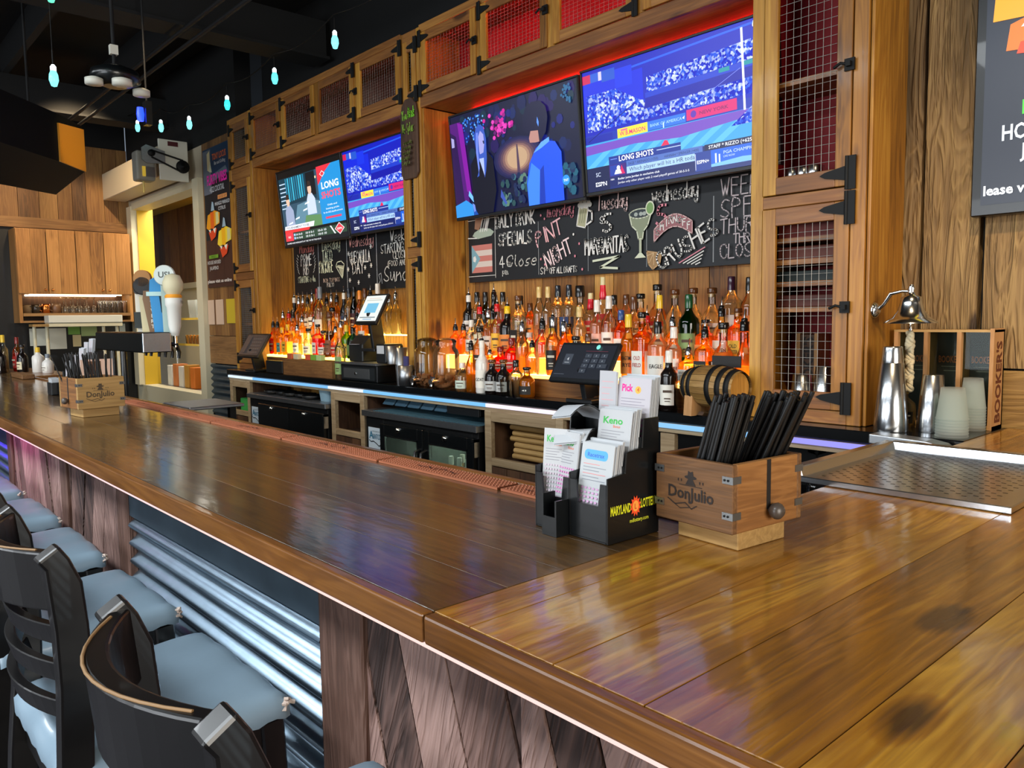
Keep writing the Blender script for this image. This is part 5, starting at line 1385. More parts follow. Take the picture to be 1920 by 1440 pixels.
mb.lathe([(.061, .004), (.06, .2)], 'p:20140a', 20, (0, 0, .115), axis='x', caps=False); mb.build('staves', t)
for x_ in (0.012, L_ - .012):
    mb = MB(); mb.lathe([(.0, x_ - .0), (.058, x_)] if x_ < .1 else [(.058, x_), (.0, x_)], 'barrel_end', 24, (0, 0, .115), axis='x', caps=False); mb.build('head', t)
for x_ in (.02, .055, L_ - .10, L_ - .055, L_ - .02):
    r_ = .062 + .021 * math.sin(math.pi * x_ / L_) + .0025; r2 = .062 + .021 * math.sin(math.pi * (x_ + .001) / L_) + .0025; sl = (r2 - r_) / .001
    mb = MB(); w2 = .010; mb.lathe([(r_ - w2 * sl - .003, x_ - w2), (r_ - w2 * sl, x_ - w2), (r_ + w2 * sl, x_ + w2), (r_ + w2 * sl - .003, x_ + w2)], 'black_metal', 28, (0, 0, .115), axis='x', caps=False); mb.build('hoop', t)
for x_ in (.035, L_ - .075):
    mb = MB(); arc = [(.076 * math.cos(a), .115 - .076 * abs(math.sin(a))) for a in [math.pi + .5 + i * (math.pi - 1.0) / 8 for i in range(9)]]
    mb.extr([(x_, -.075, 0), (x_, -.045, 0), (x_, -.03, .014), (x_, .03, .014), (x_, .045, 0), (x_, .075, 0), (x_, .068, .078)] + [(x_, y_, z_) for y_, z_ in arc[::-1]] + [(x_, -.068, .078)], (.04, 0, 0), 'pale_z'); mb.build('cradle', t)
o = MB().box(-1.80, -1.67, 2.690, 2.694, 1.255, 1.30, 'p:14100e').build('small_sign'); o.rotation_euler = (0, 0, 0); tag(o, 'small black sign above the barrel in front of the amber bottles', 'sign')
# shakers, cups, boxes and bell at the near end of the counter
def shaker(x, y, r, h, label, top=None):
    t = thing('shaker_tin', label, 'shaker', (x, y, BT + .0005), 0, 'steel shaker tins on the back counter')
    mb = MB(); mb.lathe([(r * 1.0, 0), (r * 1.02, .004), (r * .97, .05), (r * .68, h), (r * .62, h + .002)], 'steel', 28); mb.build('tin', t)
    if top: mb = MB(); mb.lathe([(r * .60, h - .01), (r * .66, h + .004), (r * .58, h + top - .004), (r * .55, h + top), (0, h + top + .0)], 'steel', 28); mb.build('small_tin', t)


shaker(-1.085, 2.655, .052, .225, 'tall steel shaker with a small tin upturned on top', .055); shaker(-.985, 2.73, .045, .185, 'shorter upturned steel shaker beside the plastic cups')
def cups(x, y, n, label, r=.041, z=BT):
    t = thing('cup_stack', label, 'cups', (x, y, z), 0, 'stacks of upturned plastic cups')
    for k in range(n):
        mb = MB(); zz = .0005 + k * .009; mb.lathe([(r, zz), (r * 1.02, zz + .004), (r * .98, zz + .006), (r * .72, zz + .10), (r * .70, zz + .10)], 'cup_plastic', 20); mb.build('plastic_cup', t)


cups(-.90, 2.66, 7, 'near stack of upturned clear plastic cups on the back counter', .047); cups(-.955, 2.80, 5, 'clear plastic cup stack behind the short shaker', .04); cups(-.905, 2.855, 9, 'tall stack of clear plastic cups inside the wooden bottle boxes', .04)
t = thing('bottle_box', 'wooden three-bay bottle box stencilled with large letters on its end', 'box', (-1.17, 2.872, BT + .0005))
mb = MB(); W_, H_ = .318, .33
mb.box(0, W_, 0, .1, 0, .012, 'pale_x'); mb.box(0, W_, .09, .1, .012, H_, 'under_pale'); mb.box(0, W_, 0, .1, H_ - .008, H_, 'pale_x')
for x_ in (0, .10, .205): mb.box(x_, x_ + .014, 0, .09, .012, H_ - .008, 'pale_z')
mb.build('case', t)
mb = MB(); mb.box(W_ - .012, W_, -.004, .1, 0, H_ + .004, 'pale_z'); cv = Cv(mb, (W_ + .0005, -.004, 0), (0, 1, 0), (0, 0, 1)); cv.text("BOOKER'S", .078, .02, .052, 'p:5c2814', 'l', .03, fit=.27, ang=math.pi / 2); mb.build('end_panel', t)
for i in range(3):
    mb = MB(); a, b = (.014, .114, .219)[i], (.10, .205, .306)[i]; mb.box(a, b, .02, .022, .012, H_ - .008, 'cooler_glass')
    mb.box(a, b, .085, .09, .012, H_ - .01, 'p:3c3430'); cv = Cv(mb, ((a + b) / 2, .0845, 0), (1, 0, 0), (0, 0, 1)); cv.text("BOOKER'S", 0, .215, .024, 'p:e87838', 'c', .02, fit=(b - a) * .86); cv.rect(-.03, .03, .2, .202, 'p:9a8c7c'); cv.rect(-.022, .022, .185, .188, 'p:9a8c7c'); mb.build('window', t)
bottle(-1.105, 2.80, BT + .0005, .14, 'squat', 'c', 'gd', 'k', 'small_bottle', 'small clear bottle with black label behind the tall shaker', 'small bottles by the shakers')
t = thing('wall_bell', 'chrome bell on a curved bracket with a braided rope pull', 'bell', (-1.184, 2.735, 1.47))
mb = MB(); mb.lathe([(.028, 0), (.03, .004), (.022, .012), (.010, .02)], 'chrome', 16, axis='x'); mb.tube([(.012, 0, -.0), (.035, -.004, .02), (.06, -.01, .055), (.10, -.016, .062), (.13, -.02, .06)], [.006, .007, .008, .006, .006], 'chrome', 8); mb.build('bracket', t)
mb = MB(); mb.lathe([(.082, -.045), (.080, -.040), (.060, -.028), (.042, -.006), (.034, .022), (.032, .040), (.014, .048), (.010, .062), (.013, .068), (.006, .082)], 'chrome', 28, (.13, -.02, .0), caps=False); mb.build('bell', t)
mb = MB(); mb.tube([(.13, -.02, .03), (.13, -.02, -.05)], .003, 'chrome', 6); mb.lathe([(.002, -.075), (.008, -.066), (.004, -.056), (.009, -.05)], 'chrome', 10, (.13, -.02, 0)); mb.build('clapper', t)
mb = MB()
for k in range(3):
    pts = [(.13 + .008 * math.sin(i * .55 + k * 2.09), -.02 + .006 * math.cos(i * 1.1 + k * 2.09), -.075 - i * .0045) for i in range(44)]; mb.tube(pts, .0075, 'rope', 7)
mb.build('rope_pull', t)
# inside the wide cabinet: tins, boxes, stacked trays
for i, (x, h, lb) in enumerate(((-1.475, .13, 'small upturned steel tin inside the wide mesh cabinet'), (-1.385, .165, 'larger upturned steel tin beside the red box inside the cabinet'))):
    t = thing('steel_tin', lb, 'tin', (x, 2.80, 1.101), 0, 'tins inside the wide mesh cabinet'); mb = MB(); mb.lathe([(.046, 0), (.044, .02), (.034, h), (.03, h + .002)], 'steel', 20); mb.build('cup', t)
t = thing('wooden_bottle_box', 'narrow wooden bottle box with stencilled letters inside the wide cabinet', 'box', (-1.53, 2.86, 1.101)); mb = MB(); mb.box(0, .085, 0, .09, 0, .28, 'under'); mb.box(0, .014, -.004, .09, 0, .285, 'pale_z'); mb.box(.072, .086, -.004, .09, 0, .285, 'pale_z'); mb.build('case', t)
mb = MB(); cv = Cv(mb, (.043, -.001, .02), (1, 0, 0), (0, 0, 1)); cv.text("BOOKER'S", .022, .02, .04, 'p:140c08', 'l', .03, fit=.23, ang=math.pi / 2); mb.build('stencil', t)
t = thing('red_box', 'bright red gift box inside the wide mesh cabinet', 'box', (-1.37, 2.87, 1.101)); mb = MB(); mb.box(0, .11, 0, .08, 0, .28, 'p:c01028'); cv = Cv(mb, (.055, -.0005, .0), (1, 0, 0), (0, 0, 1)); mb.build('box', t)
mb = MB(); cv = Cv(mb, (.075, -.001, .03), (1, 0, 0), (0, 0, 1)); cv.text("BOOKER'S", .02, .02, .05, 'p:4c0810', 'l', .03, fit=.21, ang=math.pi / 2); mb.build('stencil', t)
for i, z in enumerate((1.4865, 1.5805, 1.6605, 1.7405)):
    o = MB().box(-1.56, -1.27, 2.76, 2.93, z, z + (.045, .04, .05, .06)[i], ('p:4c1c0c', 'p:14201c', 'p:5c2410', 'p:6c2014')[i]).build('flat_box', bevel=.003); tag(o, ('dark red flat box on the lowest shelf', 'dark green flat box on the second shelf', 'brown flat box on the third shelf', 'rust red flat box on the fourth shelf')[i] + ' behind the mesh door', 'box', 'flat boxes inside the wide cabinet')
for k in range(3):
    o = MB().lathe([(.03, 0), (.034, .035), (.032, .036)], 'steel', 12, (-1.52 + .045 * k, 2.78, 1.962 - .0)).build('shot_cup'); tag(o, 'small steel cup at the bottom of the upper mesh door', 'cup', 'steel cups in the upper cabinet')
o = MB().box(-1.575, -1.25, 2.72, 2.95, 1.9, 1.9605, 'cab_x').build('shelf', tcab)
# narrow cabinets hold dark wine bottles
for i, (x, z, lb) in enumerate(((-6.19, 2.2005, 'upper dark wine bottle inside the corner mesh cabinet'), (-6.19, 1.8305, 'dark wine bottle on the middle shelf of the corner mesh cabinet'), (-6.2, 1.4505, 'dark wine bottle behind the lower door of the corner mesh cabinet'), (-6.2, 1.1015, 'clear wine bottle at the foot of the corner mesh cabinet'))):
    bottle(x, 2.80, z, .30, 'tall', 'k' if i < 3 else 'c', 'bk' if i < 3 else 'wd', 'w', 'wine_bottle', lb, 'wine bottles in the corner cabinet')
bottle(-3.83, 2.82, 1.3505, .22, 'squat', 'c', 'wh', 'w', 'liquor_bottle', 'clear squat bottle inside the narrow mesh cabinet', 'bottles in the narrow cabinet')
# wooden sign hanging on the narrow cabinet
t = thing('hanging_sign', 'dark wooden plaque with green lettering hung on the narrow cabinet', 'sign', (-3.83, 2.66, 2.27))
mb = MB(); w_ = .085; pts = [(-w_, .03), (-w_ * .7, 0), (w_ * .7, 0), (w_, .03), (w_, .36), (w_ * .8, .42), (w_ * .4, .455), (-w_ * .4, .455), (-w_ * .8, .42), (-w_, .36)]
mb.extr([(x, 0, z) for x, z in pts], (0, .016, 0), 'under'); mb.build('plaque', t, bevel=.004)
mb = MB(); cv = Cv(mb, (0, -.0005, 0), (1, 0, 0), (0, 0, 1)); cv.chalk('You', -.04, .34, .05, .005, 'p:8ccc38', .36); cv.chalk('Drink', .035, .345, .055, .007, 'p:78c828', .30); cv.chalk('We Splash', 0, .265, .05, .005, 'p:90b840', .34)
for k in range(5): cv.chalk('responsibly'[k:] + 'please'[:k], 0, .20 - k * .03, .018, .004, 'p:78803c', .6)
mb.build('lettering', t)
# things on and in the low cabinets and coolers
for i in range(5):
    x = -5.75 + i * .155; t = thing('round_lid', ('first', 'second', 'third', 'fourth', 'fifth')[i] + ' dark round tray from the corner, on the door cooler', 'tray', (x, 2.68 + .02 * (i % 2), .9005 + .0), 0, 'round trays on the door cooler')
    mb = MB(); mb.lathe([(.05, 0), (.075, .012), (.08, .03), (.076, .03), (.05, .008)], 'black_plastic', 20); mb.build('tray', t)
t = thing('ice_tub', 'pale blue plastic tub standing on the door cooler', 'tub', (-4.93, 2.70, .9005)); mb = MB(); mb.lathe([(.06, 0), (.075, .1), (.08, .105), (.072, .1), (.056, .006)], 'p:a8ccdc', 20, sq=2, sy=.8); mb.build('tub', t)
for i in range(5):
    x = -4.16 + i * .135; t = thing('bar_caddy', ORD[i] + ' blue-grey insert tray from the narrow cabinet, on the glass-door cooler', 'tray', (x, 2.64, .9385 - .0)[:2] + (.938,), .0, 'insert trays on the glass-door cooler')
    mb = MB(); mb.extr([(0, 0, 0), (0, .2, 0), (0, .2, .045), (0, .03, .035)], (.115, 0, 0), 'p:3c5c70'); mb.build('tray', t, bevel=.004)
t = thing('black_tub', 'black plastic bus tub on the end of the glass-door cooler', 'tub', (-3.47, 2.62, .938)); mb = MB(); mb.box(0, .28, 0, .01, 0, .055, 'black_plastic'); mb.box(0, .28, .2, .21, 0, .055, 'black_plastic'); mb.box(0, .01, .01, .2, 0, .055, 'black_plastic'); mb.box(.27, .28, .01, .2, 0, .055, 'black_plastic'); mb.box(0, .28, .01, .2, 0, .008, 'black_plastic'); mb.box(-.008, .288, -.008, .0, .05, .058, 'black_plastic'); mb.build('tub', t, bevel=.003)
o = MB().box(-6.36, -6.19, 2.66, 2.74, .7215, .83, 'p:3c9c48').build('green_box', bevel=.004); tag(o, 'green carton inside the low cabinet by the corner', 'carton')
for i in range(6):
    o = MB().tube([(-3.02 + random.uniform(0, .04), 2.70, .747 + i * .03), (-2.72 - random.uniform(0, .05), 2.70, .747 + i * .03)], .0145, 'pale_x', 9).build('bar_towel'); tag(o, ORD[i] + ' rolled cream towel from the bottom in the low cabinet stack', 'towel', 'rolled towels in the low cabinet')
for d_, (x0, dark) in enumerate(((-4.02, True), (-3.525, False))):
    for i in range(8):
        x = x0 + .035 + (i % 4) * .075; y = 2.66 + (i // 4) * .08
        if dark:
            t = thing('beer_can', f'{ORD[i]} silver can from the handle side behind the first glass door', 'can', (x, y, .4505), 0, 'cans in the glass-door cooler'); mb = MB(); mb.lathe([(.026, 0), (.032, .008), (.032, .15), (.026, .162), (.02, .162)], 'steel_brushed', 14); mb.build('can', t)
        else: bottle(x, y, .4505, .24, 'std', 'y', 'wh', 'c', 'beer_bottle', f'{ORD[i]} yellow bottle from the handle side behind the second glass door', 'bottles in the glass-door cooler')
# wall screen with the menu at the near end
t = thing('menu_screen', 'dark wall-mounted menu screen with bright lettering on barn boards', 'screen', (-.955, 2.925, 1.775))
mb = MB(); mb.box(0, .70, .0, .05, 0, 1.22, 'black_satin'); mb.build('casing', t, bevel=.004)
mb = MB(); cv = Cv(mb, (.03, -.001, .035), (1, 0, 0), (0, 0, 1)); w_, h_ = .64, 1.15
cv.rect(0, w_, 0, h_, 'e:1c2434')
for i in range(10): cv.ell(random.uniform(.1, .5), random.uniform(.12, .6), .05, .07, random.choice(('e:202a3c', 'e:222c40', 'e:1e2636')), 14)
cv.poly([(.06, 0.480), (.30, 0.460), (.5, 0.520), (.5, 0.600), (.2, 0.600), (.07, 0.560)], 'e:f07820'); cv.poly([(.09, 0.465), (.32, 0.440), (.45, 0.480), (.3, 0.510), (.1, 0.500)], 'e:e84820'); cv.poly([(.02, 0.580), (.2, 0.570), (.4, 0.680), (.4, 0.880), (.05, 0.830), (.03, 0.730)], 'e:ffa820'); cv.poly([(.05, 0.660), (.18, 0.610), (.4, 0.640), (.5, 0.880), (.1, 0.930), (.03, 0.860)], 'e:fff000'); cv.poly([(.10, 0.545), (.3, 0.535), (.3, 0.570), (.12, 0.570)], 'e:ffe8d8')
cv.text('MARGARITA', .11, .275, .045, 'e:50e838', 'l', .02, sq=.75); cv.text('HOUSE INFUSED', .055, .20, .05, 'e:f0f4f8', 'l', .02, sq=.72); cv.text('JALAPENO', .115, .14, .045, 'e:f0f4f8', 'l', .02, sq=.72); cv.text('lease visit us', .008, .03, .032, 'e:f4f6f8', 'l', .03)
mb.build('screen', t)

# open shelving under the near counter; black back panel stands for the shade
t = thing('under_shelf', 'open shelving with a shade-black back under the counter behind the near straw crate', 'shelving', (0, 0, 0))
mb = MB(); mb.box(-2.53, -.86, 2.93, 2.95, .03, .98, 'black_metal'); mb.box(-2.53, -.86, 2.63, 2.93, .76, .78, 'black_metal'); mb.box(-2.53, -.86, 2.63, 2.93, .40, .42, 'black_metal')
for x in (-2.53, -1.2, -.88): mb.box(x, x + .02, 2.63, 2.93, .03, .98, 'black_metal')
mb.build('frame', t); mb = MB(); mb.box(-1.99, -1.92, 2.606, 2.63, .05, .98, 'under_pale'); tag(mb.build('post', t), 'pale wooden post')
for i, x in enumerate((-1.62, -1.50, -1.36, -1.06)):
    g = thing('wine_glass', ORD[i] + ' upturned wine glass from the pale post on the black shelving', 'glass', (x, 2.70, .7805), 0, 'wine glasses on the black shelving'); mb = MB(); mb.lathe([(.030, 0), (.038, .04), (.03, .085), (.004, .105), (.0035, .17), (.032, .18), (.034, .183)], 'jar_glass', 16, caps=False); mb.build('bowl', g)
g = thing('blue_can', 'small blue-labelled can among the wine glasses under the counter', 'can', (-1.43, 2.66, .7805)); mb = MB(); mb.lathe([(.024, 0), (.028, .006), (.028, .07), (.022, .08)], 'steel', 14); mb.build('can', g); mb = MB(); mb.lathe([(.0285, .015), (.0285, .06)], 'p:2858b0', 14, caps=False); mb.build('paper_label', g)
t = thing('splash_guard', 'curved steel edge guard between the drip tray and the counter', 'guard', (-1.09, 2.50, 1.045)); mb = MB()
pts = [(0, .0), (.0, .032), (.17, .026), (.215, .018), (.235, .004), (.18, -.004)]; mb.extr([(x, 0, z) for x, z in pts], (0, .07, 0), 'steel_brushed'); mb.build('guard', t, bevel=.004, seg=2)
# ---------------------------------------------------------------- bar stools
def stool(x, y, rz, label):
    t = thing('bar_stool', label, 'bar stool', (x, y, 0), rz, 'black bar stools along the bar')
    mb = MB(); N = 22; vs = []                                # padded seat
    def sq(u, v, p=22.0):
        a = math.atan2(v, u); k = (abs(math.cos(a)) ** p + abs(math.sin(a)) ** p) ** (-1 / p); r = max(abs(u), abs(v))
        return r * k * math.cos(a) * .225, r * k * math.sin(a) * .205
    for j in range(N + 1):
        for i in range(N + 1):
            u, v = -1 + 2 * i / N, -1 + 2 * j / N; px, py = sq(u, v) if (u or v) else (0, 0); m = max(abs(u), abs(v))
            vs.append((px, py, .735 - .006 * m ** 3 - .010 * m ** 12 - (.012 if m > .99 else 0) + .004 * math.sin(9 * u + 5 * v) * m * m))
    fs = [(j * (N + 1) + i, j * (N + 1) + i + 1, (j + 1) * (N + 1) + i + 1, (j + 1) * (N + 1) + i) for j in range(N) for i in range(N)]
    ring = [i for i in range(N + 1)] + [j * (N + 1) + N for j in range(1, N + 1)] + [N * (N + 1) + i for i in range(N - 1, -1, -1)] + [j * (N + 1) for j in range(N - 1, 0, -1)]
    o = len(vs)
    for k, q in enumerate(ring): p = vs[q]; vs.append((p[0] * 1.0, p[1] * 1.0, .680 + .004 * math.sin(k * 1.7)))
    n = len(ring); fs += [(ring[k], o + k, o + (k + 1) % n, ring[(k + 1) % n]) for k in range(n)]
    mb.add(vs, fs, 'vinyl', True); seat = mb.build('seat', t); tag(seat, 'blue-grey padded vinyl seat')
    mb = MB(); random.seed(int(x * 100))
    for k in range(9):
        a = random.uniform(-.6, 2.0); c = Vector((.211 + .008 * math.cos(a), .191 + .008 * math.sin(a), .713 - random.uniform(0, .016)))
        mb.beam(c, c + Vector((random.uniform(-.012, .012), random.uniform(-.012, .012), random.uniform(-.014, .01))), .009, .005, 'worn')
    tag(mb.build('torn_corner', seat), 'pale torn corner of the seat')
    mb = MB(); mb.box(-.208, .208, -.188, .188, .60, .678, 'stool_wood'); mb.build('apron', t, bevel=.004)
    for s in (-1, 1):
        mb = MB(); mb.beam((s * .19, .165, .6775), (s * .205, .19, 0), .048, .048, 'stool_wood', up=(0, 1, 0), w2=.036, h2=.036); mb.build('leg', t, bevel=.004)
        mb = MB(); path = [(-.235, 0), (-.208, .35), (-.19, .60), (-.178, .72), (-.172, .86), (-.174, .96), (-.180, 1.03), (-.190, 1.07), (-.203, 1.09)]
        vs = []
        for i, (yy, zz) in enumerate(path):
            f = i / (len(path) - 1); d0 = .030; a = path[min(i + 1, 8)]; b = path[max(i - 1, 0)]; ty, tz = a[0] - b[0], a[1] - b[1]; l = math.hypot(ty, tz); ny, nz = tz / l, -ty / l
            hw = .026 if i < 7 else .02
            for sx, sn in ((-1, -1), (1, -1), (1, 1), (-1, 1)): vs.append((s * .197 + sx * .019, yy + ny * sn * hw, zz + nz * sn * hw))
        fs = [(4 * i + k, 4 * i + (k + 1) % 4, 4 * i + 4 + (k + 1) % 4, 4 * i + 4 + k) for i in range(8) for k in range(4)] + [(3, 2, 1, 0), (32, 33, 34, 35)]
        mb.add(vs, fs, 'stool_wood'); mb.build('back_post', t, bevel=.005, seg=2)
    def slat(z0, z1, bow, th, yo):
        mb = MB(); K = 14; vs = []
        for i in range(K + 1):
            u = -1 + 2 * i / K; xx = u * .182; yy = yo - bow * (1 - u * u)
            for zz, off in ((z0, 0), (z1, -.01)):
                for dy in (0, th): vs.append((xx, yy + dy - th / 2 + off, zz))
        fs = []
        for i in range(K):
            a, b = 4 * i, 4 * i + 4; fs += [(a, b, b + 2, a + 2), (a + 1, a + 3, b + 3, b + 1), (a + 2, b + 2, b + 3, a + 3), (a, a + 1, b + 1, b)]
        fs += [(0, 2, 3, 1), (4 * K, 4 * K + 1, 4 * K + 3, 4 * K + 2)]
        mb.add(vs, fs, 'stool_wood'); return mb
    slat(.985, 1.087, .060, .028, -.184).build('top_rail', t, bevel=.004, seg=2)
    for z in (.79, .855, .92): slat(z, z + .038, .045, .018, -.172).build('back_slat', t, bevel=.002)
    mb = MB(); mb.tube([(-.16 + .32 * i / 12, -.184 - .060 * (1 - (-1 + 2 * i / 12) ** 2) - .025, 1.0875) for i in range(13)], .0022, 'edge_worn', 5); tag(mb.build('worn_edge', t), 'worn brown edge of the top rail')
    for z, s in ((.22, 1),): mb = MB(); mb.beam((-.2, .185, z), (.2, .185, z), .028, .03, 'stool_wood'); mb.build('footrest', t, bevel=.003)
    for s in (-1, 1):
        mb = MB(); mb.beam((s * .2, -.21, .30), (s * .2, .18, .30), .022, .03, 'stool_wood'); mb.build('stretcher', t, bevel=.003)
    mb = MB(); mb.beam((-.195, -.215, .36), (.195, -.215, .36), .022, .03, 'stool_wood'); mb.build('stretcher', t, bevel=.003)


for i, (x, y, rz) in enumerate(((-.90, .468, -.04), (-1.64, .47, 0.0), (-2.29, .475, .02), (-2.955, .48, -.02), (-3.60, .485, .01), (-4.27, .48, 0.0), (-4.95, .48, .02))):
    stool(x, y, rz, ('nearest black bar stool, seen mostly by its curved top rail', 'second black bar stool in front of the corrugated panel', 'third black bar stool, at the far end of the nearer corrugated panel', 'fourth black bar stool, in front of the dark slanted planks', 'fifth black bar stool, in front of the magenta-lit planks', 'sixth black bar stool, where the violet light begins', 'seventh black bar stool, mostly hidden at the edge of view')[i])
# ---------------------------------------------------------------- things on the bar top
def slips(parent_label, x, y, z, wd, ht, n, lean, draw, rz=0.0, label=''):
    """a stack of paper slips leaning back in its pocket"""
    t = thing('slip_stack', label, 'paper slips', (x, y, z), rz, 'stacks of paper slips in the lottery racks')
    c, s = math.cos(lean), math.sin(lean); mt = Matrix(((1, 0, 0, 0), (0, c, s, 0), (0, -s, c, 0), (0, 0, 0, 1)))
    mb = MB()
    for k in range(n):
        o = random.uniform(-.0012, .0012); h = random.uniform(-.004, .0)
        mb.box(o, wd + o, k * .0035, k * .0035 + .0022, 0, ht + h + k * .0015, 'paper', 0.5, mt)
    mb.build('slips', t)
    mb = MB(); cv = Cv(mb, mt @ Vector((0, -.0004, 0)), (1, 0, 0), mt.to_3x3() @ Vector((0, 0, 1)), step=.00008); draw(cv, wd, ht); mb.build('printing', t)


def grid_print(cv, w, h, c, rows, top):
    for r in range(rows):
        for k in range(7): cv.rect(w * (.1 + k * .118), w * (.17 + k * .118), h * top - r * h * .062, h * top - r * h * .062 + h * .028, c)


def keno(col):
    def f(cv, w, h):
        cv.rect(0, w, 0, h, 'p:b8babc'); cv.text('Keno', w * .12, h * .80, h * .10, 'p:3cae4c', 'l', .03, fit=w * .6); cv.text('Bonus', w * .45, h * .745, h * .04, 'p:d87858', 'l', .02)
        for k in range(5): cv.rect(w * .1, w * (.8 - .1 * (k % 3)), h * (.69 - k * .04), h * (.70 - k * .04), 'p:94949a')
        grid_print(cv, w, h, col, 7, .44)
    return f


def pick(cv, w, h):
    cv.rect(0, w, 0, h, 'p:bcb8be'); cv.text('Pick', w * .12, h * .84, h * .085, 'p:e02090', 'l', .04, fit=w * .34); cv.ell(w * .62, h * .86, h * .045, h * .045, 'p:f0b048', 14); cv.text('4', w * .62, h * .84, h * .05, 'p:c86820', 'c', .03)
    for k in range(5): cv.rect(w * .12, w * (.85 - .1 * (k % 2)), h * (.75 - k * .035), h * (.757 - k * .035), 'p:948e9a')
    grid_print(cv, w, h, 'p:d070b0', 8, .5); grid_print(cv, w, h * 1.0, 'p:e8a0cc', 1, .1)


def bonus(cv, w, h):
    cv.rect(0, w, 0, h, 'p:babec0'); cv.rrect(w * .1, w * .82, h * .76, h * .90, h * .06, 'p:58a8dc'); cv.text('Racetrax', w * .46, h * .80, h * .06, 'p:3c68c8', 'c', .02, fit=w * .52)
    for k in range(6): cv.rect(w * .1, w * (.6 + .2 * (k % 2)), h * (.69 - k * .045), h * (.70 - k * .045), ('p:8c9098', 'p:d89090')[k % 3 == 0])
    grid_print(cv, w, h, 'p:d0a0c8', 6, .34)


def blank(cv, w, h):
    cv.rect(0, w, 0, h, 'p:b4b4b8')
    for k in range(9): cv.rect(w * .15, w * (.85 - .12 * (k % 3)), h * (.85 - k * .08), h * (.862 - k * .08), 'p:d0a4a8')


def lottery(x, y, rz, label, rear, k=1.0):
    t = thing('lottery_rack', label, 'slip rack', (x, y, BT + .0005), rz, 'black lottery racks on the bar')
    W, s = .185 * k, .004; D = (0, .045 * k, .09 * k, .135 * k); Hh = (.115 * k, .155 * k, .21 * k)
    mb = MB()
    for xx in (0, W * .5 - s / 2, W - s):
        pts = [(xx, 0, 0), (xx, D[3], 0), (xx, D[3], Hh[2]), (xx, D[2] + .004, Hh[2]), (xx, D[2], Hh[1] + .004), (xx, D[1] + .004, Hh[1]), (xx, D[1], Hh[0] + .004), (xx, 0, Hh[0])]
        mb.extr(pts, (s, 0, 0), 'black_satin')
    mb.box(s, W - s, D[3] - s, D[3], 0, Hh[2] - .01, 'black_satin'); mb.box(s, W - s, 0, D[3] - s, 0, s, 'black_satin'); mb.build('sides', t, bevel=.001)
    for i in range(3):                                        # pocket fronts with a scooped middle
        mb = MB(); h = Hh[i] * (.84 if i else .9)
        for c in range(2):
            a, b = (s, W * .5 - s / 2) if c == 0 else (W * .5 + s / 2, W - s); w_ = b - a
            pts = [(a, s), (b, s), (b, h), (b - w_ * .16, h), (b - w_ * .22, h * .62 if i == 0 else h * .8), (a + w_ * .22, h * .62 if i == 0 else h * .8), (a + w_ * .16, h), (a, h)]
            mb.extr([(p, D[i] + (.0 if i == 0 else 0), q) for p, q in pts], (0, s, 0), 'black_satin')
        mb.build('pocket_front', t)
    mb = MB(); fx = .0; mb.box(W * .28, W * .28 + s, -.03 * k, -.0005, 0, .075 * k, 'black_satin'); mb.box(W * .46, W * .46 + s, -.03 * k, -.0005, 0, .065 * k, 'black_satin'); mb.box(W * .28 + s, W * .46, -.03 * k, -.026 * k, 0, .035 * k, 'black_satin'); mb.box(W * .28 + s, W * .46, -.026 * k, -.0005, 0, .003, 'black_satin'); mb.build('pencil_pocket', t)
    if rear:
        mb = MB(); cv = Cv(mb, (W + .0004, 0, 0), (0, 1, 0), (0, 0, 1)); cv.text('MARYLAND', .006 * k, .050 * k, .016 * k, 'p:d8dc20', 'l', .03, fit=.052 * k); cv.text('LOTTERY', .084 * k, .053 * k, .016 * k, 'p:d8dc20', 'l', .03, fit=.044 * k)
        sun = []
        for i in range(24): r_ = (.019 if i % 2 else .013) * k; sun.append((.070 * k + r_ * .8 * math.cos(i * .2618), .058 * k + r_ * math.sin(i * .2618)))
        cv.poly(sun, 'p:f05020'); cv.ell(.070 * k, .058 * k, .008 * k, .010 * k, 'p:f8a040', 14); cv.text('L', .070 * k, .053 * k, .010 * k, 'p:c03010', 'c'); mb.build('lettering', t); mb = MB(); cv = Cv(mb, (W + .0004, 0, 0), (0, 1, 0), (0, 0, 1)); cv.text('mdlottery.com', .055 * k, .030 * k, .007 * k, 'p:c8cc30', 'l', .02, fit=.05 * k); mb.build('web_address', t)
    else:
        mb = MB(); cv = Cv(mb, (0, -.0004, 0), (1, 0, 0), (0, 0, 1)); cv.rect(W * .52, W * .98, .058 * k, .064 * k, 'p:c0c838'); cv.ell(W * .75, .061 * k, .008, .010, 'p:d88030', 10)
        mb.build('lettering', t); mb = MB(); cv = Cv(mb, (W + .0004, 0, 0), (0, 1, 0), (0, 0, 1)); cv.text('LOTTERY', .02, .055, .014, 'p:c0c838', 'l', .02, fit=.09); mb.build('lettering', t)
    return t


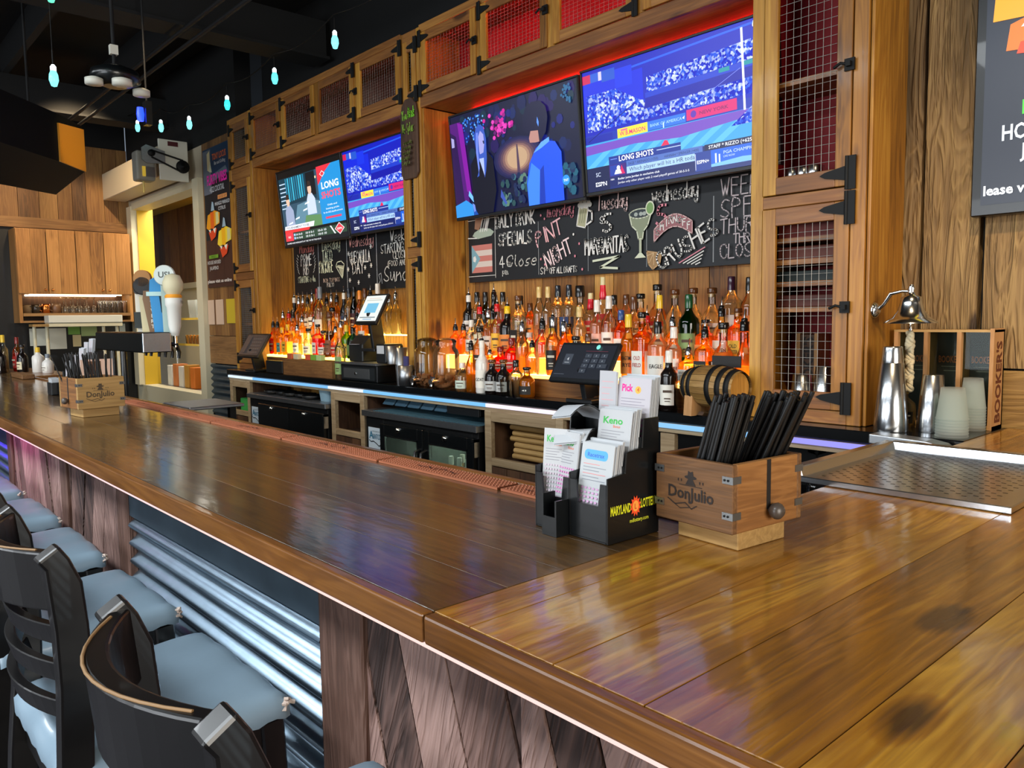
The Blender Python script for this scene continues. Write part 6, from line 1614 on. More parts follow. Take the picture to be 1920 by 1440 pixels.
LX, LY, LR = -1.055, 1.000, -.03
lottery(LX, LY, LR, 'black stepped lottery rack full of slips beside the near straw crate', True, 1.0)
def on(dx, dy): c, s = math.cos(LR), math.sin(LR); return LX + dx * c - dy * s, LY + dx * s + dy * c
x, y = on(.098, .010); slips('', x, y, BT + .045, .078, .125, 7, .16, bonus, LR, 'white slips with a blue oval heading in the front pocket')
x, y = on(.008, .010); slips('', x, y, BT + .06, .05, .125, 3, .10, keno('p:c8b8c4'), LR + .25, 'tilted keno slips at the outer front corner of the rack')
x, y = on(.036, .018); slips('', x, y, BT + .06, .054, .122, 3, .14, keno('p:dc90c4'), LR - .1, 'pink-grid keno slips crossing behind the tilted ones')
x, y = on(.098, .056); slips('', x, y, BT + .10, .078, .125, 7, .16, keno('p:a8a8b0'), LR, 'thick stack of keno slips in the middle pocket')
x, y = on(.104, .101); slips('', x, y, BT + .125, .078, .155, 7, .12, pick, LR, 'tall stack of slips headed Pick in the rear pocket')
x, y = on(.064, .104); slips('', x, y, BT + .15, .042, .14, 2, .05, blank, LR, 'narrow slips behind the tall Pick stack')
for i, (dx, dy, z, r) in enumerate(((.002, .055, .155, .35), (.004, .09, .20, -.2))):     # curled slips fanned over
    x, y = on(dx, dy); t = thing('curled_slip', ('curled slip drooping over the middle pocket', 'curled slips bent over the rear pocket')[i], 'paper slips', (x, y, BT + z), LR + r, 'curled slips in the near lottery rack'); mb = MB(); vs = []
    for k in range(9):
        a = k / 8; vs += [(0 + .02 * a, .03 - .0 * a - a * .085, .03 * math.sin(a * 2.6) - .012 * a), (.085, .03 - a * .085, .034 * math.sin(a * 2.6) - .004 * a)]
    mb.add(vs, [(2 * k, 2 * k + 2, 2 * k + 3, 2 * k + 1) for k in range(8)], 'paper', True); mb.add([(p[0], p[1], p[2] - .003) for p in vs], [(2 * k + 1, 2 * k + 3, 2 * k + 2, 2 * k) for k in range(8)], 'paper', True); mb.build('sheet', t)


def hat_logo(cv, cx, cz, k, ink):
    cv.ell(cx, cz + .030 * k, .012 * k, .003 * k, ink, 14); cv.poly([(cx - .006 * k, cz + .030 * k), (cx + .006 * k, cz + .030 * k), (cx + .0045 * k, cz + .040 * k), (cx, cz + .038 * k), (cx - .0045 * k, cz + .040 * k)], ink); cv.poly([(cx - .010 * k, cz + .018 * k), (cx + .010 * k, cz + .018 * k), (cx + .004 * k, cz + .028 * k), (cx - .004 * k, cz + .028 * k)], ink)
    cv.line([(cx - .022 * k, cz + .017 * k), (cx + .022 * k, cz + .017 * k)], .001 * k, ink)
    for s in (-1, 1): cv.rect(cx + s * .018 * k - .001, cx + s * .018 * k + .001, cz + .022 * k, cz + .026 * k, ink); cv.rect(cx + s * .024 * k - .001, cx + s * .024 * k + .001, cz + .022 * k, cz + .026 * k, ink)
    cv.text('DonJulio', cx, cz - .004 * k, .019 * k, ink, 'c', .02, fit=.088 * k); cv.rect(cx - .0035 * k, cx - .001 * k, cz - .010 * k, cz, ink)
    cv.line([(cx - .045 * k, cz - .008 * k), (cx - .03 * k, cz - .015 * k), (cx - .01 * k, cz - .010 * k), (cx + .002 * k, cz - .018 * k), (cx + .012 * k, cz - .012 * k)], .0016 * k, ink); cv.line([(cx - .038 * k, cz - .012 * k), (cx - .02 * k, cz - .020 * k), (cx - .002 * k, cz - .016 * k)], .0012 * k, ink)


def crate(x, y, rz, label, k=1.0, ink='p:1c1008', pale=False, knob_side=1):
    """straw crate: origin at the front corner nearest the seam, front along local x (to -W), side along local y"""
    t = thing('straw_crate', label, 'crate', (x, y, BT + .0005), rz, 'wooden straw crates on the bar')
    W, D, z0, z1, s = .167 * k, .188 * k, .034 * k, .148 * k, .012 * k
    m1, m2 = ('pale_x', 'crate_y') if pale else ('crate', 'crate_y')
    mb = MB(); mb.box(-W, 0, 0, s, z0, z1, m1); mb.box(-W, 0, D - s, D, z0, z1, m1)
    mb.box(-W, -W + s, s, D - s, z0, z1, m2); mb.box(-s, 0, s, D - s, z0, z1, m2); mb.box(-W + s, -s, s, D - s, z0, z0 + s, m1); mb.build('walls', t, bevel=.0015)
    mb = MB(); mb.box(-W * .55 - s / 4, -W * .55 + s / 4, s, D - s, z0 + s, z1 - .02, m2); mb.build('divider', t)
    mb = MB(); mb.box(-W + .025 * k, -.012 * k, .03 * k, D - .03 * k, 0, z0 - .0005, 'pale_x'); mb.build('foot_block', t, bevel=.0015)
    kx = .0 if knob_side > 0 else -W; sg = knob_side
    mb = MB(); mb.box(kx, kx + sg * .001, D * .5 - .005, D * .5 + .005, z0 + .03 * k, z1, 'p:14100e'); mb.build('slot', t)
    mb = MB(); prof = [(.0, .026), (.008, .025), (.013, .020), (.0145, .0145), (.012, .007), (.006, .003), (.005, 0)]
    mb.lathe(prof[::-1] if sg > 0 else [(r, -h) for r, h in prof], 'p:4a423c:0.35', 16, (kx, D * .5 + .004, z0 + .028 * k), axis='x'); mb.build('knob', t)
    for cx, cy in ((0, 0), (-W, 0), (0, D)):
        for z in (.26, .78):
            zz = lerp(z0, z1, z); mb = MB(); sx = 1 if cx == 0 else -1; sy = -1 if cy == 0 else 1
            mb.box(cx - sx * .020, cx + sx * .0015, min(cy, cy + sy * .0015), max(cy, cy + sy * .0015), zz - .006, zz + .006, 'm:8a8c8c:0.4') if sx > 0 else mb.box(cx - .0015, cx + .020, min(cy, cy + sy * .0015), max(cy, cy + sy * .0015), zz - .006, zz + .006, 'm:8a8c8c:0.4')
            mb.box(min(cx, cx + sx * .0015), max(cx, cx + sx * .0015), cy - .0 if sy < 0 else cy - .02, cy + .02 if sy < 0 else cy, zz - .006, zz + .006, 'm:8a8c8c:0.4')
            for px in (.008, .015): mb.lathe([(.0022, -.0026), (.001, -.001)], 'black_metal', 6, (cx - sx * px, cy, zz), axis='y') if sy < 0 else None
            mb.build('corner_clip', t)
    mb = MB(); cv = Cv(mb, (-W / 2, -.0004, lerp(z0, z1, .42)), (1, 0, 0), (0, 0, 1), step=.00006); hat_logo(cv, -.004, 0, 1.12 * k, ink); mb.build('stencil', t)
    return t, W, D, z0, z1, s


def straws(base, rz, n, area_, lean, spread, L, m, group, label, k=1.0, r=.0028):
    c, s = math.cos(rz), math.sin(rz); pr = None
    for i in range(n):
        ax = lerp(area_[0], area_[1], random.random()); ay = lerp(area_[2], area_[3], random.random())
        d = Vector((lean[0] + random.uniform(-spread, spread), lean[1] + random.uniform(-spread, spread), 1)).normalized()
        d = Vector((d.x * c - d.y * s, d.x * s + d.y * c, d.z))
        if pr is None:
            mb = MB(); mb.tube([(0, 0, 0), (0, 0, L)], r, m, 7); pr = mb.build('straw'); o = pr
        else: o = pr.copy(); COL.objects.link(o)
        tag(o, label, 'straw', group)
        o.location = (base[0] + ax * c - ay * s, base[1] + ax * s + ay * c, base[2]); o.rotation_euler = d.to_track_quat('Z', 'Y').to_euler()
        o.scale = (1, 1, random.uniform(.95, 1.03))


cr_, W, D, z0, z1, s = crate(-.691, 1.093, -.10, 'near wooden straw crate with black stencil, knob and metal corner clips')
straws((-.691, 1.093, BT + z0 + s + .001), -.10, 44, (-.125, -.075, .020, .09), (.30, .02), .035, .215, 'straw_black', 'straws in the front half of the near crate', 'black straw leaning in the front bundle of the near straw crate', r=.0042)
straws((-.691, 1.093, BT + z0 + s + .001), -.10, 44, (-.115, -.065, .105, .165), (.42, .06), .03, .225, 'straw_black', 'straws in the rear half of the near crate', 'black straw leaning in the rear bundle of the near straw crate', r=.0042)
# perforated drip tray on the return
t = thing('drip_tray', 'large perforated steel drip tray lying across the bar end', 'tray', (-.905, 1.705, BT + .0008))
W, D = .432, .525; mb = MB(); nx, ny = 26, 30
mb.box(0, W, 0, D, 0.004, .006, 'p:101010')
a, b = W / nx, D / ny
for i in range(nx):                                     # sheet left between staggered slots
    for j in range(ny):
        x0, y0 = i * a, j * b; o_ = 0 if j % 2 else a * .0
        hx0, hx1, hy0, hy1 = x0 + a * .22, x0 + a * .78, y0 + b * .36, y0 + b * .64
        if i < 2 or j < 2 or i > nx - 3 or j > ny - 3 or (i + j) % 2: mb.add([(x0, y0, .012), (x0 + a, y0, .012), (x0 + a, y0 + b, .012), (x0, y0 + b, .012)], [(0, 1, 2, 3)], 'steel', False, .5)
        else: mb.add([(x0, y0, .012), (x0 + a, y0, .012), (x0 + a, y0 + b, .012), (x0, y0 + b, .012), (hx0, hy0, .012), (hx1, hy0, .012), (hx1, hy1, .012), (hx0, hy1, .012)], [(0, 1, 5, 4), (1, 2, 6, 5), (2, 3, 7, 6), (3, 0, 4, 7)], 'steel', False, .5)
mb.build('perforated_sheet', t)
mb = MB(); h = .034
mb.extr([(-.004, 0, 0), (.012, 0, 0), (.012, 0, .013), (.004, 0, h), (-.018, 0, h + .002), (-.018, 0, h - .004), (-.004, 0, h - .004)], (0, D, 0), 'steel')
mb.extr([(0, D + .004, 0), (0, D - .012, 0), (0, D - .012, .013), (0, D - .004, h), (0, D + .014, h + .002), (0, D + .014, h - .004), (0, D + .004, h - .004)], (W, 0, 0), 'steel')
mb.box(0, W, -.008, .004, 0, .0145, 'steel'); mb.box(W - .004, W + .008, -.008, D, 0, .0145, 'steel'); mb.build('rim', t, bevel=.002)
for xx, yy in ((W - .01, .002), (.02, .012), (W - .02, D - .02)):
    pass
# far end of the bar
lottery(-4.90, 1.045, .04, 'second black lottery rack with pale slips, at the far part of the bar', False, 1.15)
x0, y0 = -4.90, 1.045
slips('', x0 + .11, y0 + .052, BT + .14, .085, .12, 4, .12, blank, 0.04, 'pale slips in the middle pocket of the far lottery rack')
slips('', x0 + .115, y0 + .105, BT + .19, .07, .12, 4, .10, blank, .04, 'pale slips in the rear pocket of the far lottery rack')
slips('', x0 + .02, y0 + .01, BT + .07, .06, .12, 3, .05, blank, .04, 'pale slips in the outer front pocket of the far lottery rack')
slips('', x0 + .02, y0 + .052, BT + .12, .07, .10, 3, .05, blank, .04, 'pale slips in the outer middle pocket of the far lottery rack')
slips('', x0 + .03, y0 + .105, BT + .18, .07, .11, 3, .05, blank, .04, 'pale slips in the outer rear pocket of the far lottery rack')
_, W, D, z0, z1, s = crate(-3.60, 1.0, .10 + math.pi / 2, 'far wooden straw crate with pale stencilled side full of straws', 1.12, 'p:4c3c28', True, -1)
straws((-3.60, 1.0, BT + z0 + s + .001), .10 + math.pi / 2, 46, (-.16, -.03, .03, .18), (-.12, .0), .2, .215, 'straw_black', 'straws in the far crate', 'thin dark straw fanned out in the far straw crate', r=.0026)
t = thing('condiment_rack', 'small black rack with sugar packets in front of the far lottery rack', 'rack', (-4.99, .985, BT + .0005)); mb = MB(); mb.box(0, .1, 0, .055, 0, .004, 'black_plastic'); mb.box(0, .1, 0, .004, .004, .07, 'black_plastic'); mb.box(0, .1, .051, .055, .004, .085, 'black_plastic'); mb.box(0, .004, .004, .051, .004, .07, 'black_plastic'); mb.box(.096, .1, .004, .051, .004, .07, 'black_plastic'); mb.build('tray', t, bevel=.002)
for i in range(6): o = MB().box(-4.984 + .014 * i, -4.975 + .014 * i, .992, 1.032, BT + .006, BT + .095 - .004 * (i % 3), 'paper').build('sugar_packet'); tag(o, 'white sugar packet standing in the small black rack', 'packet', 'sugar packets in the small black rack')
o = MB().box(-4.66, -4.655, 1.08, 1.24, BT + .001, BT + .20, 'p:e8c4ac').build('menu_card'); tag(o, 'pink and brown menu card standing beside the far lottery rack', 'card')
mb = MB(); cv = Cv(mb, (-4.6545, 1.08, BT), (0, 1, 0), (0, 0, 1)); cv.poly([(.02, .11), (.1, .11), (.1, .19), (.02, .19)], 'p:6c4830'); cv.poly([(.03, .12), (.08, .12), (.055, .18)], 'p:2c1c14'); cv.rect(.02, .1, .06, .10, 'p:a06840'); o2 = mb.build('picture', o)
for i, (x, y, h, sh, li, cp, lb, tx) in enumerate(((-7.60, 1.20, .31, 'std', 'c', 'yl', 'w', 'tall clear bottle with pale yellow neck at the far bar end'), (-7.55, 1.29, .28, 'std', 'r', 'rd', 'r', 'bright red bottle at the far bar end'), (-7.48, 1.16, .24, 'std', 'k', 'bk', 'w', 'dark bottle with white label in front at the far bar end'), (-7.36, 1.29, .22, 'squat', 'k', 'bk', 'c', 'squat dark bottle with round cream label at the far bar end'), (-7.2, 1.37, .20, 'big', 'w', 'yl', '', 'white jug with yellow cap at the far bar end'), (-7.02, 1.40, .15, 'squat', 'w', 'gy', 'w', 'small white jar beside the yellow-capped jug'))): bottle(x, y, BT + .0105 if y > 1.215 else BT + .0005, h, sh, li, cp, lb, 'condiment_bottle', tx, 'bottles at the far end of the bar')
o = MB().box(-6.9, -6.5, 1.13, 1.21, BT + .001, BT + .035, 'crate').build('wooden_block', bevel=.004); tag(o, 'flat wooden block on the bar before the far bottles', 'block')
# beer tap tower
t = thing('tap_tower', 'wide steel beer tap box raised over the bar on two posts', 'tap tower', (-5.55, 1.385, 0))
mb = MB(); mb.box(0, .94, 0, .155, 1.295, 1.408, 'm:20282c:0.3'); mb.build('box', t, bevel=.006); mb = MB(); mb.box(.941, .946, .002, .153, 1.298, 1.405, 'steel'); mb.build('end_plate', t, bevel=.002)
for x in (.08, .30): mb = MB(); mb.tube([(x, .08, 0), (x, .08, 1.296)], .02, 'black_satin', 12); mb.build('post', t)
def tap(i, x, draw):
    mb = MB(); mb.tube([(x, .156, 1.34), (x, .20, 1.335), (x, .215, 1.29), (x, .21, 1.255)], [.014, .013, .011, .009], 'black_satin', 8); mb.lathe([(.012, 1.32), (.010, 1.39)], 'chrome', 8, (x, .195, 0)); mb.build('faucet', t)
    mb = MB(); draw(mb, x); c_, s_ = math.cos(.95), math.sin(.95); mb.v = [(x + (a - x) * c_ - (b - .195) * s_, .195 + (a - x) * s_ + (b - .195) * c_, z) for a, b, z in mb.v]; return mb.build('tap_handle', t)
def paddle(mb, x, pts, m, th=.026, y=.19, z=1.385, sh=-.12, k=1.0): mb.extr([(x + px * k + sh * 0, y + pz * sh * -.25 - th / 2, z + pz * k) for px, pz in pts], (0, th, 0), m)
def face(mb, x): return Cv(mb, (x, .165, 1.385), (1, 0, 0), (0, 0, 1))
def h_white(mb, x): paddle(mb, x, [(-.018, 0), (.018, 0), (.03, .17), (.04, .31), (-.03, .32), (-.028, .17)], 'p:e0dccc'); mb.box(x - .03, x + .03, .16, .22, 1.43, 1.53, 'p:1c2420'); mb.lathe([(.02, -.02), (.02, 0)], 'p:2c2c28', 12, (x, .16, 1.66), axis='y')
def h_wheel(mb, x): paddle(mb, x, [(-.02, 0), (.02, 0), (.035, .24), (-.035, .24)], 'p:d8cca0'); mb.lathe([(.052, -.03), (.058, -.02), (.058, .02), (.052, .03)], 'p:1c1c1c', 24, (x, .175, 1.69), axis='y'); mb.lathe([(.05, -.02), (.05, .02)], 'p:b07c40', 20, (x, .165, 1.735), axis='y')
def h_oar(mb, x):
    paddle(mb, x, [(-.022, 0), (.022, 0), (.06, .22), (.055, .27), (-.055, .27), (-.06, .22)], 'p:7c5c3c'); cv = Cv(mb, (x + .012, .1655, 1.41), (0, 0, 1), (-1, 0, 0)); cv.o = Vector((x + .055, .13, 1.41)); mb2 = Cv(mb, (x + .0005, .16, 1.40), (1, 0, 0), (0, 0, 1))
    for q, chh in enumerate('TREVLAC'): mb2.text(chh, 0, .03 + q * .032, .022, 'p:e8e0cc', 'c', .02)
def h_blue(mb, x): paddle(mb, x, [(-.03, 0), (.03, 0), (.035, .1), (.01, .14), (.0, .24), (.05, .28), (.02, .37), (-.05, .33), (-.055, .25), (-.04, .1)], 'p:2c8cc8'); paddle(mb, x, [(-.07, .235), (.08, .235), (.08, .26), (-.07, .26)], 'p:b8dcd8', th=.04)
def h_disc(mb, x):
    paddle(mb, x, [(-.02, 0), (.02, 0), (.028, .3), (-.028, .3)], 'p:a8c0b8'); mb.lathe([(.056, -.012), (.06, -.006), (.06, .006), (.056, .012)], 'p:d4e0dc', 24, (x, .18, 1.735), axis='y'); cv = Cv(mb, (x, .1675, 1.71), (1, 0, 0), (0, 0, 1)); cv.text('USI', 0, .012, .035, 'p:4c5450', 'c', .02)
    cv = Cv(mb, (x + .0605, .18, 1.71), (0, 1, 0), (0, 0, 1))
def h_bulb(mb, x):
    mb.lathe([(.02, 1.385), (.034, 1.44), (.04, 1.55), (.046, 1.56), (.046, 1.60), (.03, 1.61)], 'p:e4e4dc', 16, (x, .2, 0)); mb.lathe([(.044, 1.602), (.048, 1.612), (.04, 1.622)], 'p:f0a020', 16, (x, .2, 0)); mb.lathe([(.035, 1.622), (.054, 1.65), (.056, 1.69), (.04, 1.73), (.0, 1.742)], 'p:dcd4b0', 18, (x, .2, 0))
    cv = Cv(mb, (x + .046, .17, 1.57), (0, 1, 0), (0, 0, 1)); cv.text('Modelo', .03, .0, .02, 'p:505050', 'c', fit=.05)
for i, (x, d, lb) in enumerate(((.30, h_white, 'black and white tap handle'), (.40, h_wheel, 'tap handle with a black wheel and wooden disc'), (.55, h_oar, 'brown wooden tap handle'), (.66, h_blue, 'bright blue tap handle'), (.78, h_disc, 'pale tap handle with a round disc'), (.89, h_bulb, 'white tap handle with an orange collar'))): tag(tap(i, x, d), lb)
t = thing('serving_shelf', 'small steel drip shelf standing beside the far straw crate', 'shelf', (-4.02, 1.29, 0)); mb = MB(); mb.box(0, .36, 0, .26, 1.055, 1.07, 'steel_brushed'); mb.build('top', t, bevel=.003); mb = MB(); mb.box(.02, .05, .02, .05, 0, 1.055, 'black_metal'); mb.box(.3, .33, .2, .23, 0, 1.055, 'black_metal'); mb.build('frame', t)
# ---------------------------------------------------------------- far end of the room
t = thing('wall_cabinet', 'wooden wall cabinet with four doors and an open glass shelf below', 'cabinet', (0, 0, 0))
X0, X1 = -9.42, -9.12; Y0, Y1 = 1.60, 2.665
mb = MB(); mb.box(X0, X1, Y0, Y0 + .03, 1.48, 2.42, 'far_cab'); mb.box(X0, X1, Y1 - .03, Y1, 1.48, 2.42, 'far_cab'); mb.box(X0, X1, Y0 + .03, Y1 - .03, 2.39, 2.42, 'far_cab'); mb.box(X0, X1, Y0 + .03, Y1 - .03, 1.77, 1.80, 'far_cab'); mb.box(X0, X1 + .02, Y0 + .03, Y1 - .03, 1.545, 1.575, 'far_plank_y'); mb.box(X0, X1, Y0 + .03, Y1 - .03, 1.48, 1.50, 'far_plank_y'); mb.box(X0, X0 + .02, Y0 + .03, Y1 - .03, 1.5, 2.39, 'under'); mb.build('carcass', t)
mb = MB(); mb.box(X0 + .04, X0 + .06, Y0 + .1, Y1 - .1, 1.755, 1.768, 'e:ffe4b8:10'); mb.box(X1 - .05, X1 - .03, Y0 + .1, Y1 - .1, 1.758, 1.768, 'e:ffe4b8:6'); tag(mb.build('light_strip', t), 'added warm strip light over the open shelf')  # strips added to brighten the glasses on the shelf
for i in range(4):
    w_ = (Y1 - Y0) / 4; a = Y0 + i * w_ + .003; b = a + w_ - .006
    mb = MB(); vplanks(mb, a, b, X1, X1 + .02, 1.775, 2.415, 'far_cab', .11, .15, .002, axis='y'); d = mb.build('door', t)
    mb = MB(); mb.lathe([(.006, 0), (.006, .012), (.014, .018), (.012, .026), (.0, .028)], 'copper', 12, (X1 + .02, b - .03 if i % 2 == 0 else a + .03, 1.81), axis='x'); mb.build('knob', d)
for i, (y, m, h, lb) in enumerate(((1.69, 'p:6a5a44', .085, 'dark mug first on the open shelf'), (1.77, 's:2a241c', .09, 'black mug second on the open shelf'), (1.86, 'copper', .095, 'bright copper mug with handle on the open shelf'), (1.955, 'p:6a4c34:0.35', .10, 'dull copper mug beside the stemmed glasses'))):
    t = thing('mug', lb, 'mug', (-9.25, y, 1.5755), 0, 'mugs on the open glass shelf'); mb = MB(); mb.lathe([(.034, 0), (.042, .01), (.044, h * .6), (.038, h), (.035, h), (.036, .012)], m, 16); mb.build('cup', t)
    mb = MB(); mb.tube([(.04, .01 - .05, h * .8), (.03, -.07, h * .75), (.03, -.07, h * .35), (.03, -.042, h * .25)], .005, m, 6); mb.build('handle', t)
for i in range(9):
    y = 2.035 + (i % 5) * .066; x = -9.20 - (i // 5) * .1
    t = thing('stemmed_glass', ORD[i] + ' upturned stemmed glass along the open shelf from the mugs', 'glass', (x, y, 1.5755), 0, 'upturned stemmed glasses on the open shelf'); mb = MB(); mb.lathe([(.026, 0), (.031, .03), (.026, .065), (.004, .085), (.003, .15), (.028, .165), (.03, .168)], 'jar_glass', 14, caps=False); mb.build('bowl', t)
for i in range(9): tumbler(-9.19 - (i // 5) * .09, 2.375 + (i % 5) * .056, ORD[i] + ' clear tumbler from the stemmed glasses on the open shelf', .027, .13, 1.5755, 'jar_glass', 'glass_tumbler', 'tumblers on the open shelf')
t = thing('heat_lamp_shelf', 'long cream heat lamp shelf held up on pale posts', 'heat lamp', (0, 0, 0))
mb = MB(); mb.box(-9.06, -8.86, 1.80, 2.48, 1.475, 1.55, 'white_plastic'); mb.box(-9.05, -8.87, 1.80, 2.48, 1.435, 1.472, 'cream_paint'); mb.build('housing', t, bevel=.004)
for y in (1.69, 1.80, 2.32, 2.45): mb = MB(); mb.tube([(-8.97, y, 0), (-8.97, y, 1.44)], .016, 'cream_paint', 10); mb.build('post', t)
mb = MB(); mb.box(-9.05, -8.87, 1.66, 1.80, 1.44, 1.465, 'pale_x'); mb.build('end_shelf', t)
for i, (y0, y1, z0, z1, c, lb) in enumerate(((1.73, 1.88, 1.24, 1.42, 'dcdccc', 'white notice on the black wall between the pale posts'), (1.91, 2.07, 1.2, 1.42, 'dcd8c4', 'large cream notice on the black wall under the heat lamp'), (2.09, 2.205, 1.35, 1.45, '78a848', 'green notice on the black wall'), (2.215, 2.37, 1.33, 1.46, 'a8bc7c', 'pale green notice beside the green one'), (2.13, 2.21, 1.22, 1.345, 'e0cc98', 'small yellowish note below the green notice'), (2.60, 2.66, 1.34, 1.46, 'd8e4dc', 'white wall socket plate near the service opening'))):
    o = MB().box(-9.428, -9.424, y0, y1, z0, z1, 'p:' + c).build('notice'); tag(o, lb, 'notice', 'notices on the black wall')
# service opening: rolling shutter box with belt motor
t = thing('shutter_box', 'cream rolling shutter box above the service opening', 'shutter', (0, 0, 0))
mb = MB(); mb.box(-9.32, -7.43, 2.48, 2.705, 2.785, 3.06, 'hood_paint'); mb.build('housing', t, bevel=.006)
mb = MB(); mb.box(-7.43, -7.41, 2.45, 2.705, 2.74, 3.10, 'white_plastic'); mb.build('end_plate', t, bevel=.003)
mb = MB(); mb.box(-7.409, -7.407, 2.53, 2.62, 3.045, 3.085, 'p:4c1018'); mb.build('warning_label', t)
mb = MB(); mb.lathe([(.055, 0), (.058, .008), (.058, .024), (.05, .03), (.015, .03), (.015, .036), (.0, .036)], 'black_metal', 20, (-7.409, 2.65, 2.87), axis='x'); mb.build('pulley', t)
t = thing('shutter_motor', 'grey motor with steel plate and black belt on the shutter box', 'motor', (0, 0, 0))
mb = MB(); mb.box(-7.56, -7.42, 2.26, 2.42, 2.72, 2.98, 'p:8c8c84'); mb.build('casing', t, bevel=.02, seg=3)
mb = MB(); mb.extr([(-7.409, 2.30, 2.90), (-7.409, 2.30, 3.0), (-7.409, 2.34, 3.03), (-7.409, 2.50, 2.99), (-7.409, 2.50, 2.88), (-7.409, 2.34, 2.87)], (.012, 0, 0), 'steel_brushed'); mb.lathe([(.03, 0), (.03, .02), (0, .02)], 'black_metal', 14, (-7.396, 2.38, 2.96), axis='x'); mb.build('plate', t)
mb = MB(); mb.box(-7.419, -7.405, 2.33, 2.41, 2.755, 2.84, 'steel'); mb.box(-7.419, -7.404, 2.305, 2.33, 2.755, 2.84, 'e:e8c040:.5'); mb.build('switch_box', t)
mb = MB()
for a, b in (((2.38, 2.985), (2.65, 2.925)), ((2.38, 2.925), (2.65, 2.815))): mb.beam((-7.385, a[0], a[1]), (-7.385, b[0], b[1]), .014, .012, 'black_metal')
mb.lathe([(.026, -.006), (.026, .006)], 'black_metal', 14, (-7.385, 2.38, 2.955), axis='x'); mb.build('belt', t)
mb = MB(); mb.tube([(-7.48, 2.33, 2.72), (-7.48, 2.33, 2.62)], .008, 'p:d8c070', 8); mb.build('pull_cord', t)
# pitchers and shelf in the room beyond
t = thing('wire_rack', 'wire rack of glassware seen through the service opening', 'rack', (-9.1, 3.1, 0)); mb = MB()
for z in (1.50, 1.22, .95):
    for k in range(9): mb.tube([(0, k * .05, z), (1.55, k * .05, z)], .003, 'chrome', 5)
    mb.box(0, 1.55, -.004, .0, z - .012, z + .012, 'chrome')
for x in (0, 1.55):
    for y in (0, .4): mb.tube([(x, y, 0.79), (x, y, 1.78)], .011, 'chrome', 8)
mb.build('frame', t)
for i in range(3): t = thing('pitcher', ('upper', 'middle', 'lower')[i] + ' clear plastic pitcher in the service opening', 'pitcher', (-8.75 + .21 * i, 3.2, 1.505 if i else 1.505), 0, 'pitchers on the wire rack'); mb = MB(); mb.lathe([(.06, 0), (.065, .01), (.078, .2), (.075, .2)], 'cup_plastic', 18, caps=False); mb.build('pitcher', t); mb = MB(); mb.tube([(.07, 0, .17), (.12, 0, .16), (.12, 0, .06), (.066, 0, .04)], .009, 'cup_plastic', 7); mb.build('handle', t)
for i in range(8): tumbler(-9.0 + i * .1, 3.2, ORD[i] + ' amber-tinted tumbler on the lower level of the wire rack', .036, .10, 1.2245, 'glass_amber', 'glass_tumbler', 'tumblers on the wire rack')
for i, (c, nm) in enumerate((('d8d8d0', 'white'), ('c87840', 'rust'), ('e0dcd0', 'cream'), ('c89038', 'ochre'), ('e07820', 'orange'))): o = MB().box(-8.9 + i * .17, -8.78 + i * .17, 2.92, 3.04, .781, 1.0 + .02 * (i % 2), 'p:' + c).build('carton', bevel=.003); tag(o, nm + ' carton standing on the service counter', 'carton', 'cartons on the service counter')
l = bpy.data.lights.new('kitchen_fill', 'AREA'); l.size = 1.0; l.energy = 45; l.color = (1, .95, .82); o = bpy.data.objects.new('kitchen_fill', l); COL.objects.link(o); o.location = (-8.6, 3.3, 2.9)  # area light added to brighten the room beyond the opening
# drinks poster and papers beside the opening
t = thing('drinks_poster', 'tall dark poster with pink heading and two fruit drinks by the opening', 'poster', (-7.17, 2.748, 1.77))
mb = MB(); mb.box(0, .57, 0, .006, 0, 1.215, 'p:10131c'); mb.build('board', t)
mb = MB(); cv = Cv(mb, (0, -.0005, 0), (1, 0, 0), (0, 0, 1)); cv.rect(0, .57, 0, .42, 'p:40241c'); cv.rect(0, .57, .95, 1.215, 'p:0c3458')
for k in (.2, .38): cv.rect(k - .003, k + .003, 0, .42, 'p:2c1810')
cv.rect(.0, .18, .82, 1.2, 'p:687080'); cv.poly([(0, .95), (.5, 1.02), (.55, .96), (.05, .9)], 'p:5c7080'); cv.poly([(.10, 1.03), (.17, 1.0), (.16, 1.19), (.1, 1.17)], 'p:e0d0a0'); cv.poly([(.2, 1.0), (.17, 1.1), (.13, 1.02)], 'p:d8dcc0')  # grey patches are a reflection painted onto the poster
cv.text('TONY LOCUS', .22, 1.10, .055, 'p:f07838', 'l', .02, fit=.3); cv.text('Bar and Grilling', .26, 1.055, .03, 'p:e0e4e8', 'l', .01, fit=.24)
cv.text('FLIRTY VIBES', .08, .90, .085, 'p:ff28b8', 'l', .03, fit=.44); cv.text('4/$22 COCKTAIL', .14, .83, .05, 'p:c8d0d8', 'l', .01, fit=.32)
cv.rect(.31, .51, .755, .79, 'p:e09858'); cv.text('JUICED UP', .33, .762, .022, 'p:3c2414', fit=.16); cv.text('MANGO MANGO', .24, .705, .032, 'p:c8d0d8', 'l', .01, fit=.32); cv.text('CITRUS', .31, .66, .032, 'p:c8d0d8', 'l', .01, fit=.16)
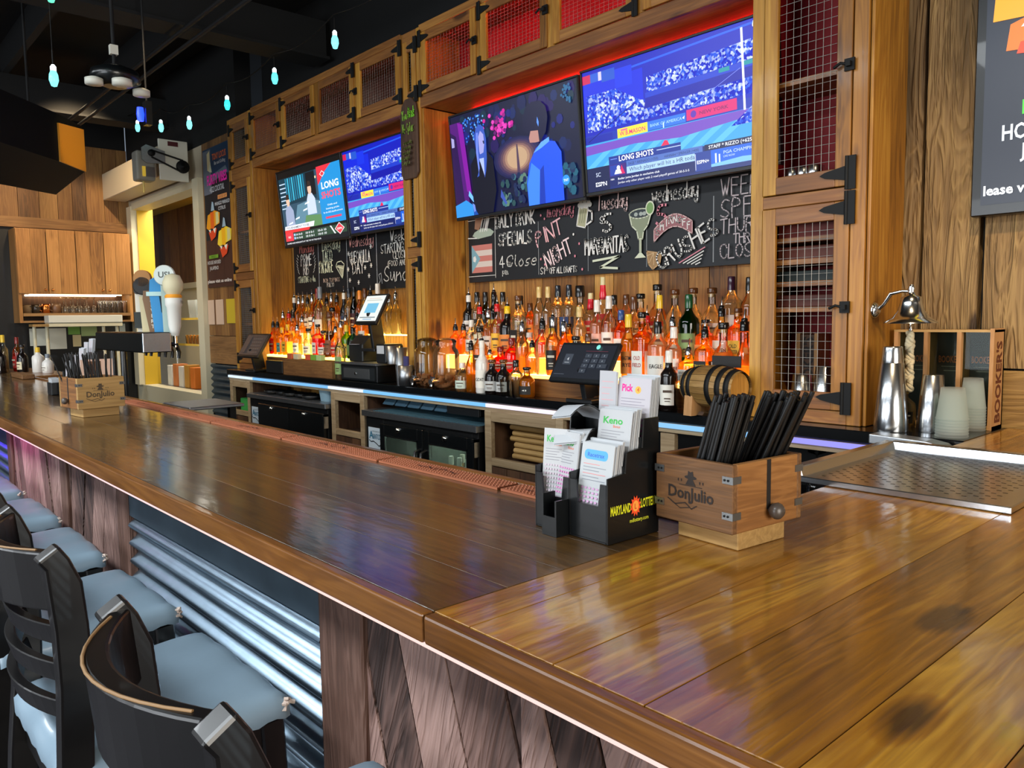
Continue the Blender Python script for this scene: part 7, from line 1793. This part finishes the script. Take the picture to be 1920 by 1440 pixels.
for dx, dz, c1, c2 in ((.03, .41, 'e8a018', 'e06818'), (.27, .25, 'f0d838', 'f0b818')):
    cv.poly([(dx, dz + .12), (dx + .05, dz + .10), (dx + .3, dz + .14), (dx + .31, dz + .23), (dx + .2, dz + .26), (dx + .04, dz + .23)], 'p:' + c1); cv.poly([(dx + .1, dz + .11), (dx + .18, dz + .1), (dx + .18, dz + .25), (dx + .1, dz + .25)], 'p:' + c2); cv.poly([(dx + .22, dz + .13), (dx + .29, dz + .15), (dx + .28, dz + .24), (dx + .22, dz + .24)], 'p:d0d498')
    cv.poly([(dx + .05, dz + .08), (dx + .24, dz + .10), (dx + .2, dz + .03), (dx + .1, dz - .0)], 'p:d84820'); cv.poly([(dx + .12, dz + .26), (dx + .2, dz + .26), (dx + .18, dz + .33), (dx + .15, dz + .34)], 'p:98b8d0'); cv.poly([(dx + .05, dz + .1), (dx + .09, dz + .07), (dx + .11, dz + .1)], 'p:f0ece0'); cv.poly([(dx + .15, dz + .1), (dx + .19, dz + .06), (dx + .22, dz + .11)], 'p:f0ece0')
cv.rect(.07, .28, .255, .285, 'p:6ca02c'); cv.text('MANGO', .12, .26, .02, 'p:203010', fit=.1); cv.text('HOUSE INFUSED', .03, .205, .032, 'p:c8ccd0', 'l', .01, fit=.3); cv.text('JALAPENO', .08, .155, .032, 'p:c8ccd0', 'l', .01, fit=.2); cv.text('please visit us online', .02, .04, .03, 'p:e8e4e0', 'l', .02, fit=.53)
mb.build('printing', t)
for i, (x0, x1, z0, z1, c, lb) in enumerate(((-7.21, -7.07, 1.44, 1.66, 'd8bca4', 'pink paper notice nearest the service opening'), (-7.03, -6.86, 1.44, 1.66, 'd4b8a0', 'pink paper notice in the middle under the poster'), (-6.79, -6.58, 1.45, 1.66, 'c8b028', 'yellow paper notice under the poster'))): o = MB().box(x0, x1, 2.749, 2.754, z0, z1, 'p:' + c).build('notice'); tag(o, lb, 'notice', 'paper notices under the poster')
# ---------------------------------------------------------------- overhead: hood, string lights, fittings
t = thing('ceiling_hood', 'big black angular hood hanging over the far bar with warm glare painted on its end', 'hood', (0, 0, 0))
P0 = [(-4.62, .25), (-5.69, 1.27), (-5.97, 1.483), (-7.15, 1.557), (-6.3, .35), (-5.3, -.1)]
ZB, ZT = 2.49, 2.79; vs = [(x, y, ZT) for x, y in P0] + [(x, y, ZB) for x, y in P0]
mb = MB(); mb.add(vs, [tuple(range(6))] + [(6 + i, 6 + (i + 1) % 6, (i + 1) % 6, i) for i in range(6)] + [tuple(range(11, 5, -1))], 'duct_black')
mb.build('shell', t)
mb = MB(); a, b = Vector((*P0[1], 0)), Vector((*P0[2], 0)); mb.extr([(a.x, a.y, ZB), (b.x, b.y, ZB), (b.x, b.y, ZT - .02), (a.x + .0, a.y, ZT - .06)], (.006, .008, 0), 'p:d89a30:0.4'); tag(mb.build('end_panel', t), 'warm glare on the hood end, painted amber')  # orange light on the black hood, put into the paint colour
for x, y in ((-5.6, .9), (-6.1, 1.2), (-5.3, .5)): mb = MB(); mb.tube([(x, y, ZT), (x, y, 3.62)], .008, 'joist_black', 6); mb.build('hanger_rod', t)
cab_ = [(-2.2, 3.46), (-3.2, 3.22), (-4.177, 3.20), (-4.967, 3.175), (-5.748, 3.165), (-6.509, 3.17), (-7.167, 3.27), (-7.791, 3.36)]
t = thing('string_light_cable', 'dark cable of the hanging string of bulbs above the cabinets', 'cable', (0, 0, 0)); mb = MB(); pts = []
for (a, z0), (b, z1) in zip(cab_, cab_[1:]):
    for k in range(6): f = k / 6; pts.append((lerp(a, b, f), 2.4, lerp(z0, z1, f) + .03 - .05 * math.sin(math.pi * f)))
mb.tube(pts + [(-7.791, 2.4, 3.39), (-8.13, 2.4, 3.42)], .004, 'black_metal', 5); mb.build('cable', t)
def bulb(x, y, z, label, col='e:7ce8f0:3'):
    t = thing('string_bulb', label, 'light bulb', (x, y, z), 0, 'hanging blue-green bulbs'); mb = MB(); mb.lathe([(0, -.046), (.013, -.041), (.022, -.013), (.020, .012), (.012, .032)], col, 14); tag(mb.build('globe', t), 'glowing blue-green globe')
    mb = MB(); mb.lathe([(.013, .03), (.013, .05), (.006, .06)], 'e:e8fcff:4', 12); mb.tube([(0, 0, .058), (0, 0, .13)], .0035, 'black_metal', 5); mb.build('socket', t)
for i, (x, z, c, lb) in enumerate(((-4.177, 3.078, 'e:80e8ec:1.6', 'pale hanging bulb nearest, above the third dim cabinet door'), (-4.967, 3.055, 'e:60e0e0:1.6', 'hanging pale green bulb, second along the cable above the cabinets'), (-5.748, 3.046, 'e:38d0d0:1.6', 'hanging turquoise bulb above the corner of the cabinets'), (-6.509, 3.048, 'e:80e8ec:1.6', 'hanging bulb above the drinks poster'), (-7.167, 3.146, 'e:80e8ec:1.6', 'hanging bulb above the shutter motor'), (-7.791, 3.261, 'e:80e8ec:1.6', 'farthest hanging bulb, above the shutter box'))): bulb(x, 2.4, z, lb, c)
bulb(-4.40, .98, 2.657, 'single hanging bulb in front of the angular hood', 'e:7ce8ec:1.6'); mb = MB(); mb.tube([(-4.40, .98, 2.78), (-4.40, .98, 3.62)], .002, 'black_metal', 5); tag(mb.build('bulb_wire'), 'thin dark wire holding the single bulb by the hood', 'wire')
bulb(-4.36, .98, 3.04, 'single hanging bulb cut off at the top of the view', 'e:60e0b0:1.6')
t = thing('track_light', 'black ceiling fitting with pale discs hanging over the bar', 'ceiling light', (-4.72, 1.35, 2.80)); mb = MB(); mb.tube([(0, 0, .03), (0, 0, .75)], .01, 'joist_black', 8); mb.lathe([(.05, .06), (.12, .03), (.13, -.02), (.06, -.05)], 'black_satin', 18); mb.build('body', t)
for i, (dx, dy, r, tl) in enumerate(((.05, -.12, .045, .5), (-.02, .14, .045, -.3), (.12, .0, .05, .1))):
    mb = MB(); mb.lathe([(0, -.022), (r, -.02), (r, .01), (.02, .02)], 'white_plastic', 16, (dx, dy, -.05)); mb.build('disc', t)
mb = MB(); mb.box(-.015, .015, -.02, .02, .12, .17, 'white_plastic'); mb.build('sensor', t)
t = thing('blue_lamp', 'small blue-lit lamp below the ceiling fitting', 'lamp', (-5.13, 1.60, 2.724)); mb = MB(); mb.lathe([(.018, -.04), (.022, 0), (.018, .04)], 'e:1c3cff:3', 12); mb.build('glow', t); mb = MB(); mb.box(-.03, .03, .024, .06, -.06, .08, 'black_satin'); mb.tube([(0, .04, .08), (0, .04, 1.0)], .006, 'joist_black', 6); mb.build('holder', t)
for i, (y, z, x0, x1) in enumerate(((1.9, 3.3, -9.2, -1.0), (1.98, 3.27, -9.2, -1.0), (0.2, 3.3, -8.5, 2.0))): mb = MB(); mb.tube([(x0, y, z), (x1, y, z)], .014, 'p:0a0d10:0.6', 8); tag(mb.build('conduit'), ('black conduit pipe under the ceiling over the bar', 'second black conduit beside the first under the ceiling', 'black conduit pipe nearer the room side of the ceiling')[i], 'pipe', 'conduits under the ceiling')
mb = MB(); mb.tube([(-4.4, 1.3, 3.34), (-4.0, 1.55, 3.2), (-3.6, 1.8, 3.18), (-3.2, 2.0, 3.26), (-2.8, 2.1, 3.34)], .012, 'p:0a0d10:0.6', 8); tag(mb.build('loose_cable'), 'loose dark cable sagging under the beams', 'cable')
